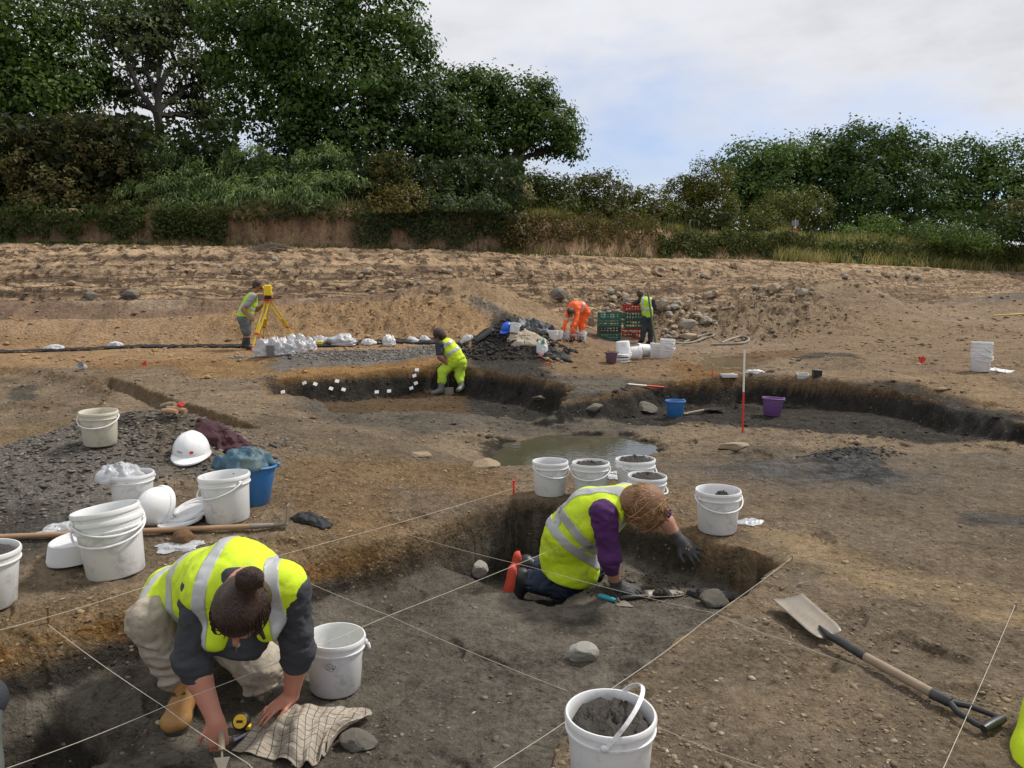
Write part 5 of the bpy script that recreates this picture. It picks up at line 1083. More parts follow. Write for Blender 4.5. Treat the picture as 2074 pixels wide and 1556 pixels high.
# the checked cloth
def checked():
    G_ = [[(555, 1440, .05), (585, 1428, .07), (612, 1426, .10), (660, 1430, .09), (715, 1432, .06), (752, 1437, .03)], [(522, 1468, .03), (565, 1460, .07), (605, 1456, .11), (645, 1462, .08), (690, 1455, .07), (750, 1446, .03)],
          [(488, 1502, .01), (550, 1498, .035), (598, 1495, .085), (640, 1495, .055), (668, 1485, .05), (708, 1468, .045)], [(466, 1522, .006), (540, 1537, .008), (600, 1545, .03), (635, 1550, .015), (655, 1532, .015), (664, 1506, .03)]]
    g = np.array([[list(onz(a, b, -.25 + c)) for a, b, c in row] for row in G_]); nu, nv = 80, 56
    def cr(p, t):
        n = len(p); i = min(int(t), n - 2); f = t - i; a, b = p[i], p[i + 1]; pa = p[i - 1] if i > 0 else 2 * a - b; pb = p[i + 2] if i + 2 < n else 2 * b - a
        return .5 * (2 * a + (b - pa) * f + (2 * pa - 5 * a + 4 * b - pb) * f * f + (3 * a - pa - 3 * b + pb) * f ** 3)
    V = []; UV = []
    for j in range(nv):
        rows = [cr(g[k], t_) for k in range(0)]; tv = j / (nv - 1) * 3
        for i in range(nu):
            tu = i / (nu - 1) * 5; col = [cr(g[k], tu) for k in range(4)]; q = cr(col, tv)
            u, v = i / nu, j / nv; q = q + np.array([0, 0, 1]) * (.014 * math.sin(u * 30 + 5 * v) * (.3 + v) + .008 * float(gn2(np.array([u * 13.]), np.array([v * 9.]))[0])) + np.array([.003 * math.sin(v * 9 + u * 5), 0, 0])
            q[2] = max(q[2], -.238); V.append(q); UV.append((u * 15, v * 11, 0))
    I = np.arange(nu * nv).reshape(nv, nu); F = np.stack([I[:-1, :-1], I[1:, :-1], I[1:, 1:], I[:-1, 1:]], -1).reshape(-1, 4)
    m = bpy.data.materials.new('checked_cotton'); m.use_nodes = True; t = m.node_tree; b = t.nodes['Principled BSDF']; a = N(t, 'ShaderNodeAttribute', attribute_name='weave').outputs['Vector']; s = N(t, 'ShaderNodeSeparateXYZ'); L(t, a, s.inputs[0])
    lx = math_n(t, 'LESS_THAN', math_n(t, 'FRACT', s.outputs[0]), .11); ly = math_n(t, 'LESS_THAN', math_n(t, 'FRACT', s.outputs[1]), .11); ln = math_n(t, 'MAXIMUM', lx, ly)
    nz = N(t, 'ShaderNodeTexNoise', i_Scale=9.0, i_Detail=6.0, i_Roughness=.7); L(t, N(t, 'ShaderNodeTexCoord').outputs['Object'], nz.inputs[0]); cc = ramp_n(t, nz.outputs[0], [(.3, (.42, .37, .30)), (.55, (.33, .28, .22)), (.75, (.17, .14, .11))])
    L(t, mix_n(t, math_n(t, 'MULTIPLY', ln, .85), cc, (.045, .042, .045)), b.inputs['Base Color']); b.inputs['Roughness'].default_value = .9
    o = mobj('checked_cloth', np.array(V), F, m); pattr(o.data, 'weave', np.array(UV)); md = o.modifiers.new('thickness', 'SOLIDIFY'); md.thickness = .003; tag(o, 'dirty beige and black checked cloth draped over a stone in the trench', 'cloth')
checked()

# ------------------------------------------------------------------ stones
ROCKM = mat('pale_limestone', (.30, .265, .22), .9, .3, 6, .8, 30, dirt=.4, dirtcol=(.14, .11, .08)); ROCKD = mat('muddy_stone', (.15, .135, .11), .9, .3, 6, .8, 30, dirt=.3); ROCKG = mat('light_grey_stone', (.36, .34, .30), .8, .25, 8, .6, 40, dirt=.3, dirtcol=(.15, .13, .1)); ROCKS = mat('sandy_boulder', (.33, .25, .165), .9, .3, 5, .8, 25, dirt=.3, dirtcol=(.18, .13, .09)); ROCKO = mat('brown_ironstone', (.24, .13, .06), .9, .35, 8, .9, 60)
def rock_mesh(rs, sub=2, sharp=.35, m=None, flat=.6):
    bm = bmesh.new(); bmesh.ops.create_icosphere(bm, subdivisions=sub, radius=1); r = random.Random(rs)
    for _ in range(9):                                   # planar knocks give it facets
        n = Vector((r.uniform(-1, 1), r.uniform(-1, 1), r.uniform(-1, 1))).normalized(); d = r.uniform(.6, .88)
        for v in bm.verts:
            q = v.co.dot(n)
            if q > d: v.co -= n * (q - d)
    for v in bm.verts: v.co *= 1 + sharp * .12 * r.uniform(-1, 1); v.co.z *= flat
    me = bpy.data.meshes.new('rock'); bm.to_mesh(me); bm.free()
    if m: me.materials.append(m)
    return me
def rock(label, px, py, w, rs, m, ratio=.7, flat=.6, name='stone', sink=.35, rz=None, sub=3, group=None):
    p = hit(px, py); rr = w / 2 * p.y / FOC; o = link(bpy.data.objects.new(name, rock_mesh(rs, sub, .3, m, 1))); o.scale = (rr, rr * ratio, rr * flat); o.rotation_euler = (random.uniform(-.1, .1), random.uniform(-.15, .15), rz if rz is not None else random.uniform(-.4, .4))
    o.location = p + Vector((0, rr * .5, rr * flat * (1 - 2 * sink))); return tag(o, label, 'stone', group)
rock('light grey stone on the trench floor left of the red soled boots', 962, 1172, 56, 1, ROCKG, .8, .75, sink=.1)
rock('angular stone half buried in the trench floor above the front bucket', 1184, 1342, 74, 2, ROCKG, .8, .65, sink=.22, rz=.5)
rock('muddy block of stone under the black cloth at the trench corner', 1452, 1232, 70, 3, ROCKD, .8, .6, sink=.2)
rock('small smooth pebble on the ground above the shovel blade', 1622, 1190, 14, 4, ROCKG, .6, .8, 'pebble', .1)
rock('dark muddy stone beside the checked cloth', 722, 1520, 88, 5, ROCKD, .8, .55, sink=.3)
rock('brown ironstone lying on a clear bag', 366, 1104, 58, 6, ROCKO, .75, .6, sink=.08)
rock('rounded muddy boulder sunk in the basin left of the blue tub', 1303, 836, 66, 7, ROCKD, .8, .45, 'boulder', .3)
rock('smaller rounded boulder in the basin at the end of the black face', 1200, 832, 52, 8, ROCKD, .7, .4, 'boulder', .35)
rock('flat slab of stone on the edge of the digger\'s pit', 1098, 812, 44, 9, ROCKD, .6, .3, 'slab', .2)
rock('pale boulder at the left shore of the pond', 985, 948, 62, 10, ROCKS, .8, .4, 'boulder', .35)
rock('sandy boulder embedded at the right shore of the pond', 1490, 910, 70, 11, ROCKS, .7, .3, 'boulder', .4)
rock('pale stone low in the left bank behind the pool shore', 850, 925, 50, 12, ROCKS, .7, .3, 'boulder', .4)
rmesh = [rock_mesh(60 + i, 1, .5, (ROCKS, ROCKM, ROCKS)[i % 3], .75) for i in range(9)]
USED = set()
def rubble(n, boxes, labels, group, rs, smin, smax):
    rr = random.Random(rs); k = 0; info = []
    for i in range(n):
        x0, y0, x1, y1 = rr.choice(boxes); px, py = rr.uniform(x0, x1), rr.uniform(y0, y1); p = hit(px, py); w = rr.uniform(smin, smax) * (1.5 if rr.random() < .15 else 1) * p.y / FOC / 2
        o = link(bpy.data.objects.new('rubble_rock', rmesh[rr.randrange(9)])); o.scale = (w, w * rr.uniform(.65, 1), w * rr.uniform(.6, 1)); o.rotation_euler = (rr.uniform(-.5, .5), rr.uniform(-.5, .5), rr.uniform(0, 6)); o.location = p + Vector((0, 0, w * .3)); info.append((px, py, w * FOC / p.y, o))
    xs = sorted(q[0] for q in info); ys = sorted(q[1] for q in info); ws_ = sorted(q[2] for q in info)
    for px, py, w, o in info:
        a = xs.index(px) / n; b = ys.index(py) / n; c = ws_.index(w) / n
        side = ['far left end', 'left part', 'middle', 'right part', 'far right end'][min(4, int(a * 5))]; hgt = ['top', 'upper half', 'lower half', 'foot'][min(3, int(b * 4))]; sz = ['tiny', 'small', 'medium', 'large', 'big'][min(4, int(c * 5))]
        tone = {'sandy_boulder': 'sandy', 'pale_limestone': 'pale', 'light_grey_stone': 'grey'}[o.data.materials[0].name]
        lb_ = f'{sz} {tone} {labels}, {hgt}, {side}'
        if lb_ in USED: near = min((q for q in info if q[3] != o and q[2] > w), key=lambda q: (q[0] - px) ** 2 + (q[1] - py) ** 2, default=None); lb_ = f"{sz} {tone} {labels}, {hgt}, by a larger one" 
        USED.add(lb_); tag(o, lb_, 'rock', group)
rubble(110, [(1335, 608, 1400, 688), (1345, 600, 1450, 660), (1225, 590, 1280, 640)], 'rock in the heap behind the crates', 'rocks tumbled behind the crates', 3, 10, 24)
rubble(46, [(1500, 575, 1620, 612), (1560, 585, 1700, 625), (1440, 600, 1560, 630)], 'rock on the right-hand spoil heap', 'rocks on the right-hand spoil heap', 4, 5, 15)
rubble(30, [(1650, 545, 1950, 580), (1250, 530, 1500, 575)], 'rock on the slope below the grass', 'rocks on the slope below the grass bank', 5, 7, 20)
rubble(30, [(40, 520, 680, 610), (700, 550, 1100, 600)], 'lump in the layered sandy slope', 'lumps in the sandy slope', 6, 10, 24)
for i, (px, py, w, lab) in enumerate([(1574, 592, 34, 'big pale block on the crest of the right-hand heap'), (1628, 598, 26, 'upright pale block right of the crest'), (1395, 668, 40, 'largest rock leaning at the man in the dark trousers'), (1398, 690, 52, 'flat pale slab at the foot of the rubble heap'), (1128, 608, 44, 'dark jutting rock behind the orange worker'), (180, 608, 34, 'dark boulder in the middle of the layered slope'), (262, 606, 40, 'long dark boulder right of the other on the slope')]):
    rock(lab, px, py, w, 90 + i, (ROCKS, ROCKM, ROCKM, ROCKS, ROCKD, ROCKD, ROCKD)[i], .8, .7 if i != 3 else .4, 'boulder', .2, sub=2)

# ------------------------------------------------------------------ tools
def shovel():
    a0, a1, b0, b1, nk, se, he = onz(1563, 1218, .05), onz(1624, 1207, .065), onz(1709, 1281, .045), onz(1654, 1299, .03), onz(1680, 1291, .045), onz(1904, 1413, .035), onz(2012, 1466, .03)
    g0 = Hs(nk.x, nk.y); root = empty('shovel', (nk.x, nk.y, g0), 'long shovel with square blade and black D handle lying right of the trench', 'shovel'); I = Vector((nk.x, nk.y, g0)); up = Vector((0, 0, g0))
    bl = MB(); nu, nv = 11, 13
    for j in range(nv):
        v = j / (nv - 1)
        for i in range(nu):
            u = i / (nu - 1); q = (a0.lerp(a1, u)).lerp(b1.lerp(b0, u), v); c = abs(u - .5) * 2
            if v > .86: q = q.lerp(nk, (v - .86) / .14 * .18 * (1 if c > .5 else 0))
            q = q + Vector((0, 0, .012 * c ** 3 + .006 * math.sin(v * 3.1) * (1 - c))) + up; bl.v.append(q - I)
    for j in range(nv - 1):
        for i in range(nu - 1): bl.f.append((j * nu + i, j * nu + i + 1, j * nu + nu + i + 1, j * nu + nu + i))
    o = bl.build('blade', STEEL, root); md = o.modifiers.new('thickness', 'SOLIDIFY'); md.thickness = .0035; md.offset = 0
    U = lambda q: q + up - I
    m1 = nk.lerp(se, .10); m2 = nk.lerp(se, .36); mid = a0.lerp(b0, .5).lerp(a1.lerp(b1, .5), .5); s0 = mid.lerp(nk, .55)
    so = MB(); so.tube([U(s0 + Vector((0, 0, .006))), U(nk + Vector((0, 0, .004))), U(m1 + Vector((0, 0, .006))), U(m2)], [.006, .015, .018, .0185], 12); so.build('socket', BLACKP, root)
    sh = MB(); sh.tube([U(m2.lerp(se, i / 8)) for i in range(9)], .0178, 14); sh.build('shaft', WOOD, root)
    d = (he - se); Ld = d.length; d.normalize(); w = Vector((-d.y, d.x, 0)).normalized()
    h = MB(); base = se; L1 = se + d * Ld * .22
    h.tube([U(se - d * .03), U(L1)], [.021, .018], 12)
    for s_ in (-1, 1): h.tube([U(L1 - d * .01), U(L1 + d * Ld * .25 + w * s_ * .038), U(he - d * .03 + w * s_ * .052), U(he + w * s_ * .05)], [.012, .011, .010, .012], 10)
    h.tube([U(he + w * .062), U(he + w * .03), U(he - w * .03), U(he - w * .062)], [.013, .0165, .0165, .013], 12); h.build('handle', BLACKP, root)
shovel()
def rod(label, a, b, n, r, first):
    root = empty('ranging_rod', tuple(a), label, 'ranging rod'); W_ = mat('white_paint', (.74, .72, .66), .5, .08, 10, .05, dirt=.15)
    for i in range(n):
        mb = MB(); p, q = a.lerp(b, i / n) - a, a.lerp(b, (i + 1) / n) - a; mb.tube([p, q], r, 10); mb.build('red_section' if (i % 2 == 0) == (first == 'r') else 'white_section', REDM if (i % 2 == 0) == (first == 'r') else W_, root)
    d = (a - b).normalized(); mb = MB(); mb.tube([Vector(), d * .05], [r * 1.1, r * .2], 8); mb.build('steel_tip', STEEL, root)
a = hit(1504, 878); b = a + Vector((-.016, 0, 166 * a.y / FOC * 1.03)); rod('red and white ranging rod standing upright between the tubs', a + Vector((0, 0, .01)), b, 2, .0115, 'r')
a, b = hit(1272, 781) + Vector((0, 0, .02)), hit(1345, 787) + Vector((0, 0, .02)); rod('short ranging rod lying flat left of the blue tub', a, b, 2, .012, 'w')
def hoe():
    a, b, c = hit(-60, 1101) + Vector((0, 0, .03)), hit(522, 1076) + Vector((0, 0, .030)), hit(583, 1072) + Vector((0, 0, .03)); root = empty('hoe', tuple(b), 'long handled hoe lying across the left bank behind the buckets', 'hoe')
    mb = MB(); mb.tube([a.lerp(b, i / 10) - b for i in range(11)], [.0155] * 11, 12); mb.build('shaft', WOOD2, root); mb = MB(); mb.tube([b - b - (b - a).normalized() * .04, b - b, c - b], [.018, .017, .009], 10); mb.build('socket', STEEL, root)
    d = (c - b).normalized(); mb = MB(); mb.box(c - b + Vector((0, 0, .045)), (.007, .05, .15), Matrix.Rotation(R(6), 3, 'Y'), .002); mb.build('blade', STEEL, root)
hoe()
def trowel(label, hp, tip, z, mh, hl=.45, wid=.045, curve=0.0):
    a, b = onz(*hp, z), onz(*tip, z); root = empty('trowel', tuple(a), label, 'trowel'); v = b - a; d = v.normalized(); w = Vector((-d.y, d.x, 0)); L_ = v.length
    mb = MB(); mb.tube([d * L_ * hl * t + Vector((0, 0, .012)) for t in (0, .1, .4, .7, .95, 1)], [.008, .013, .0145, .013, .011, .008], 12); mb.build('handle', mh, root)
    mb = MB(); mb.tube([d * L_ * hl + Vector((0, 0, .012)), d * L_ * (hl + .06) + Vector((0, 0, .03)), d * L_ * (hl + .14) + Vector((0, 0, .006))], .004, 8); mb.build('neck', STEEL, root)
    s = d * L_ * (hl + .10); pts = [s - w * wid * .55, s + w * wid * .55, s + d * L_ * .08 + w * wid * .6, v, s + d * L_ * .08 - w * wid * .6]; mb = MB(); mb.v = [p + Vector((0, 0, .004)) for p in pts] + [p + Vector((0, 0, .007)) for p in pts]
    mb.f = [(4, 3, 2, 1, 0), (5, 6, 7, 8, 9)] + [(i, (i + 1) % 5, 5 + (i + 1) % 5, 5 + i) for i in range(5)]; mb.build('blade', STEEL, root, False); return root
zf = Hs(*list(onz(1245, 1218, -.25))[:2]); TURQ = mat('turquoise_grip', (.03, .32, .42), .5, .2, 8, .1)
trowel('trowel with a turquoise grip next to the kneeling digger\'s hand', (1213, 1210), (1284, 1232), zf, TURQ, .48, .07)
trowel('old trowel left on the spoil by the near stone at far left', (338, 838), (378, 850), Hs(*list(onz(350, 850, 0))[:2]) + .01, WOOD)
def scoop():
    a, b = onz(1255, 1212, zf + .015), onz(1385, 1202, zf + .012); root = empty('hand_shovel', tuple(a), 'worn hand shovel heaped with crumbs of soil under the digger\'s glove', 'hand shovel'); d = (b - a); L_ = d.length; d.normalize(); w = Vector((-d.y, d.x, 0))
    mb = MB(); mb.tube([d * L_ * t for t in (0, .05, .2, .35, .42)], [.009, .015, .016, .013, .010], 12); mb.build('handle', BLACKP, root)
    bl = MB(); n = 9
    for j in range(9):
        v = j / 8; ww = .05 * (1 if v < .6 else math.sqrt(max(.02, 1 - ((v - .6) / .4) ** 2)))
        for i in range(n): u = i / (n - 1) * 2 - 1; bl.v.append(d * L_ * (.42 + .58 * v) + w * u * ww + Vector((0, 0, .022 * u * u * (1 - v * .5) - .008)))
    for j in range(8):
        for i in range(n - 1): bl.f.append((j * n + i, j * n + i + 1, j * n + n + i + 1, j * n + n + i))
    o = bl.build('blade', STEEL, root); md = o.modifiers.new('thickness', 'SOLIDIFY'); md.thickness = .003
    cpos = a + d * L_ * .66 + Vector((0, 0, .004)); crumple('soil_heap', 'small heap of soil crumbs on the hand shovel', 'soil', cpos, .055, .036, .035, DARKSOIL, 77, 0, 9, .7, follow=False, base=.5)
scoop()
def spade_far():
    a, b = hit(1384, 843) + Vector((0, 0, .03)), hit(1425, 838) + Vector((0, 0, .05)); c = hit(1462, 833) + Vector((0, 0, .05)); root = empty('spade', tuple(a), 'short spade lying on the ground right of the blue tub', 'spade')
    mb = MB(); mb.tube([Vector(), b - a], .018, 10); mb.build('shaft', WOOD, root); mb = MB(); mb.tube([b - a, b - a + (c - b) * .3], [.02, .012], 8); mb.build('socket', BLACKP, root)
    d = c - b; w = Vector((-d.y, d.x, 0)).normalized() * .11; s = b - a + d * .22; mb = MB(); mb.v = [s - w, s + w, c - a + w * .8, c - a - w * .8]; mb.v = mb.v + [q + Vector((0, 0, .006)) for q in mb.v]; mb.f = [(3, 2, 1, 0), (4, 5, 6, 7), (0, 1, 5, 4), (1, 2, 6, 5), (2, 3, 7, 6), (3, 0, 4, 7)]; mb.build('blade', BLACKP, root, False)
spade_far()
# bundle of tool handles left of the helmet
for i, (x0, y0, x1, y1, m, lab) in enumerate([(328, 838, 356, 842, WOOD, 'palest short wooden handle in the bundle by the ditch'), (330, 848, 360, 858, WOOD2, 'brown wooden handle lowest in the bundle by the ditch'), (340, 842, 378, 856, WOOD2, 'reddish wooden handle in the middle of the bundle by the ditch'), (362, 840, 370, 850, REDM, 'small red grip on the tool bundle')]):
    a, b = hit(x0, y0) + Vector((0, 0, .06)), hit(x1, y1) + Vector((0, 0, .09 if i < 3 else .12)); mb = MB(); mb.tube([Vector(), (b - a) * .5 + Vector((0, 0, .004)), b - a], [.017, .022, .018], 10); o = mb.build('tool_handle', m); o.location = a; tag(o, lab, 'tool handle')
def tape():
    p = hit(490, 1478); root = empty('tape_measure', tuple(p), 'small yellow and black tape measure by the woman\'s hand', 'tape measure'); YEL = mat('yellow_case', (.72, .45, .02), .4, .1, 10)
    Mx = Matrix.Rotation(R(62), 3, 'X'); mb = MB(); mb.lathe([(0, -.017), (.028, -.017), (.034, -.012), (.034, .012), (.028, .017), (0, .017)], 20, (0, .0, .036), Mx); mb.build('case', BLACKP, root)
    mb = MB(); mb.lathe([(0, .0175), (.026, .0175), (.026, .020), (0, .020)], 20, (0, 0, .036), Mx); mb.build('face_plate', YEL, root); mb = MB(); mb.box((.028, -.004, .014), (.018, .024, .02), None, .003); mb.build('hook', YEL, root)
    mb = MB(); mb.box((0, -.022, .047), (.024, .003, .010), Matrix.Rotation(R(-28), 3, 'X')); mb.build('badge', BLACKP, root)
tape()
# ------------------------------------------------------------------ pegs, strings, flags, markers
STR = mat('white_builders_line', (.50, .45, .36), .8, .1, 30, 0)
def string(label, pts, r=.0011):
    P = [at(px, py, 1) for px, py, z in pts]; W_ = [onz(px, py, z) for px, py, z in pts]; mb = MB(); L_ = []
    for a, b in zip(W_[:-1], W_[1:]):
        n = 8
        for i in range(n): t = i / n; L_.append(a.lerp(b, t) - Vector((0, 0, .008 * math.sin(math.pi * t))))
    L_.append(W_[-1]); mb.tube([q - W_[0] for q in L_], r, 5); o = mb.build('string_line', STR); o.location = W_[0]; tag(o, label, 'string', 'string grid lines')
string('string from the left edge to the red peg above the trench', [(-60, 1292, .24), (290, 1190, .24), (640, 1105, .12), (1038, 990, .06)])
string('string from the lower left corner past the digger\'s back', [(-40, 1575, .06), (330, 1433, .06), (785, 1248, .05), (1215, 1072, .045)])
string('string from the left peg down across the woman\'s boot', [(98, 1266, .24), (330, 1430, .06), (500, 1545, .06), (560, 1590, .05)])
string('string crossing the trench floor to the front bucket', [(560, 1150, .06), (785, 1246, .055), (1150, 1400, .04)])
string('string running over the digger\'s boots to the shovel', [(800, 1075, .05), (1080, 1150, .04), (1450, 1243, .03), (1600, 1300, .02)])
string('string along the near edge of the trench from the corner nail', [(1603, 1130, .03), (1430, 1256, .03), (1250, 1387, .03), (1000, 1556, .03), (940, 1600, .03)])
string('string from the corner nail to the right-hand nail', [(1603, 1128, .03), (1760, 1160, .015), (2056, 1226, .03)])
string('string from the right-hand nail down to the bottom edge', [(2056, 1226, .04), (1900, 1580, .05)])
string('string on the ground behind the shovel shaft', [(1600, 1300, .02), (1840, 1380, .012), (2100, 1452, .02)])
string('string at the bottom right of the front bucket', [(1300, 1462, .02), (1345, 1478, .015), (1560, 1560, .02)])
def peg(label, px, py, h, r, m, name='peg'):
    p = hit(px, py); mb = MB(); mb.tube([(0, 0, -.03), (.003, 0, h), (.004, 0, h + .004)], [r, r, r * .6], 8); mb.lathe([(0, h), (r * 2.0, h), (r * 2.0, h + r * .8), (0, h + r)], 10); o = mb.build(name, m); o.location = p; tag(o, label, 'peg')
peg('red plastic peg holding the string above the trench', 1040, 1002, .10, .008, REDM)
peg('rusty nail at the left end of the grid strings', 98, 1262, .07, .005, mat('rust', (.16, .07, .035), .9), 'nail'); peg('nail at the far corner of the trench', 1603, 1138, .035, .0035, STEEL, 'nail'); peg('nail where two strings meet near the right edge', 2056, 1236, .035, .0035, STEEL, 'nail')
peg('small red peg behind the black face left of the ranging rod', 1443, 765, .13, .008, REDM)
FLAGM = mat('red_flag', (.75, .035, .02), .6, .1, 10)
def flag(label, px, py, w, h, rot, dia=False):
    g = hit(px, py + h * 1.6); d = g.y; k = d / FOC; root = empty('marker_flag', tuple(g), label, 'flag'); hh = h * 2.0 * k
    mb = MB(); mb.tube([(0, 0, -.02), (0, 0, hh)], .003, 6); mb.build('wire', STEEL, root); W2, H2 = w * k, h * k; mb = MB()
    pts = [(0, 0, hh), (W2 * .5, .01, hh - H2 * .5), (0, .02, hh - H2), (-W2 * .5, .01, hh - H2 * .5)] if dia else [(0, 0, hh), (-W2, .05, hh - H2 * .6), (0, .02, hh - H2)]
    mb.v = [Vector(q) for q in pts] + [Vector(q) + Vector((0, .004, 0)) for q in pts]; n = len(pts); mb.f = [tuple(range(n)), tuple(range(2 * n - 1, n - 1, -1))] + [(i, n + i, n + (i + 1) % n, (i + 1) % n) for i in range(n)]; mb.build('pennant', FLAGM, root, False)
flag('small red flag left of the surveyor near the ditch', 297, 735, 13, 14, 0); flag('red diamond flag left of the white bucket stack', 1867, 727, 16, 17, 0, True)
CARD = mat('white_card', (.75, .75, .72), .6, .03, 10, 0)
for i, (px, py) in enumerate([(618, 781), (640, 783), (684, 777), (672, 792), (697, 794), (764, 799), (789, 797), (840, 766), (845, 754), (843, 781), (834, 791), (575, 800)]):
    p = hit(px, py); mb = MB(); k = p.y / FOC; mb.box((0, 0, .03), (8 * k, .012, 7 * k), Matrix.Rotation(R(random.uniform(-25, 25)), 3, 'Y') @ Matrix.Rotation(R(-35), 3, 'X')); o = mb.build('finds_tag', CARD, None, False); o.location = p + Vector((0, -.04, .015))
    tag(o, ['leftmost upright white finds tag of the row', 'white finds tag just right of the leftmost', 'white finds tag high in the middle of the row', 'white finds tag low in the middle of the row', 'white finds tag right of the low middle one', 'white finds tag on the black soil left of the digger', 'small white finds tag next to it towards the digger', 'white finds tag second from top by the digger', 'topmost white finds tag left of the digger', 'white finds tag near the digger\'s left boot', 'lowest white finds tag near the digger\'s boot', 'white finds tag at the left end of the black soil'][i], 'tag', 'white finds tags')
def boxy(name, label, cat, px, py, w, h, dd, m, bev=.01, rz=0):
    p = hit(px, py); k = p.y / FOC; mb = MB(); mb.box((0, 0, h * k / 2), (w * k, dd, h * k), Matrix.Rotation(R(rz), 3, 'Z'), bev); o = mb.build(name, m); o.location = p + Vector((0, dd / 2, 0)); return tag(o, label, cat)
def dish(label, px, py, w, m, rz=0, hgt=.05, tiltx=0):
    p = hit(px, py); k = p.y / FOC; s = w * k; root = empty('finds_tray', tuple(p + Vector((0, .05, 0))), label, 'tray'); root.rotation_euler = (R(tiltx), 0, R(rz)); mb = MB()
    mb.box((0, 0, .006), (s * .9, s * .6, .010), None, .003); mb.build('base', m, root); mb = MB()
    for c, q in (((0, s * .31, hgt / 2), (s, .012, hgt)), ((0, -s * .31, hgt / 2), (s, .012, hgt)), ((s * .48, 0, hgt / 2), (.012, s * .58, hgt)), ((-s * .48, 0, hgt / 2), (.012, s * .58, hgt))): mb.box(c, q, None, .004)
    mb.build('wall', m, root); mb = MB(); mb.box((0, 0, hgt), (s * 1.06, s * .68, .006), None, .003); 
    return root
dish('shallow white tray on the bank left of the ranging rod', 1478, 765, 30, BAGW, 5, .05)
dish('square white finds tray left of the black box', 1628, 767, 22, BAGW, -8, .07, 12); dish('small black tray right of the white one', 1657, 766, 17, BLACKP, 4, .12)
mb = MB(); mb.lathe([(.035, 0), (.047, .11), (.05, .112), (.049, .105), (.034, .004), (0, .004)], 24, (0, 0, .05), Matrix.Rotation(R(70), 3, 'X')); o = mb.build('plastic_cup', BAGM); o.location = hit(172, 752); o.scale = (1.3,) * 3; tag(o, 'clear plastic cup lying by the far end of the ditch', 'cup')
mb = MB(); mb.lathe([(0, 0), (.038, 0), (.04, .01), (.04, .15), (.034, .19), (.014, .235), (.014, .26), (0, .262)], 16); r_ = empty('green_bottle', tuple(hit(1100, 716)), 'green plastic bottle standing before the small white bag', 'bottle'); mb.build('bottle', mat('green_plastic', (.01, .22, .09), .25), r_); mb = MB(); mb.lathe([(.0, .255), (.018, .255), (.018, .28), (0, .282)], 12); mb.build('cap', CARD, r_)
for i, (a, b, m, lab) in enumerate([((1091, 723), (1103, 729), REDM, 'red handled tool at the foot of the clay heap'), ((1107, 728), (1116, 733), mat('yellow_grip', (.6, .38, .03), .5), 'yellow gripped tool right of the clay heap'), ((1125, 729), (1138, 735), WOOD2, 'brown handled tool beside the black jacket'), ((1108, 739), (1118, 742), REDM, 'lowest red handled tool on the slope of the clay heap')]):
    p, q = hit(*a) + Vector((0, 0, .03)), hit(*b) + Vector((0, 0, .03)); r_ = empty('hand_tool', tuple(p), lab, 'hand tool'); mb = MB(); mb.tube([Vector(), (q - p) * .6], [.016, .02], 8); mb.build('grip', m, r_); mb = MB(); mb.tube([(q - p) * .6, q - p, (q - p) * 1.4 + Vector((0, 0, -.01))], [.006, .02, .003], 6); mb.build('blade', STEEL, r_)
mb = MB(); mb.tube([hit(*q) + Vector((0, 0, .03)) for q in [(1262, 672 + 0)]] * 1 + [Vector((0, 0, 0))] * 0 or [(0, 0, 0), (1, 0, 0)], .01) if False else None
def hose(label, pts, r, m, lift=.03):
    P = [hit(*q) + Vector((0, 0, lift)) for q in pts]; n = len(P); L_ = []
    for i in range(n - 1):
        p0, p1, p2, p3 = P[max(i - 1, 0)], P[i], P[i + 1], P[min(i + 2, n - 1)]
        for k in range(7): t = k / 7; L_.append(.5 * (2 * p1 + (p2 - p0) * t + (2 * p0 - 5 * p1 + 4 * p2 - p3) * t * t + (3 * p1 - p0 - 3 * p2 + p3) * t ** 3))
    L_.append(P[-1]); mb = MB(); mb.tube([q - P[0] for q in L_], r, 8); o = mb.build('hose', m); o.location = P[0]; tag(o, label, 'hose')
HOSE = mat('muddy_grey_hose', (.22, .20, .155), .6, .2, 10, .1)
hose('grey hose snaking over the mud right of the crate stacks', [(1345, 690), (1370, 697), (1400, 696), (1425, 688), (1445, 682), (1440, 678), (1420, 682), (1400, 690), (1385, 695)], .03, HOSE)
hose('looped grey hose end arching on the mud', [(1462, 697), (1478, 690), (1500, 684), (1514, 686), (1516, 692), (1505, 697), (1480, 699), (1440, 700)], .035, HOSE, .03)
hose('thin yellow hose far away near the right edge', [(2012, 641), (2030, 640), (2052, 639), (2072, 637), (2110, 634)], .025, mat('yellow_hose', (.55, .38, .03), .5))
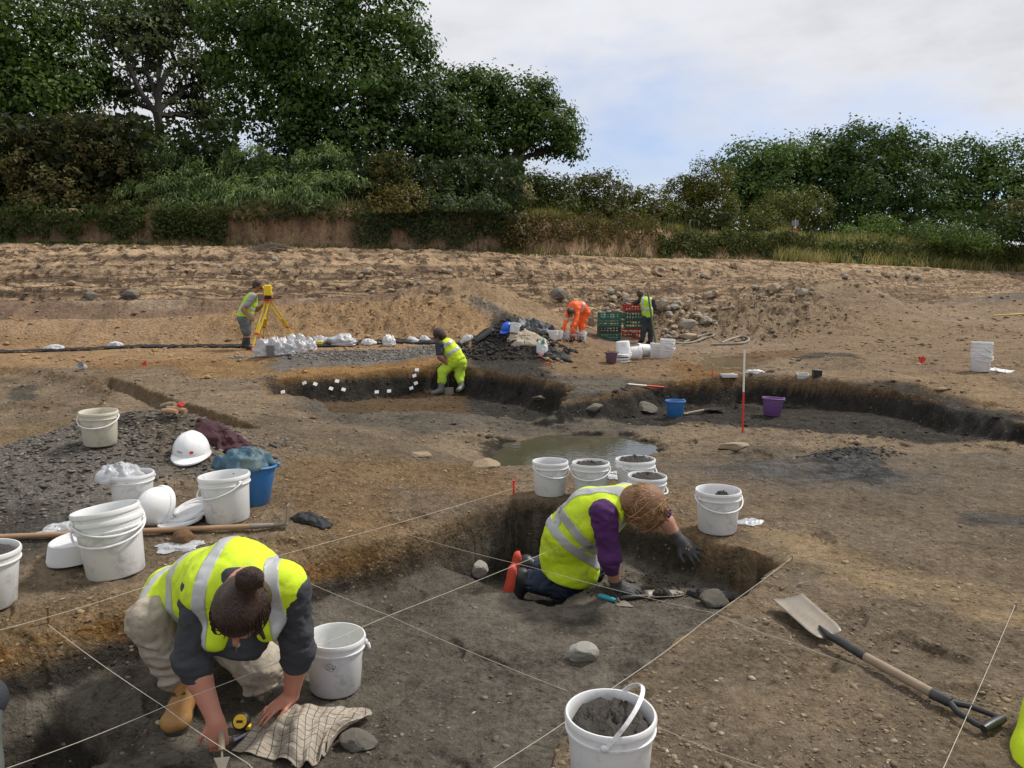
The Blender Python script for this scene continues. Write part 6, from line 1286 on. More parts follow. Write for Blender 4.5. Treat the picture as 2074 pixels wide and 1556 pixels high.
# ------------------------------------------------------------------ crates
def crate(label, p, m, rz=0, w=.62, dd=.42, h=.21, group='stacked plastic crates', tiny=False):
    root = empty('crate', tuple(p), label, 'crate', group, R(rz)); b = MB(); b.box((0, 0, .008), (w - .03, dd - .03, .012)); b.build('base', m, root, False)
    for ax, s_ in ((0, -1), (0, 1), (1, -1), (1, 1)):
        mb = MB(); L_ = w if ax == 0 else dd - .036; n = 7 if ax == 0 else 5; off = (dd if ax == 0 else w) / 2 - .009
        def put(cx, cz, lx, lz, th=.014):
            mb.box((cx, s_ * off, cz) if ax == 0 else (s_ * off, cx, cz), (lx, th, lz) if ax == 0 else (th, lx, lz))
        put(0, h - .018, L_, .034, .018); put(0, .022, L_, .036, .016); put(0, h * .52, L_, .022, .011)
        for i in range(n + 1): put(-L_ / 2 + .015 + (L_ - .03) * i / n, h * .3, .02, h * .40, .009)
        for i in range(n + 1): put(-L_ / 2 + .015 + (L_ - .03) * i / n, h * .68, .026 if i not in (3, 4) else .012, h * .28, .009)
        mb.build('side_panel', m, root, False)
    return root
CG = mat('green_crate_plastic', (.012, .105, .068), .45, .15, 6, .05, dirt=.2, dirtcol=(.1, .09, .07)); CD = mat('dark_crate_plastic', (.014, .03, .032), .45, .15, 6, .05, dirt=.2); CR = mat('red_crate_plastic', (.36, .018, .014), .45, .15, 6, .05, dirt=.2); CG2 = mat('teal_crate_plastic', (.012, .13, .095), .45, .15, 6, .05, dirt=.25)
p = hit(1235, 690); kd = p.y / FOC; w_ = 46 * kd; hh = 14.4 * kd; p = p + Vector((0, .22, 0))
for k, (m, lab) in enumerate([(CG2, 'bottom green crate of the left stack'), (CD, 'dark crate second from the bottom of the left stack'), (CG2, 'teal crate third from the bottom of the left stack'), (CG, 'top green crate of the left stack holding white tubs')]): crate(lab, p + Vector((.006 * k, 0, hh * k)), m, 1.5 * (k % 2), w_, .42, hh * .97)
for i, (dx, s, lab) in enumerate([(-.2, .75, 'white tub in the left of the top green crate'), (.08, .62, 'smaller white tub standing in the right of the top green crate')]): bucket(lab, p + Vector((dx, -.02, hh * 3 + .02)), s * (.62 if i else .9), mode=None, group=None)
p = hit(1285, 687); kd = p.y / FOC; w_ = 42 * kd; p = p + Vector((0, .24, 0)); zz = 0
for k, (m, hpx, dx, lab) in enumerate([(CR, 21, -.02, 'bottom red crate of the right stack'), (CG, 17.5, .03, 'lower green crate of the right stack'), (CG, 17.5, .02, 'upper green crate of the right stack'), (CR, 14, .0, 'top red crate the man reaches into')]):
    crate(lab, p + Vector((dx, 0, zz)), m, -2 + k, w_, .42, hpx * kd * .97); zz += hpx * kd
# sign post and fence post on the bank
def gpost(name, label, px, top, bot, d, r, m):
    q = at(px, bot, d); g = Hs(q.x, q.y); root = empty(name, (q.x, q.y, g), label, 'post'); h = (bot - top) * d / FOC; h = at(px, top, d).z - g; mb = MB(); mb.box((0, 0, h / 2), (r * 2, r * 2, h), None, .01); mb.build('post', m, root); return root, h
r_, h = gpost('wooden_post', 'short wooden fence post on top of the bank', 1396, 450, 475, 43, .05, WOOD)
r_, h = gpost('sign_post', 'thin white post with a small red and white warning sign on the bank', 1609, 445, 485, 46, .03, mat('galvanised', (.4, .4, .4), .5))
mb = MB(); mb.box((0, -.05, h * .42), (.24, .02, .42), None, .01); mb.build('sign_panel', REDM, r_); mb = MB(); mb.box((-.01, -.065, h * .40), (.12, .008, .14)); mb.build('sign_symbol', CARD, r_); mb = MB(); mb.box((0, 0, h * .82), (.42, .02, .30), None, .01); mb.build('sign_back', mat('dull_grey', (.2, .22, .23), .6), r_)
# ------------------------------------------------------------------ people: one continuous body each, clothes fitted over it
class SDF:
    def __init__(s, h): s.h = h; s.p = []
    def cone(s, a, b, ra, rb, k=.02): s.p.append(('c', Vector(a), Vector(b), ra, rb, k)); return s
    def chain(s, pts, rs, k=.02):
        for i in range(len(pts) - 1): s.cone(pts[i], pts[i + 1], rs[i], rs[i + 1], k)
        return s
    def ell(s, c, r, M=None, k=.02, neg=False): s.p.append(('n' if neg else 'e', Vector(c), Vector(r), M, None, k)); return s
    def mesh(s, wr=(), cuts=(), seed=0, crease=True):
        h = s.h; lo = np.array([1e9] * 3); hi = -lo
        for q in s.p:
            if q[0] == 'n': continue
            if q[0] == 'c':
                for e, r in ((q[1], q[3]), (q[2], q[4])): lo = np.minimum(lo, np.array(e) - r); hi = np.maximum(hi, np.array(e) + r)
            else: m = max(q[2]); lo = np.minimum(lo, np.array(q[1]) - m); hi = np.maximum(hi, np.array(q[1]) + m)
        lo = lo - 4 * h - .02; hi = hi + 4 * h + .02; n = np.ceil((hi - lo) / h).astype(int) + 1
        ax = [lo[i] + h * np.arange(n[i]) for i in range(3)]; F = np.full(tuple(n), 1.0, np.float32)
        for q in s.p:
            k = q[5]; pad = k + 3 * h + .01
            if q[0] == 'c': a, b = np.array(q[1]), np.array(q[2]); m = max(q[3], q[4]); l_, h_ = np.minimum(a, b) - m - pad, np.maximum(a, b) + m + pad
            else: m = max(q[2]); l_, h_ = np.array(q[1]) - m - pad, np.array(q[1]) + m + pad
            i0 = np.clip(((l_ - lo) / h).astype(int), 0, n - 1); i1 = np.clip(((h_ - lo) / h).astype(int) + 2, 1, n); sl = tuple(slice(i0[i], i1[i]) for i in range(3))
            X = ax[0][sl[0]][:, None, None]; Y = ax[1][sl[1]][None, :, None]; Z = ax[2][sl[2]][None, None, :]
            if q[0] == 'c':
                ab = b - a; L2 = max(ab @ ab, 1e-9); t = np.clip(((X - a[0]) * ab[0] + (Y - a[1]) * ab[1] + (Z - a[2]) * ab[2]) / L2, 0, 1)
                d = np.sqrt((X - a[0] - t * ab[0]) ** 2 + (Y - a[1] - t * ab[1]) ** 2 + (Z - a[2] - t * ab[2]) ** 2) - (q[3] + (q[4] - q[3]) * t)
            else:
                c = q[1]; M = q[3] or Matrix.Identity(3); dx, dy_, dz = X - c.x, Y - c.y, Z - c.z; P = [dx * M[i][0] + dy_ * M[i][1] + dz * M[i][2] for i in range(3)]; r = q[2]
                k0 = np.sqrt(sum((P[i] / r[i]) ** 2 for i in range(3))); k1 = np.sqrt(sum((P[i] / r[i] ** 2) ** 2 for i in range(3))) + 1e-9; d = k0 * (k0 - 1) / k1
            f = F[sl]; d = d.astype(np.float32)
            if q[0] == 'n': F[sl] = np.maximum(f, -d)
            else:
                hh = np.maximum(k - np.abs(f - d), 0) / k; F[sl] = np.minimum(f, d) - hh * hh * k * .25
        if wr:
            I = np.where(np.abs(F) < .03); P = [ax[i][I[i]] for i in range(3)]
            for iw, (amp, fx, fy, fz) in enumerate(wr):
                q_ = vn3(P[0] * fx, P[1] * fy, P[2] * fz, seed + iw)
                if iw == 1 and crease: w2 = vn3(P[0] * fx * .5 + 7, P[1] * fy * .5, P[2] * fz * .5, seed + 9); q_ = np.clip(1 - np.abs(q_ + .4 * w2) * 3.2, 0, 1) ** 1.5 * 1.6 - .2
                F[I] += (amp * q_).astype(np.float32)
        for p0, nn in cuts:
            d = (ax[0][:, None, None] - p0[0]) * nn[0] + (ax[1][None, :, None] - p0[1]) * nn[1] + (ax[2][None, None, :] - p0[2]) * nn[2]; F = np.maximum(F, d.astype(np.float32))
        return nets(F, lo, h)
def nets(F, o, h):
    s = F < 0; cs = [(i, j, k) for i in (0, 1) for j in (0, 1) for k in (0, 1)]; n = F.shape
    sub = lambda A, c: A[c[0]:n[0] - 1 + c[0], c[1]:n[1] - 1 + c[1], c[2]:n[2] - 1 + c[2]]
    cnt = sum(sub(s, c).astype(np.int8) for c in cs); act = (cnt > 0) & (cnt < 8); idx = np.full(act.shape, -1, np.int64); I = np.argwhere(act); idx[act] = np.arange(len(I))
    V = {c: sub(F, c)[act] for c in cs}; P = np.zeros((len(I), 3)); w = np.zeros(len(I))
    for a in cs:
        for ax_ in range(3):
            if a[ax_] == 0:
                b = list(a); b[ax_] = 1; b = tuple(b); va, vb = V[a], V[b]; m = (va < 0) != (vb < 0); t = np.where(m, va / np.where(m, va - vb, 1), 0); q = np.array(a, float)[None].repeat(len(I), 0); q[:, ax_] += t; P += q * m[:, None]; w += m
    Vt = o + h * (I + P / np.maximum(w, 1)[:, None]); Q = []
    for ax_ in range(3):
        sl0 = [slice(1, -1)] * 3; sl1 = [slice(1, -1)] * 3; sl0[ax_] = slice(0, -1); sl1[ax_] = slice(1, None); a, b = s[tuple(sl0)], s[tuple(sl1)]; E = np.argwhere(a != b); ins = a[a != b]; off = np.array([1, 1, 1]); off[ax_] = 0; E = E + off; u, v = (ax_ + 1) % 3, (ax_ + 2) % 3
        def g(du, dv): e = E.copy(); e[:, u] += du; e[:, v] += dv; return idx[e[:, 0], e[:, 1], e[:, 2]]
        q = np.stack([g(-1, -1), g(0, -1), g(0, 0), g(-1, 0)], 1); q[~ins] = q[~ins][:, ::-1]; Q.append(q)
    return Vt, np.concatenate(Q)
def smooth_mesh(V, F, it=2, lam=.5):
    e = np.concatenate([F[:, [0, 1]], F[:, [1, 2]], F[:, [2, 3]], F[:, [3, 0]]]); 
    for _ in range(it):
        S = np.zeros_like(V); c = np.zeros(len(V)); np.add.at(S, e[:, 0], V[e[:, 1]]); np.add.at(S, e[:, 1], V[e[:, 0]]); np.add.at(c, e[:, 0], 1); np.add.at(c, e[:, 1], 1); V = V * (1 - lam) + lam * S / c[:, None]
    return V
def sobj(name, sdf, mat_, parent, wr=(), cuts=(), it=1, seed=0):
    V, F = sdf.mesh(wr, cuts, seed); V = smooth_mesh(V, F, it); o = mobj(name, V - np.array(parent.location), F, mat_, parent); return o
SKIN = mat('skin', (.46, .23, .155), .5, .10, 12, .05, 120, sss=.08); SKINR = mat('sun_reddened_skin', (.52, .225, .155), .5, .10, 12, .05, 120, sss=.08)
HIVIS = mat('yellow_hi_vis_fabric', (.60, .78, .015), .75, .14, 6, .8, 13, dirt=.42, dirtcol=(.26, .27, .07), dscale=8); BAND = mat('grey_reflective_tape', (.44, .45, .45), .4, .10, 14, .1, 60, dirt=.3, dirtcol=(.30, .28, .24))
HIVISG = mat('worn_hi_vis_fabric', (.40, .66, .045), .7, .10, 7, .2, 60, dirt=.2, dirtcol=(.28, .33, .12)); ORANGEF = mat('orange_hi_vis_fabric', (.86, .12, .012), .6, .12, 7, .2, 60); CHAR = mat('charcoal_jersey', (.040, .042, .048), .85, .25, 14, .8, 22)
PURPF = mat('purple_jersey', (.060, .010, .085), .85, .25, 12, .8, 22); JEANS = mat('dark_denim', (.022, .036, .066), .8, .3, 9, .8, 20, dirt=.3, dirtcol=(.09, .085, .08)); BEIGEF = mat('dusty_beige_trousers', (.40, .35, .28), .85, .14, 8, .8, 16, dirt=.5, dirtcol=(.12, .095, .07), dscale=7)
HAIRD = mat('dark_brown_hair', (.040, .019, .013), .38, .5, 20, .9, 60, stretch=(5, 5, 1)); HAIRB = mat('light_brown_hair', (.23, .115, .050), .5, .55, 22, .9, 120); BOOT = mat('tan_leather_boot', (.36, .185, .058), .6, .25, 9, .3, 60, dirt=.35, dirtcol=(.14, .11, .08)); RUBB = mat('black_rubber_boot', (.016, .017, .018), .45, .2, 9, .1); SOLE = mat('red_boot_sole', (.55, .065, .035), .6, .15, 10, .2)
GLOVE = mat('grey_work_glove', (.062, .058, .060), .7, .25, 20, .4, 200, dirt=.3, dirtcol=(.13, .115, .10)); GREYW = mat('muddy_wellington', (.10, .11, .10), .5, .25, 8, .2, 50, dirt=.4); SHORT = mat('grey_shorts', (.10, .11, .11), .85, .25, 8, .3, 80); TEE = mat('light_grey_tee', (.30, .31, .33), .85, .1, 8, .2)
NAVY = mat('dark_navy_cloth', (.028, .032, .042), .8, .2, 8, .3, 80); SUNS = mat('tanned_skin', (.30, .13, .075), .55, .12, 12, .05); LACE = mat('boot_sole_dark', (.05, .04, .03), .8)
def hand(s, w, d, n, size, side, curl=.35, spread=.12, thumb=.8, k=.006, fat=1.0):
    """palm, four unequal bent fingers and a thumb leaving the side of the palm. d: wrist->knuckles, n: back of hand"""
    d = Vector(d).normalized(); n = Vector(n); n = (n - d * n.dot(d)).normalized(); l = d.cross(n) * side; L_ = size; w = Vector(w)
    M = Matrix((l, d, n)); s.ell(w + d * L_ * .27, (L_ * .225 * fat, L_ * .30, L_ * .085 * fat), M, .02); s.cone(w, w + d * L_ * .2, L_ * .14 * fat, L_ * .13 * fat, .02)
    tips = []
    for i, (x, ln) in enumerate(((-.165, .40), (-.055, .455), (.055, .43), (.16, .345))):
        b = w + d * L_ * (.46 - .02 * abs(i - 1.2)) + l * L_ * x; a = spread * (i - 1.4); c1 = curl * (1 + .1 * i); p = b; dr = (d * math.cos(a) + l * math.sin(a)).normalized(); ang = c1 * .5
        for j, fr in enumerate((.45, .32, .23)):
            q = p + (dr * math.cos(ang) - n * math.sin(ang)) * L_ * ln * fr; s.cone(p, q, L_ * (.050 - .006 * j) * fat, L_ * (.046 - .007 * j) * fat, k); p = q; ang += c1
        tips.append(p)
    b = w + d * L_ * .10 - l * L_ * .15; q = b + (d * (1 - thumb * .45) - l * thumb - n * curl * .35).normalized() * L_ * .26; e = q + (d * .8 - l * thumb * .35 - n * curl * .5).normalized() * L_ * .22; s.cone(b, q, L_ * .075 * fat, L_ * .055 * fat, .012); s.cone(q, e, L_ * .053 * fat, L_ * .040 * fat, k); return tips
def head(s, c, up, f, r=.098, k=.015):
    """cranium, jaw, nose, brows, lips, ears. c centre, up crown direction, f face direction"""
    f = Vector(f).normalized(); up = Vector(up); up = (up - f * up.dot(f)).normalized(); l = up.cross(f); M = Matrix((l, f, up)); c = Vector(c)
    s.ell(c + up * r * .12 - f * r * .08, (r * .80, r * .98, r * .95), M, k); s.ell(c - up * r * .5 + f * r * .22, (r * .60, r * .62, r * .72), M, .03)
    s.cone(c + f * r * .85 + up * r * .02, c + f * r * 1.10 - up * r * .33, r * .07, r * .13, .012); s.ell(c + f * r * .78 + up * r * .12, (r * .5, r * .12, r * .09), M, .02)
    s.ell(c + f * r * .80 - up * r * .62, (r * .26, r * .12, r * .09), M, .01); s.ell(c + f * r * .66 - up * r * .98, (r * .26, r * .22, r * .2), M, .02)
    for t in (-1, 1): s.ell(c + l * t * r * .82 - up * r * .15 - f * r * .05, (r * .09, r * .20, r * .30), M, .008); s.ell(c + l * t * r * .36 + f * r * .80 - up * r * .02, (r * .17, r * .12, r * .10), M, .006)
    return l
def eyes(root, c, up, f, r=.098):
    f = Vector(f).normalized(); up = Vector(up); up = (up - f * up.dot(f)).normalized(); l = up.cross(f)
    for t in (-1, 1): mb = MB(); mb.lathe([(0, .014), (.008, .011), (.013, .004), (.014, -.002), (0, -.006)], 10, Vector(c) + l * t * r * .36 + f * r * .83 - up * r * .02 - Vector(root.location), Matrix((l, up, f)).transposed()); mb.build('eye', BLACKP, root)
def strip_band(name, src, root, specs, mat_, out_=.003):
    """reflective tape: the garment's own surface between planes, lifted off it"""
    for planes in specs:
        bm = bmesh.new(); bm.from_mesh(src.data)
        for p0, nn in planes:
            g = bm.verts[:] + bm.edges[:] + bm.faces[:]; bmesh.ops.bisect_plane(bm, geom=g, plane_co=Vector(p0) - Vector(root.location), plane_no=Vector(nn), clear_outer=True)
        if len(bm.faces) < 3: bm.free(); continue
        bm.normal_update()
        nv = [(v, v.normal.copy()) for v in bm.verts]
        for v, n in nv: v.co += n * out_
        me = bpy.data.meshes.new(name); bm.to_mesh(me); bm.free(); me.materials.clear(); me.materials.append(mat_); me.polygons.foreach_set('use_smooth', np.ones(len(me.polygons), bool))
        o = link(bpy.data.objects.new(name, me), root); md = o.modifiers.new('thickness', 'SOLIDIFY'); md.thickness = .003; md.offset = -1
def perp(p, n, hw):      # slab of half width hw round p, normal n
    n = Vector(n).normalized(); return [(Vector(p) + n * hw, n), (Vector(p) - n * hw, -n)]
V_ = Vector
def dist_report(nm, J, prs):
    pass

def strands(root, c, l, f, u, rad, pole, m, n, style):
    r = random.Random(n); mb = MB(); O = V_(root.location); pole = V_(pole).normalized()
    def surf(d, k=1.0):
        d = d.normalized(); a, b, e = d.dot(l), d.dot(f), d.dot(u); s = 1 / math.sqrt((a / rad[0]) ** 2 + (b / rad[1]) ** 2 + (e / rad[2]) ** 2); return c + d * s * k
    for i in range(n):
        d = V_((r.gauss(0, 1), r.gauss(0, 1), r.gauss(0, 1))).normalized()
        if style == 'back':
            if d.dot(f) > .85 or d.dot(u) < -.55: continue
            pts = []; w = r.uniform(.995, 1.035)
            for k in range(8): t = k / 7; q = (d * (1 - t) + pole * t); pts.append(surf(q, w + .03 * math.sin(t * 3.1)) - O)
            mb.tube(pts, [.0016, .0022, .0022, .0022, .0022, .002, .0018, .001], 4, False)
        else:
            if d.dot(u) < -.5 and d.dot(f) > .3: continue
            st = (pole + V_((r.gauss(0, .22), r.gauss(0, .22), r.gauss(0, .22)))).normalized(); pts = []; ph = r.uniform(0, 6); lift = r.uniform(1.0, 1.20) if r.random() < .6 else 1.02; wv = V_((r.gauss(0, 1), r.gauss(0, 1), r.gauss(0, 1))) * .16
            for k in range(9): t = k / 8; q = st * (1 - t) + d * t + wv * math.sin(t * 5 + ph); pts.append(surf(q, 1.0 + (lift - 1) * t + .02 * math.sin(t * 3)) + f * (.012 * t * t) - O)
            mb.tube(pts, [.0015, .002, .0022, .0022, .0021, .002, .0017, .0013, .0006], 4, False)
    mb.build('hair_strand', m, root)
# ---- woman kneeling in the trench, head down, facing the camera
def woman():
    J = dict(pel=at(383, 1225, 3.42), bel=at(420, 1200, 3.22), che=at(478, 1182, 3.0), nk=at(492, 1185, 2.80), sR=at(410, 1198, 2.90), sL=at(585, 1192, 2.90), eR=at(388, 1335, 2.86), eL=at(603, 1318, 2.98), wR=at(437, 1462, 2.84), wL=at(590, 1410, 3.08),
             kR=at(302, 1255, 3.12), aR=at(368, 1395, 3.22), kL=at(530, 1352, 3.22), aL=at(470, 1310, 3.6), hd=at(488, 1236, 2.62))
    root = empty('person', tuple(at(430, 1380, 3.2)), 'kneeling person in yellow vest and rolled charcoal sleeves troweling head down in the trench', 'person')
    hup = (at(500, 1150, 2.45) - at(488, 1240, 2.66)).normalized(); hup = V_((.05, -.62, .42)).normalized(); hf = V_((-.12, -.45, -.85)).normalized()
    s = SDF(.0088); s.chain([J['pel'], J['bel'], J['che']], [.14, .125, .14], .05).cone(J['sR'], J['sL'], .065, .065, .06).cone(J['che'], J['nk'], .11, .062, .04).cone(J['nk'], J['hd'], .055, .05, .03)
    for a, b, c, t in (('sR', 'eR', 'wR', 1), ('sL', 'eL', 'wL', 1)): s.chain([J[a], J[b]], [.058, .044], .02); m = J[b].lerp(J[c], .3); s.chain([J[b], m, J[c]], [.044, .046, .029], .02)
    for a, b in (('kR', 'aR'), ('kL', 'aL')): s.chain([J['pel'], J[a], J[b]], [.09, .058, .04], .03)
    head(s, J['hd'], hup, hf)
    dR = (at(446, 1530, 2.84) - J['wR']).normalized(); hand(s, J['wR'], dR, V_((.25, -.75, .45)), .175, -1, .95, .0, .7)
    dL = V_((-.80, -.10, -.42)).normalized(); wl = at(586, 1418, 3.07); hand(s, J['wL'], V_((-.72, -.55, -.30)), V_((-.15, -.1, 1)), .175, 1, .22, .10, .6)
    sobj('body', s, SKINR, root, it=1)
    h = SDF(.008); hl = hup.cross(hf).normalized(); M = Matrix((hl, hf, hup)); hc = J['hd']
    h.ell(hc + hup * .022 - hf * .012, (.090, .106, .108), M, .02); h.ell(hc - hup * .03 - hf * .05, (.083, .07, .085), M, .03); h.ell(hc + hf * .105 - hup * .052, (.060, .055, .082), M, neg=True)
    bun = at(507, 1170, 2.52); h.cone(bun, hc + hup * .06, .03, .05, .02); h.ell(bun, (.046, .040, .036), None, .008)
    for i in range(7):
        a = i * .9; h.cone(bun + V_((.034 * math.cos(a), -.012, .026 * math.sin(a))), bun + V_((.034 * math.cos(a + .8), -.018, .026 * math.sin(a + .8))), .016, .015, .005)
    h.cone(hc + hl * .07 + hf * .05 - hup * .02, hc + hl * .078 + hf * .07 - hup * .09, .014, .006, .01)
    h.cone(bun + V_((.03, 0, -.01)), bun + V_((.055, -.01, -.045)), .008, .003, .01)
    sobj('hair', h, HAIRD, root, wr=[(.002, 60, 60, 18)], it=1)
    strands(root, hc, hl, hf, hup, (.092, .108, .111), (bun - hc), HAIRD, 420, 'back')
    s = SDF(.0085); s.chain([J['pel'], J['bel'], J['che']], [.135, .125, .135], .05).cone(J['sR'] + V_((0, -.01, -.015)), J['sL'] + V_((0, -.01, -.015)), .064, .064, .05).cone(J['che'] + V_((0, 0, -.02)), J['nk'] + V_((0, 0, -.04)), .10, .055, .04); s.ell(at(487, 1300, 2.92), (.11, .08, .07), None, .04); s.ell(at(486, 1176, 2.80), (.068, .05, .05), None, .03)
    for a, b, t in (('sR', 'eR', 1), ('sL', 'eL', 1)): s.chain([J[a], J[b]], [.077, .062], .03)
    cut = []
    sobj('charcoal_top', s, CHAR, root, wr=[(.010, 22, 22, 34), (.004, 50, 50, 70)], it=1, seed=1)
    for a, b, c in (('sR', 'eR', 'wR'), ('sL', 'eL', 'wL')):
        q = SDF(.007); d = (J[c] - J[b]).normalized(); q.cone(J[b] - d * .02, J[b] + d * .045, .064, .060, .02); q.ell(J[b] + d * .01, (.070, .066, .035), None, .02); sobj('rolled_cuff', q, CHAR, root, wr=[(.008, 20, 20, 60)], it=1)
    v = SDF(.0095); bk = V_((0, .03, .03)); v.chain([J['pel'] + V_((.01, -.02, .03)), J['bel'] + V_((0, 0, .02)), J['che'] + V_((0, 0, .01))], [.155, .158, .168], .05).cone(J['sR'].lerp(J['sL'], .10) + V_((0, 0, .01)), J['sR'].lerp(J['sL'], .90) + V_((0, 0, .01)), .104, .102, .06); v.ell(at(490, 1168, 2.84), (.08, .06, .055), None, .04)
    v.cone(at(503, 1172, 2.98), at(495, 1185, 2.86), .12, .095, .05); v.cone(J['sL'].lerp(J['sR'], .14), J['sL'].lerp(J['sR'], .2) + V_((0, -.07, -.13)), .075, .05, .04).cone(J['sR'].lerp(J['sL'], .12), J['sR'].lerp(J['sL'], .22) + V_((0, -.06, -.16)), .075, .05, .04)
    v.ell(at(490, 1300, 2.66), (.072, .11, .09), None, neg=True)
    v.cone(at(345, 1195, 3.42), at(322, 1225, 3.30), .11, .085, .05)
    vo = sobj('hi_vis_vest', v, HIVIS, root, wr=[(.010, 7, 7, 15), (.0028, 13, 13, 30)], it=1, seed=2)
    sd_ = (J['sL'] - J['sR']).normalized(); fr = V_((0, -1, 0)); cA, cB = J['sR'].lerp(J['sL'], .115), J['sR'].lerp(J['sL'], .885)
    upn = V_((0, -.6, 1)).normalized()
    strip_band('reflective_band', vo, root, [perp(cA, (sd_ + V_((0, -.10, -.08))).normalized(), .026) + [(J['che'] + V_((0, .12, 0)), V_((0, 1, 0)))], perp(cB, (sd_ + V_((0, .10, .08))).normalized(), .026) + [(J['che'] + V_((0, .12, 0)), V_((0, 1, 0)))],
                 perp(J['pel'] + (J['bel'] - J['pel']) * .05 + V_((-.02, 0, 0)), V_((.85, -.45, .30)), .026), perp(J['bel'] + V_((.0, -.02, 0)), V_((.75, -.6, .25)), .026) + [(J['bel'] + V_((.02, 0, 0)), V_((1, 0, 0)))]], BAND)
    t = SDF(.0085); t.ell(J['pel'] + V_((0, .02, -.03)), (.17, .17, .14), None, .04); t.chain([J['pel'] + V_((-.06, 0, -.04)), J['kR'], J['kR'] + V_((.03, .03, -.12)), J['aR'].lerp(J['kR'], .18)], [.11, .082, .076, .062], .04); t.chain([J['pel'] + V_((.08, 0, -.04)), J['kL'], J['aL']], [.12, .088, .06], .04); t.ell(J['kL'] + V_((0, -.02, -.01)), (.082, .075, .10), None, .03)
    for i in range(5): c = J['kR'].lerp(J['aR'], .25 + .14 * i); t.ell(c + V_((0, -.01, 0)), (.080 - .003 * i, .080 - .003 * i, .013), Matrix.Rotation(R(-22 + 9 * i), 3, 'Y'), .02)
    for i in range(3): c = J['kL'] + V_((0, -.02, .03 - .05 * i)); t.ell(c, (.086, .078, .010), Matrix.Rotation(R(-14 + 14 * i), 3, 'Y'), .018)
    sobj('beige_trousers', t, BEIGEF, root, wr=[(.008, 12, 12, 26), (.004, 40, 40, 60)], it=1, seed=3)
    b = SDF(.007); toe = at(352, 1458, 3.0); toe.z = -.25 + .045; an = at(372, 1395, 3.22); hl_ = at(385, 1425, 3.25); hl_.z = -.25 + .045
    b.chain([an + V_((0, 0, .03)), hl_ + V_((0, 0, .05)), hl_], [.055, .05, .042], .03).cone(hl_, toe + (hl_ - toe) * .35, .042, .048, .03).ell(toe + (hl_ - toe) * .12, (.058, .062, .046), None, .03); b.cone(hl_ + V_((0, -.01, .06)), toe + (hl_ - toe) * .4 + V_((0, 0, .02)), .042, .036, .03)
    o = sobj('boot', b, BOOT, root, wr=[(.004, 30, 30, 30)], it=1); so = SDF(.007); q = V_((0, 0, -.032)); so.cone(hl_ + q, toe + (hl_ - toe) * .1 + q, .040, .046, .01); sobj('boot_sole', so, LACE, root, cuts=[((0, 0, -.20), (0, 0, 1))], it=0)
    la = MB(); bs = hl_.lerp(toe, .38) + V_((0, -.035, .056)); ax_ = (an + V_((0, -.075, .03)) - bs)
    for i in range(5):
        c = bs + ax_ * (i / 5) + V_((0, -.012, 0)); la.tube([c + V_((-.028, .006, .0)) - V_(root.location), c + V_((0, -.012, .004)) - V_(root.location), c + V_((.028, .006, .01)) - V_(root.location)], .003, 5)
    la.build('lace', LACE, root)
    b = SDF(.009); b.chain([J['aL'], J['aL'] + V_((-.02, .12, -.05))], [.055, .045], .02); sobj('boot', b, BOOT, root)
    # zip with its round pull
    z = MB(); z.tube([at(480, 1300, 2.8) - V_(root.location), at(478, 1325, 2.86) - V_(root.location)], .003, 5); z.lathe([(0, -.002), (.009, -.002), (.009, .002), (0, .002)], 12, at(482, 1306, 2.77) - V_(root.location), Matrix.Rotation(R(70), 3, 'X')); z.build('zip_pull', STEEL, root)
    # the trowel in her fist, scraping the floor
    a, tip = at(449, 1512, 2.80), at(452, 1590, 2.74); tip.z = -.235; r2 = empty('trowel', tuple(a), 'trowel held in the kneeling woman\'s fist at the bottom of the photo', 'trowel'); d = tip - a; mb = MB(); mb.tube([-d * .9, d * .15], [.013, .012], 10); mb.build('handle', WOOD, r2); mb = MB(); mb.tube([d * .15, d * .4], .004, 6); mb.build('neck', STEEL, r2)
    mb = MB(); w = V_((.028, .004, 0)); mb.v = [d * .38 - w, d * .38 + w, d + w * .1, d - w * .1]; mb.v += [q + V_((0, -.003, .002)) for q in mb.v]; mb.f = [(3, 2, 1, 0), (4, 5, 6, 7), (0, 1, 5, 4), (1, 2, 6, 5), (2, 3, 7, 6), (3, 0, 4, 7)]; mb.build('blade', STEEL, r2, False)
    p = onz(474, 1500, -.235); mb = MB(); mb.tube([(0, 0, 0), (.06, .07, .004)], .005, 8); o = mb.build('pen', mat('lilac_pen', (.35, .33, .5), .4)); o.location = p; tag(o, 'pale lilac pen lying at the left corner of the checked cloth', 'pen')
woman()

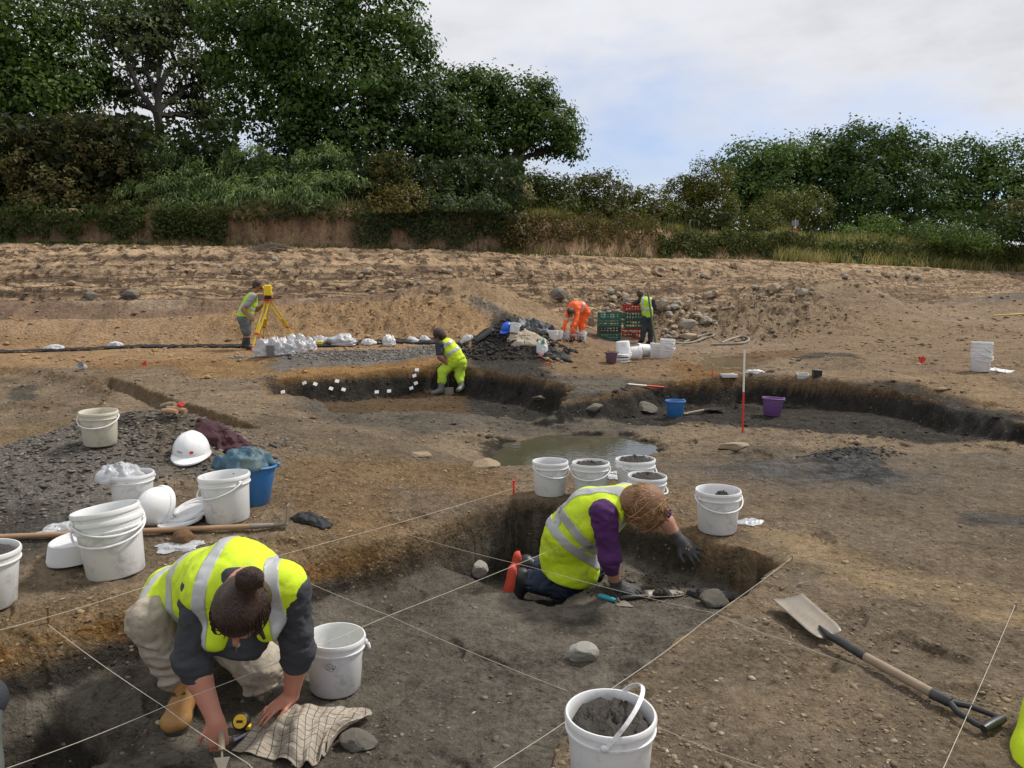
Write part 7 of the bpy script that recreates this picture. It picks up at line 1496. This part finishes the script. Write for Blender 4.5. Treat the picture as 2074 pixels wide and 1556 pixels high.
# ---- digger in the deep pit, purple sleeves, reaching to the far wall
def digger():
    J = dict(pel=at(1150, 1118, 4.62), bel=at(1160, 1085, 4.50), che=at(1200, 1045, 4.36), nk=at(1258, 1015, 4.26), sN=at(1222, 1040, 4.17), sF=at(1272, 1002, 4.50), eN=at(1236, 1132, 4.18), wN=at(1248, 1186, 4.34), eF=at(1338, 1040, 4.52), wF=at(1377, 1096, 4.50),
             kN=at(1182, 1195, 4.66), kF=at(1215, 1168, 4.86), aN=at(1072, 1178, 4.70), aF=at(1080, 1150, 4.95), hd=at(1302, 1026, 4.18))
    root = empty('person', tuple(at(1170, 1200, 4.65)), 'person in yellow vest and purple sleeves kneeling in the deep pit', 'person')
    hup = V_((.62, -.22, -.05)).normalized(); hup = V_((.75, -.35, .20)).normalized(); hf = V_((.35, .10, -.93)).normalized()
    s = SDF(.0095); s.chain([J['pel'], J['bel'], J['che']], [.135, .125, .135], .05).cone(J['sN'], J['sF'], .06, .06, .06).cone(J['che'], J['nk'], .11, .06, .04).cone(J['nk'], J['hd'], .055, .05, .03); head(s, J['hd'], hup, hf, .094)
    for a, b, c in (('sN', 'eN', 'wN'), ('sF', 'eF', 'wF')): s.chain([J[a], J[b]], [.055, .042], .02); m = J[b].lerp(J[c], .3); s.chain([J[b], m, J[c]], [.042, .044, .029], .02)
    for a, b in (('kN', 'aN'), ('kF', 'aF')): s.chain([J['pel'], J[a], J[b]], [.085, .055, .04], .03)
    dN = V_((.92, -.05, -.22)); dF = V_((.75, -.15, -.62)).normalized(); s.cone(J['wN'], J['wN'] + dN * .05, .022, .012, .01).cone(J['wF'], J['wF'] + dF * .05, .022, .012, .01)
    sobj('body', s, SKIN, root)
    for w, e, d, n, sd2, cu, sp2 in ((J['wN'], J['eN'], dN, V_((.1, -.3, 1)), 1, .30, .10), (J['wF'], J['eF'], dF, V_((.25, -.85, .35)), -1, .12, .20)):
        g = SDF(.0065); hand(g, w, d, n, .195, sd2, cu, sp2, .8, .006, 1.12); dd = (e - w).normalized(); g.cone(w + dd * .055, w, .036, .034, .015); g.ell(w + dd * .055, (.037, .037, .022), None, .01); o = sobj('glove', g, GLOVE, root, wr=[(.003, 40, 40, 40)], it=1)
        dn = V_(d).normalized(); nn = V_(n); nn = (nn - dn * nn.dot(dn)).normalized(); ll = dn.cross(nn); mb = MB(); c = w + dn * .055 + nn * .0225 * 1.02
        for k, (u, v_) in enumerate(((-.016, -.014), (0, -.018), (.014, -.012), (-.012, .006), (.008, .004))): mb.tube([c + ll * u + dn * v_ - V_(root.location), c + ll * (u + .008) + dn * (v_ + .010) - V_(root.location)], .0028, 5)
        mb.build('glove_print', mat('glove_print', (.62, .42, .22), .6), root)
    h = SDF(.008); hl = hup.cross(hf).normalized(); M = Matrix((hl, hf, hup)); hc = J['hd']; h.ell(hc + hup * .022 - hf * .012, (.100, .116, .110), M, .02); h.ell(hc - hup * .035 - hf * .05, (.09, .075, .085), M, .03); h.ell(hc + hf * .120 - hup * .06, (.058, .05, .075), M, neg=True)
    rr = random.Random(5)
    for i in range(42):
        a = V_((rr.gauss(0, 1), rr.gauss(0, 1), rr.gauss(0, 1))).normalized(); a = hl * a.x * .098 + (-hf * abs(a.y) * .10 if rr.random() < .7 else hf * abs(a.y) * .10) + hup * (abs(a.z) * .108 + .01); b = a * 1.04 + (hf * .035 + hup * .02 + hl * rr.uniform(-.03, .03)) * rr.uniform(.6, 1.4); h.cone(hc + a, hc + b, .015, .005, .008)
    sobj('hair', h, HAIRB, root, wr=[(.003, 60, 60, 60)], it=1, seed=3)
    strands(root, hc, hl, hf, hup, (.102, .118, .114), hup * .1 - hf * .03, HAIRB, 720, 'loose'); strands(root, hc, hl, hf, hup, (.106, .122, .118), hup * .1 - hf * .03, mat('blond_streak_hair', (.42, .235, .105), .45, .3, 20, 0), 260, 'loose')
    s = SDF(.0095); s.chain([J['bel'], J['che']], [.125, .132], .05).cone(J['sN'], J['sF'], .068, .066, .05).cone(J['che'], J['nk'], .10, .06, .04); s.chain([J['sN'], J['eN'], J['eN'].lerp(J['wN'], .32)], [.076, .058, .050], .03); s.chain([J['sF'], J['eF'], J['eF'].lerp(J['wF'], .08)], [.070, .056, .05], .03)
    sobj('purple_top', s, PURPF, root, wr=[(.010, 20, 20, 45), (.005, 50, 50, 90)], it=1, seed=4)
    v = SDF(.0105); v.chain([J['pel'] + V_((0, 0, .01)), J['bel'], J['che']], [.165, .16, .165], .05).cone(J['sN'].lerp(J['sF'], .16), J['sN'].lerp(J['sF'], .84), .092, .09, .06).cone(J['che'], J['nk'], .14, .095, .05); v.cone(J['pel'] + V_((0, -.03, -.01)), J['pel'] + V_((.02, -.05, -.08)), .165, .165, .05); v.ell(J['hd'] + V_((.01, 0, -.03)), (.115, .12, .12), None, neg=True); v.ell(J['sN'] + V_((.05, -.07, -.07)), (.068, .10, .12), None, neg=True)
    vo = sobj('hi_vis_vest', v, HIVIS, root, wr=[(.012, 7, 7, 13), (.0032, 12, 12, 26)], cuts=[(J['pel'] + V_((0, 0, -.15)), (-.25, 0, -1))], it=1, seed=6)
    sp_ = (J['che'] - J['pel']).normalized(); sd2 = (J['sF'] - J['sN']).normalized()
    strip_band('reflective_band', vo, root, [perp(J['bel'] + sp_ * -.03, V_((.55, 0, .62)), .027), perp(J['bel'] + sp_ * .085, V_((.62, 0, .55)), .027), perp(J['sN'].lerp(J['sF'], .20), (sd2 + V_((.0, 0, -.1))).normalized(), .026) + [(J['bel'] + sp_ * .1, -sp_)], perp(J['sN'].lerp(J['sF'], .80), sd2, .026) + [(J['bel'] + sp_ * .1, -sp_)]], BAND)
    t = SDF(.0095); t.ell(J['pel'] + V_((0, .02, -.05)), (.155, .155, .14), None, .04); t.chain([J['pel'] + V_((0, -.04, -.07)), J['kN'], J['aN']], [.115, .092, .062], .04); t.chain([J['pel'] + V_((0, .08, -.04)), J['kF'], J['aF']], [.12, .09, .06], .04); sobj('jeans', t, JEANS, root, wr=[(.016, 12, 12, 12), (.008, 28, 28, 28)], it=1, seed=7)
    for a, bend in (('aN', V_((-.35, -.05, .02))), ('aF', V_((-.30, -.02, .05)))):
        an = J[a]; hl_ = an + V_((-.075, 0, .055)); toe = an + V_((-.12, -.02, -.15)); toe.z = max(toe.z, -.50 + .03); b = SDF(.008); b.chain([an + V_((.06, 0, 0)), an + V_((-.02, 0, 0)), hl_ + V_((.03, 0, -.02))], [.062, .056, .05], .02).cone(hl_ + V_((.03, 0, -.03)), toe + V_((.03, 0, .02)), .048, .044, .03); sobj('boot', b, RUBB, root, it=1)
        so = SDF(.007); nrm = V_((-.9, 0, .25)).normalized(); so.cone(hl_ + V_((-.012, 0, .01)), toe + V_((-.025, 0, .01)), .040, .042, .01); so.cone(hl_ + V_((-.02, 0, .02)), hl_ + V_((-.028, 0, -.02)), .036, .036, .01); sobj('boot_sole', so, SOLE, root, cuts=[(hl_ + V_((.004, 0, 0)), (.9, 0, .28))], it=0)
digger()

# ---- smaller figures: shared builder
def figure(label, J, h, skin, hairm, top=None, sleeve=.5, vest=None, leg=None, leglen=1.0, boot=RUBB, bootlen=.25, up=(0, 0, 1), face=(0, -1, 0), bands=(), gloves=None, cap=None, extra=None, band=BAND, wide=1.0, r=.1, hoodless=True):
    base = (J['aL'] + J['aR']) / 2; root = empty('person', (base.x, base.y, min(J['aL'].z, J['aR'].z) - .06), label, 'person'); sh = (J['sL'] + J['sR']) / 2; W_ = wide
    s = SDF(h); s.chain([J['pel'], J['bel'], J['che']], [.125 * W_, .12 * W_, .13 * W_], .05).cone(J['sL'], J['sR'], .06, .06, .06).cone(sh, J['hd'], .06, .055, .04); head(s, J['hd'], up, face, r)
    for S_ in 'LR':
        a, b, c = J['s' + S_], J['e' + S_], J['w' + S_]; s.chain([a, b, b.lerp(c, .3), c], [.058, .046, .047, .03], .02); d = J.get('h' + S_, (c - b)).normalized(); hand(s, c, d, J.get('n' + S_, V_((0, -.5, 1))), .18, 1 if S_ == 'L' else -1, .5, .05, .7, .005)
        p, k, q = J['pel'].lerp(J['hp' + S_], 1), J['k' + S_], J['a' + S_]; s.chain([p, k, k.lerp(q, .3), q], [.085, .058, .06, .04], .03); f = J['t' + S_]; s.cone(q, f, .04, .035, .02)
    sobj('body', s, skin, root, it=1)
    f = V_(face).normalized(); u = V_(up); u = (u - f * u.dot(f)).normalized(); l = u.cross(f).normalized(); M = Matrix((l, f, u)); hm = SDF(h); hm.ell(J['hd'] + u * .025 - f * .015, (.092, .108, .106), M, .02); hm.ell(J['hd'] - u * .03 - f * .045, (.087, .072, .085), M, .03); hm.ell(J['hd'] + f * .10 - u * .055, (.075, .05, .09), M, neg=True); sobj('hair', hm, hairm, root, wr=[(.006, 40, 40, 40)], it=1)
    if J['hd'].y < 1e9 and abs(f.z) < .8: eyes(root, J['hd'], u, f)
    if top:
        s = SDF(h); s.chain([J['pel'], J['bel'], J['che']], [.14 * W_, .135 * W_, .145 * W_], .05).cone(J['sL'], J['sR'], .073, .073, .06)
        for S_ in 'LR':
            a, b, c = J['s' + S_], J['e' + S_], J['w' + S_]
            if sleeve <= 1: s.cone(a, a.lerp(b, sleeve), .076, .066, .03)
            else: s.chain([a, b, b.lerp(c, sleeve - 1)], [.076, .062, .05], .03)
        sobj('jacket' if sleeve > 1 else 'shirt', s, top, root, wr=[(.010, 16, 16, 26)], it=1, seed=3)
    vo = None
    if vest:
        v = SDF(h); v.chain([J['pel'], J['bel'], J['che']], [.158 * W_, .155 * W_, .16 * W_], .05).cone(J['sL'].lerp(J['sR'], .14), J['sL'].lerp(J['sR'], .86), .088, .088, .06); cutp = [(J['pel'] - (J['bel'] - J['pel']).normalized() * .05, (J['pel'] - J['bel']).normalized())]; v.ell(J['hd'], (.12, .12, .12), None, neg=True)
        vo = sobj('hi_vis_vest', v, vest, root, wr=[(.012, 9, 9, 12), (.006, 22, 22, 22)], cuts=cutp, it=1, seed=5)
    t = SDF(h); t.ell(J['pel'] + V_((0, 0, -.03)), (.165 * W_, .15, .14), None, .04)
    for S_ in 'LR':
        p, k, q = J['hp' + S_], J['k' + S_], J['a' + S_]; e = p.lerp(k, leglen) if leglen <= 1 else k
        if leglen <= 1: t.cone(p, e, .112, .098, .04)
        else: t.chain([p, k, k.lerp(q, leglen - 1)], [.112, .083, .070], .04)
    to = sobj('shorts' if leglen <= 1 else 'trousers', t, leg, root, wr=[(.014, 11, 11, 13), (.007, 26, 26, 26)], it=1, seed=8)
    for S_ in 'LR':
        q, f_, k = J['a' + S_], J['t' + S_], J['k' + S_]; b = SDF(max(h * .8, .009)); sft = q.lerp(k, bootlen / max((k - q).length, .01)); b.cone(sft, q, .066, .056, .02).cone(q + V_((0, 0, -.02)), f_, .052, .044, .03); b.cone(q + V_((0, 0, -.03)), q + (q - f_).normalized() * .04 + V_((0, 0, -.035)), .045, .038, .02); sobj('boot', b, boot, root, it=1)
    if gloves:
        for S_ in 'LR':
            c = J['w' + S_]; g = SDF(.01); hand(g, c, J.get('h' + S_, (c - J['e' + S_])).normalized(), J.get('n' + S_, V_((0, -.5, 1))), .20, 1 if S_ == 'L' else -1, .5, .05, .7, .005, 1.15); sobj('glove', g, gloves, root, it=0)
    for src, specs in bands: strip_band('reflective_band', {'vest': vo, 'leg': to, 'top': [c for c in root.children if c.name.startswith('jacket')][0] if sleeve > 1 and top else None}[src], root, specs, band, .004)
    return root
def gz(v, up=.075): return V_((v.x, v.y, Hs(v.x, v.y) + up))
# surveyor at the total station
D = dep(498, 709)
J = dict(hd=at(522, 578, D), che=at(507, 610, D), bel=at(500, 628, D), pel=at(495, 642, D), sL=at(514, 601, D - .17), sR=at(508, 600, D + .17), eL=at(492, 627, D - .24), wL=at(506, 642, D - .26), eR=at(520, 628, D + .2), wR=at(533, 618, D + .1),
         hpL=at(493, 650, D - .08), hpR=at(499, 650, D + .09), kL=at(499, 674, D - .08), kR=at(501, 674, D + .1))
for S_, x, y in (('L', 502, D - .05), ('R', 494, D + .12)): q = at(x, 700, y); J['a' + S_] = gz(q, .09); J['t' + S_] = J['a' + S_] + V_((.15, -.03, -.055))
def lens(n, J): print(n, 'thigh %.2f shin %.2f arm %.2f fore %.2f torso %.2f' % ((J['hpL'] - J['kL']).length, (J['kL'] - J['aL']).length, (J['sL'] - J['eL']).length, (J['eL'] - J['wL']).length, (J['pel'] - (J['sL'] + J['sR']) / 2).length))
lens('surveyor', J)
sp_ = (J['che'] - J['pel']).normalized()
figure('person in grey shorts and yellow vest looking through the yellow survey instrument', J, .016, SUNS, HAIRD, TEE, .62, HIVISG, SHORT, .92, RUBB, .24, face=(1, -.1, -.15), bands=[('vest', [perp(J['bel'] + sp_ * .06, sp_, .03), perp(J['bel'] + sp_ * .28, V_((0, 1, 0)), .02) if False else perp(J['bel'] - sp_ * .06, sp_, .02)])])
# digger bending in the black trench
D = dep(905, 794) - .1
J = dict(hd=at(889, 679, D - .05), che=at(905, 703, D), bel=at(917, 717, D), pel=at(925, 729, D), sL=at(891, 699, D - .12), sR=at(903, 694, D + .2), eL=at(890, 722, D - .16), wL=at(905, 737, D - .1), eR=at(895, 716, D + .2), wR=at(903, 738, D + .05), hpL=at(918, 733, D - .02), hpR=at(933, 734, D), kL=at(897, 752, D - .05), kR=at(931, 762, D + .02))
aL, aR = at(893, 780, D - .1), at(935, 792, D - .05); gL = Hs(aL.x, aL.y); J['aL'] = V_((aL.x, aL.y, max(gL + .08, aL.z - .1))); J['aR'] = V_((aR.x, aR.y, max(Hs(aR.x, aR.y) + .08, aR.z - .1))); J['tL'] = J['aL'] + V_((-.13, -.06, -.05)); J['tR'] = J['aR'] + V_((-.05, -.12, -.05)); lens('trench digger', J)
sp_ = (J['che'] - J['pel']).normalized()
figure('person bending over in lime yellow trousers and vest, digging in the black soil', J, .015, SUNS, HAIRD, NAVY, .75, HIVIS, mat('lime_trousers', (.40, .58, .03), .8, .12, 8, .2, 60, dirt=.3, dirtcol=(.30, .30, .14)), 1.55, GREYW, .30, up=(-.3, -.2, 1), face=(-.8, .4, -.5), bands=[('vest', [perp(J['bel'] + sp_ * .02, sp_, .028), perp(J['che'] + sp_ * .02, sp_, .028)])])
a = V_((J['wL'] + J['wR']) / 2); b = at(909, 795, D - .05); b.z = Hs(b.x, b.y) - .05; mb = MB(); mb.tube([V_((0, 0, .1)), b - a], .016, 8); r_ = empty('spade', tuple(a), 'dark spade upright in the bending digger\'s hands', 'spade'); mb.build('shaft', BLACKP, r_); mb = MB(); mb.box(b - a + V_((0, 0, .06)), (.17, .015, .24), None, .004); mb.build('blade', STEEL, r_); mb = MB(); mb.tube([V_((-.06, 0, .1)), V_((.06, 0, .1))], .018, 8); mb.build('handle', BLACKP, r_)
# orange worker stooping
D = dep(1170, 692)
J = dict(hd=at(1156, 633, D - .25), che=at(1163, 622, D), bel=at(1176, 623, D + .05), pel=at(1182, 631, D + .15), sL=at(1153, 627, D - .05), sR=at(1170, 626, D - .1), eL=at(1147, 649, D - .15), wL=at(1142, 661, D - .25), eR=at(1167, 649, D - .2), wR=at(1160, 664, D - .3), hpL=at(1176, 634, D + .15), hpR=at(1184, 634, D + .15), kL=at(1162, 662, D + .05), kR=at(1179, 662, D + .1))
for S_, x, y in (('L', 1160, D + .05), ('R', 1178, D + .1)): q = at(x, 690, y); J['a' + S_] = gz(q, .09); J['t' + S_] = J['a' + S_] + V_((-.04, -.14, -.05))
lens('orange', J); sp_ = (J['che'] - J['pel']).normalized(); BANDO = mat('tape_on_orange', (.42, .40, .38), .5, .1)
J['hL'] = V_((0, -.1, -1)); J['hR'] = V_((0, -.1, -1))
ksl = lambda S_, t: (J['k' + S_].lerp(J['a' + S_], t), (J['a' + S_] - J['k' + S_]).normalized())
figure('person in orange hi vis jacket and trousers stooping over white buckets', J, .018, SUNS, HAIRD, ORANGEF, 1.75, None, ORANGEF, 1.9, RUBB, .12, up=(-.2, -.7, -.5), face=(-.1, -.6, -.7), bands=[('leg', [perp(*ksl('L', .35), .03), perp(*ksl('L', .75), .03)]), ('top', [perp(J['bel'] + sp_ * .02, sp_, .03), perp(J['eL'], (J['wL'] - J['eL']), .03) + [(J['eL'].lerp(J['eR'], .5), V_((1, 0, 0)))]])], gloves=ORANGEF, band=BANDO, wide=1.15)
# man at the crates seen from behind
D = dep(1309, 697)
J = dict(hd=at(1296, 597, D + .15), che=at(1308, 614, D), bel=at(1311, 629, D), pel=at(1312, 641, D), sL=at(1299, 607, D + .06), sR=at(1321, 609, D), eL=at(1287, 615, D + .22), wL=at(1277, 612, D + .42), eR=at(1328, 626, D + .05), wR=at(1322, 640, D + .12), hpL=at(1307, 646, D), hpR=at(1317, 646, D), kL=at(1304, 669, D), kR=at(1318, 668, D))
for S_, x, y in (('L', 1301, D), ('R', 1317, D + .05)): q = at(x, 692, y); J['a' + S_] = gz(q, .09); J['t' + S_] = J['a' + S_] + V_((-.06, .12, -.05))
lens('crates', J); sp_ = (J['che'] - J['pel']).normalized(); c = J['che']
figure('person in dark trousers and yellow vest reaching into the top red crate', J, .018, SUNS, HAIRD, NAVY, 1.4, HIVISG, NAVY, 1.95, RUBB, .15, up=(0, 0, 1), face=(-.5, .85, -.4), bands=[('vest', [perp(J['bel'] + sp_ * .02, sp_, .028), perp(c + V_((-.1, 0, 0)), V_((1, 0, 0)), .024) + [(J['bel'] + sp_ * .02, -sp_)], perp(c + V_((.1, 0, 0)), V_((1, 0, 0)), .024) + [(J['bel'] + sp_ * .02, -sp_)]])])
mb = MB(); a, b = at(1312, 592, D - .3), at(1329, 695, D - .35); b.z = Hs(b.x, b.y); mb.tube([V_(), b - a], [.028, .034], 10); o = mb.build('long_pole', mat('green_grey_pole', (.11, .13, .07), .6)); o.location = a; tag(o, 'green-grey pole leaning against the back of the man at the crates', 'pole')
# people mostly outside the frame
def edge_people():
    root = empty('person', (2.0, 2.6, 0), 'lime vest of a person mostly outside the right edge of the photo', 'person')
    x0 = at(2150, 1380, 2.45); pel = V_((x0.x + .06, x0.y + .12, .46)); che = V_((x0.x - .01, x0.y - .02, .22)) ; pel = at(2172, 1560, 2.42); che = at(2200, 1440, 2.52); s = SDF(.02); hd = che + V_((.30, .12, .20)); s.chain([pel, che], [.14, .14], .05).cone(che, hd, .08, .06, .05); head(s, hd, V_((.2, 0, 1)), V_((.6, .6, -.5))); kn = pel + V_((.38, .22, -.02)); ft = V_((kn.x, kn.y - .05, .07)); s.chain([pel, kn, ft], [.10, .07, .04], .03); s.chain([che + V_((.1, .1, 0)), che + V_((.3, .2, -.15)), che + V_((.34, .3, -.25))], [.06, .045, .03], .03); sobj('body', s, SKIN, root)
    v = SDF(.016); v.chain([pel, che + V_((0, 0, .02))], [.170, .165], .05); sobj('hi_vis_vest', v, HIVIS, root, wr=[(.01, 12, 12, 14)]); t = SDF(.014); t.chain([pel + V_((.02, .05, -.12)), kn + V_((.03, 0, -.05)), ft + V_((.03, 0, .05))], [.15, .09, .06], .04); sobj('trousers', t, NAVY, root)
    j = SDF(.016); j.chain([che + V_((.08, .08, .02)), che + V_((.3, .2, -.15)), che + V_((.34, .3, -.23))], [.085, .062, .05], .03).cone(che, che.lerp(hd, .55), .12, .075, .04); sobj('jacket', j, NAVY, root, wr=[(.008, 14, 14, 20)])
    h = SDF(.014); h.ell(hd + V_((-.03, -.03, .035)), (.1, .105, .1)); sobj('hair', h, HAIRD, root, wr=[(.006, 40, 40, 40)])
    root = empty('person', (-2.0, 2.4, -.4), 'muddy grey-green boot of a person outside the lower left corner of the photo', 'person')
    a = at(-30, 1600, 2.62); kn = at(-38, 1420, 2.75); hip = at(-250, 1330, 2.9); che = hip + V_((-.1, .0, .42)); hd = che + V_((0, -.1, .30)); s = SDF(.02); s.chain([hip, kn, a], [.10, .062, .042], .03).chain([hip, che], [.15, .15], .05).cone(che, hd, .07, .06, .04); head(s, hd, V_((0, 0, 1)), V_((.4, -.6, -.6))); s.chain([hip + V_((-.1, 0, 0)), hip + V_((-.3, -.1, -.3)), hip + V_((-.3, .1, -.6))], [.1, .07, .05], .03)
    s.chain([che + V_((.12, 0, .1)), che + V_((.1, -.2, -.1)), che + V_((0, -.3, -.3))], [.06, .045, .03], .03); sobj('body', s, SKIN, root)
    t = SDF(.014); t.ell(hip, (.18, .16, .15)); t.chain([hip, kn], [.12, .085], .03); t.chain([hip + V_((-.1, 0, 0)), hip + V_((-.3, -.1, -.3)), hip + V_((-.3, .1, -.55))], [.12, .09, .07], .03); sobj('trousers', t, NAVY, root); v = SDF(.02); v.chain([hip + V_((0, 0, .08)), che], [.17, .17], .05); sobj('hi_vis_vest', v, HIVIS, root)
    b = SDF(.010); b.cone(kn, a, .064, .055, .02).cone(a, a + V_((.02, -.12, -.02)), .052, .045, .02); sobj('wellington_boot', b, GREYW, root, wr=[(.008, 12, 12, 12)]); h = SDF(.014); h.ell(hd + V_((0, .01, .03)), (.1, .1, .1)); sobj('hair', h, HAIRD, root)
edge_people()
# ------------------------------------------------------------------ total station on its tripod
YELT = mat('yellow_tripod_paint', (.70, .52, .02), .5, .1, 8, .05); YELI = mat('yellow_instrument_case', (.80, .55, .02), .4, .08, 8, .02)
def station():
    top = at(543, 607, 16.95); root = empty('survey_tripod', (top.x, top.y, Hs(top.x, top.y)), 'yellow wooden tripod with red fittings carrying the survey instrument', 'tripod'); O = V_(root.location)
    mb = MB(); mb.lathe([(0, -.03), (.10, -.03), (.11, -.02), (.11, .0), (0, .01)], 20, top - O); mb.build('head_plate', REDM, root)
    for px, py, dd in ((508, 713, 16.5), (532, 688, 17.7), (600, 689, 17.3)):
        f = hit(px, py); f = V_((f.x, f.y, Hs(f.x, f.y))); d = (f - top); sd2 = d.cross(V_((0, 1, 0))).normalized() if abs(d.normalized().y) < .9 else V_((1, 0, 0)); m = top.lerp(f, .66)
        lg = MB()
        for s_ in (-1, 1): lg.tube([top + sd2 * s_ * .045 - O, m + sd2 * s_ * .03 - O], .016, 6)
        lg.tube([top.lerp(f, .45) - O, top.lerp(f, .93) - O], .019, 6); o = lg.build('leg', YELT, root)
        c = MB(); c.box(m - O, (.085, .05, .06), None, .008); c.build('leg_clamp', REDM, o); c = MB(); c.tube([top.lerp(f, .90) - O, f - O + V_((0, 0, -.02))], [.026, .008], 6); c.build('leg_foot', REDM, o)
    i = empty('survey_instrument', tuple(top + V_((0, 0, .0))), 'yellow total station mounted on top of the tripod', 'survey instrument')
    mb = MB(); mb.lathe([(0, .01), (.075, .01), (.08, .02), (.08, .05), (.06, .06), (.07, .075), (0, .075)], 20); mb.build('tribrach', BLACKP, i)
    mb = MB(); mb.box((0, 0, .12), (.19, .17, .09), None, .02); mb.box((-.075, 0, .21), (.05, .14, .16), None, .018); mb.box((.075, 0, .21), (.05, .14, .16), None, .018); mb.build('case', YELI, i)
    mb = MB(); mb.lathe([(0, -.09), (.028, -.09), (.03, -.06), (.038, .05), (.038, .09), (0, .09)], 16, (0, 0, .22), Matrix.Rotation(R(90), 3, 'Y') @ Matrix.Rotation(R(90), 3, 'X')); mb.box((0, 0, .22), (.09, .10, .10), None, .02); mb.build('telescope', YELI, i)
    mb = MB(); mb.lathe([(0, 0), (.022, 0), (.018, .05), (0, .05)], 12, (-.05, -.085, .22), Matrix.Rotation(R(90), 3, 'X')); mb.box((.02, -.09, .12), (.10, .01, .05)); mb.build('eyepiece', BLACKP, i); mb = MB(); mb.tube([(-.07, 0, .28), (-.05, 0, .315), (.05, 0, .315), (.07, 0, .28)], .011, 8); mb.build('carry_handle', BLACKP, i)
    i.rotation_euler = (0, 0, R(-70)); i.scale = (1.12,) * 3
station()
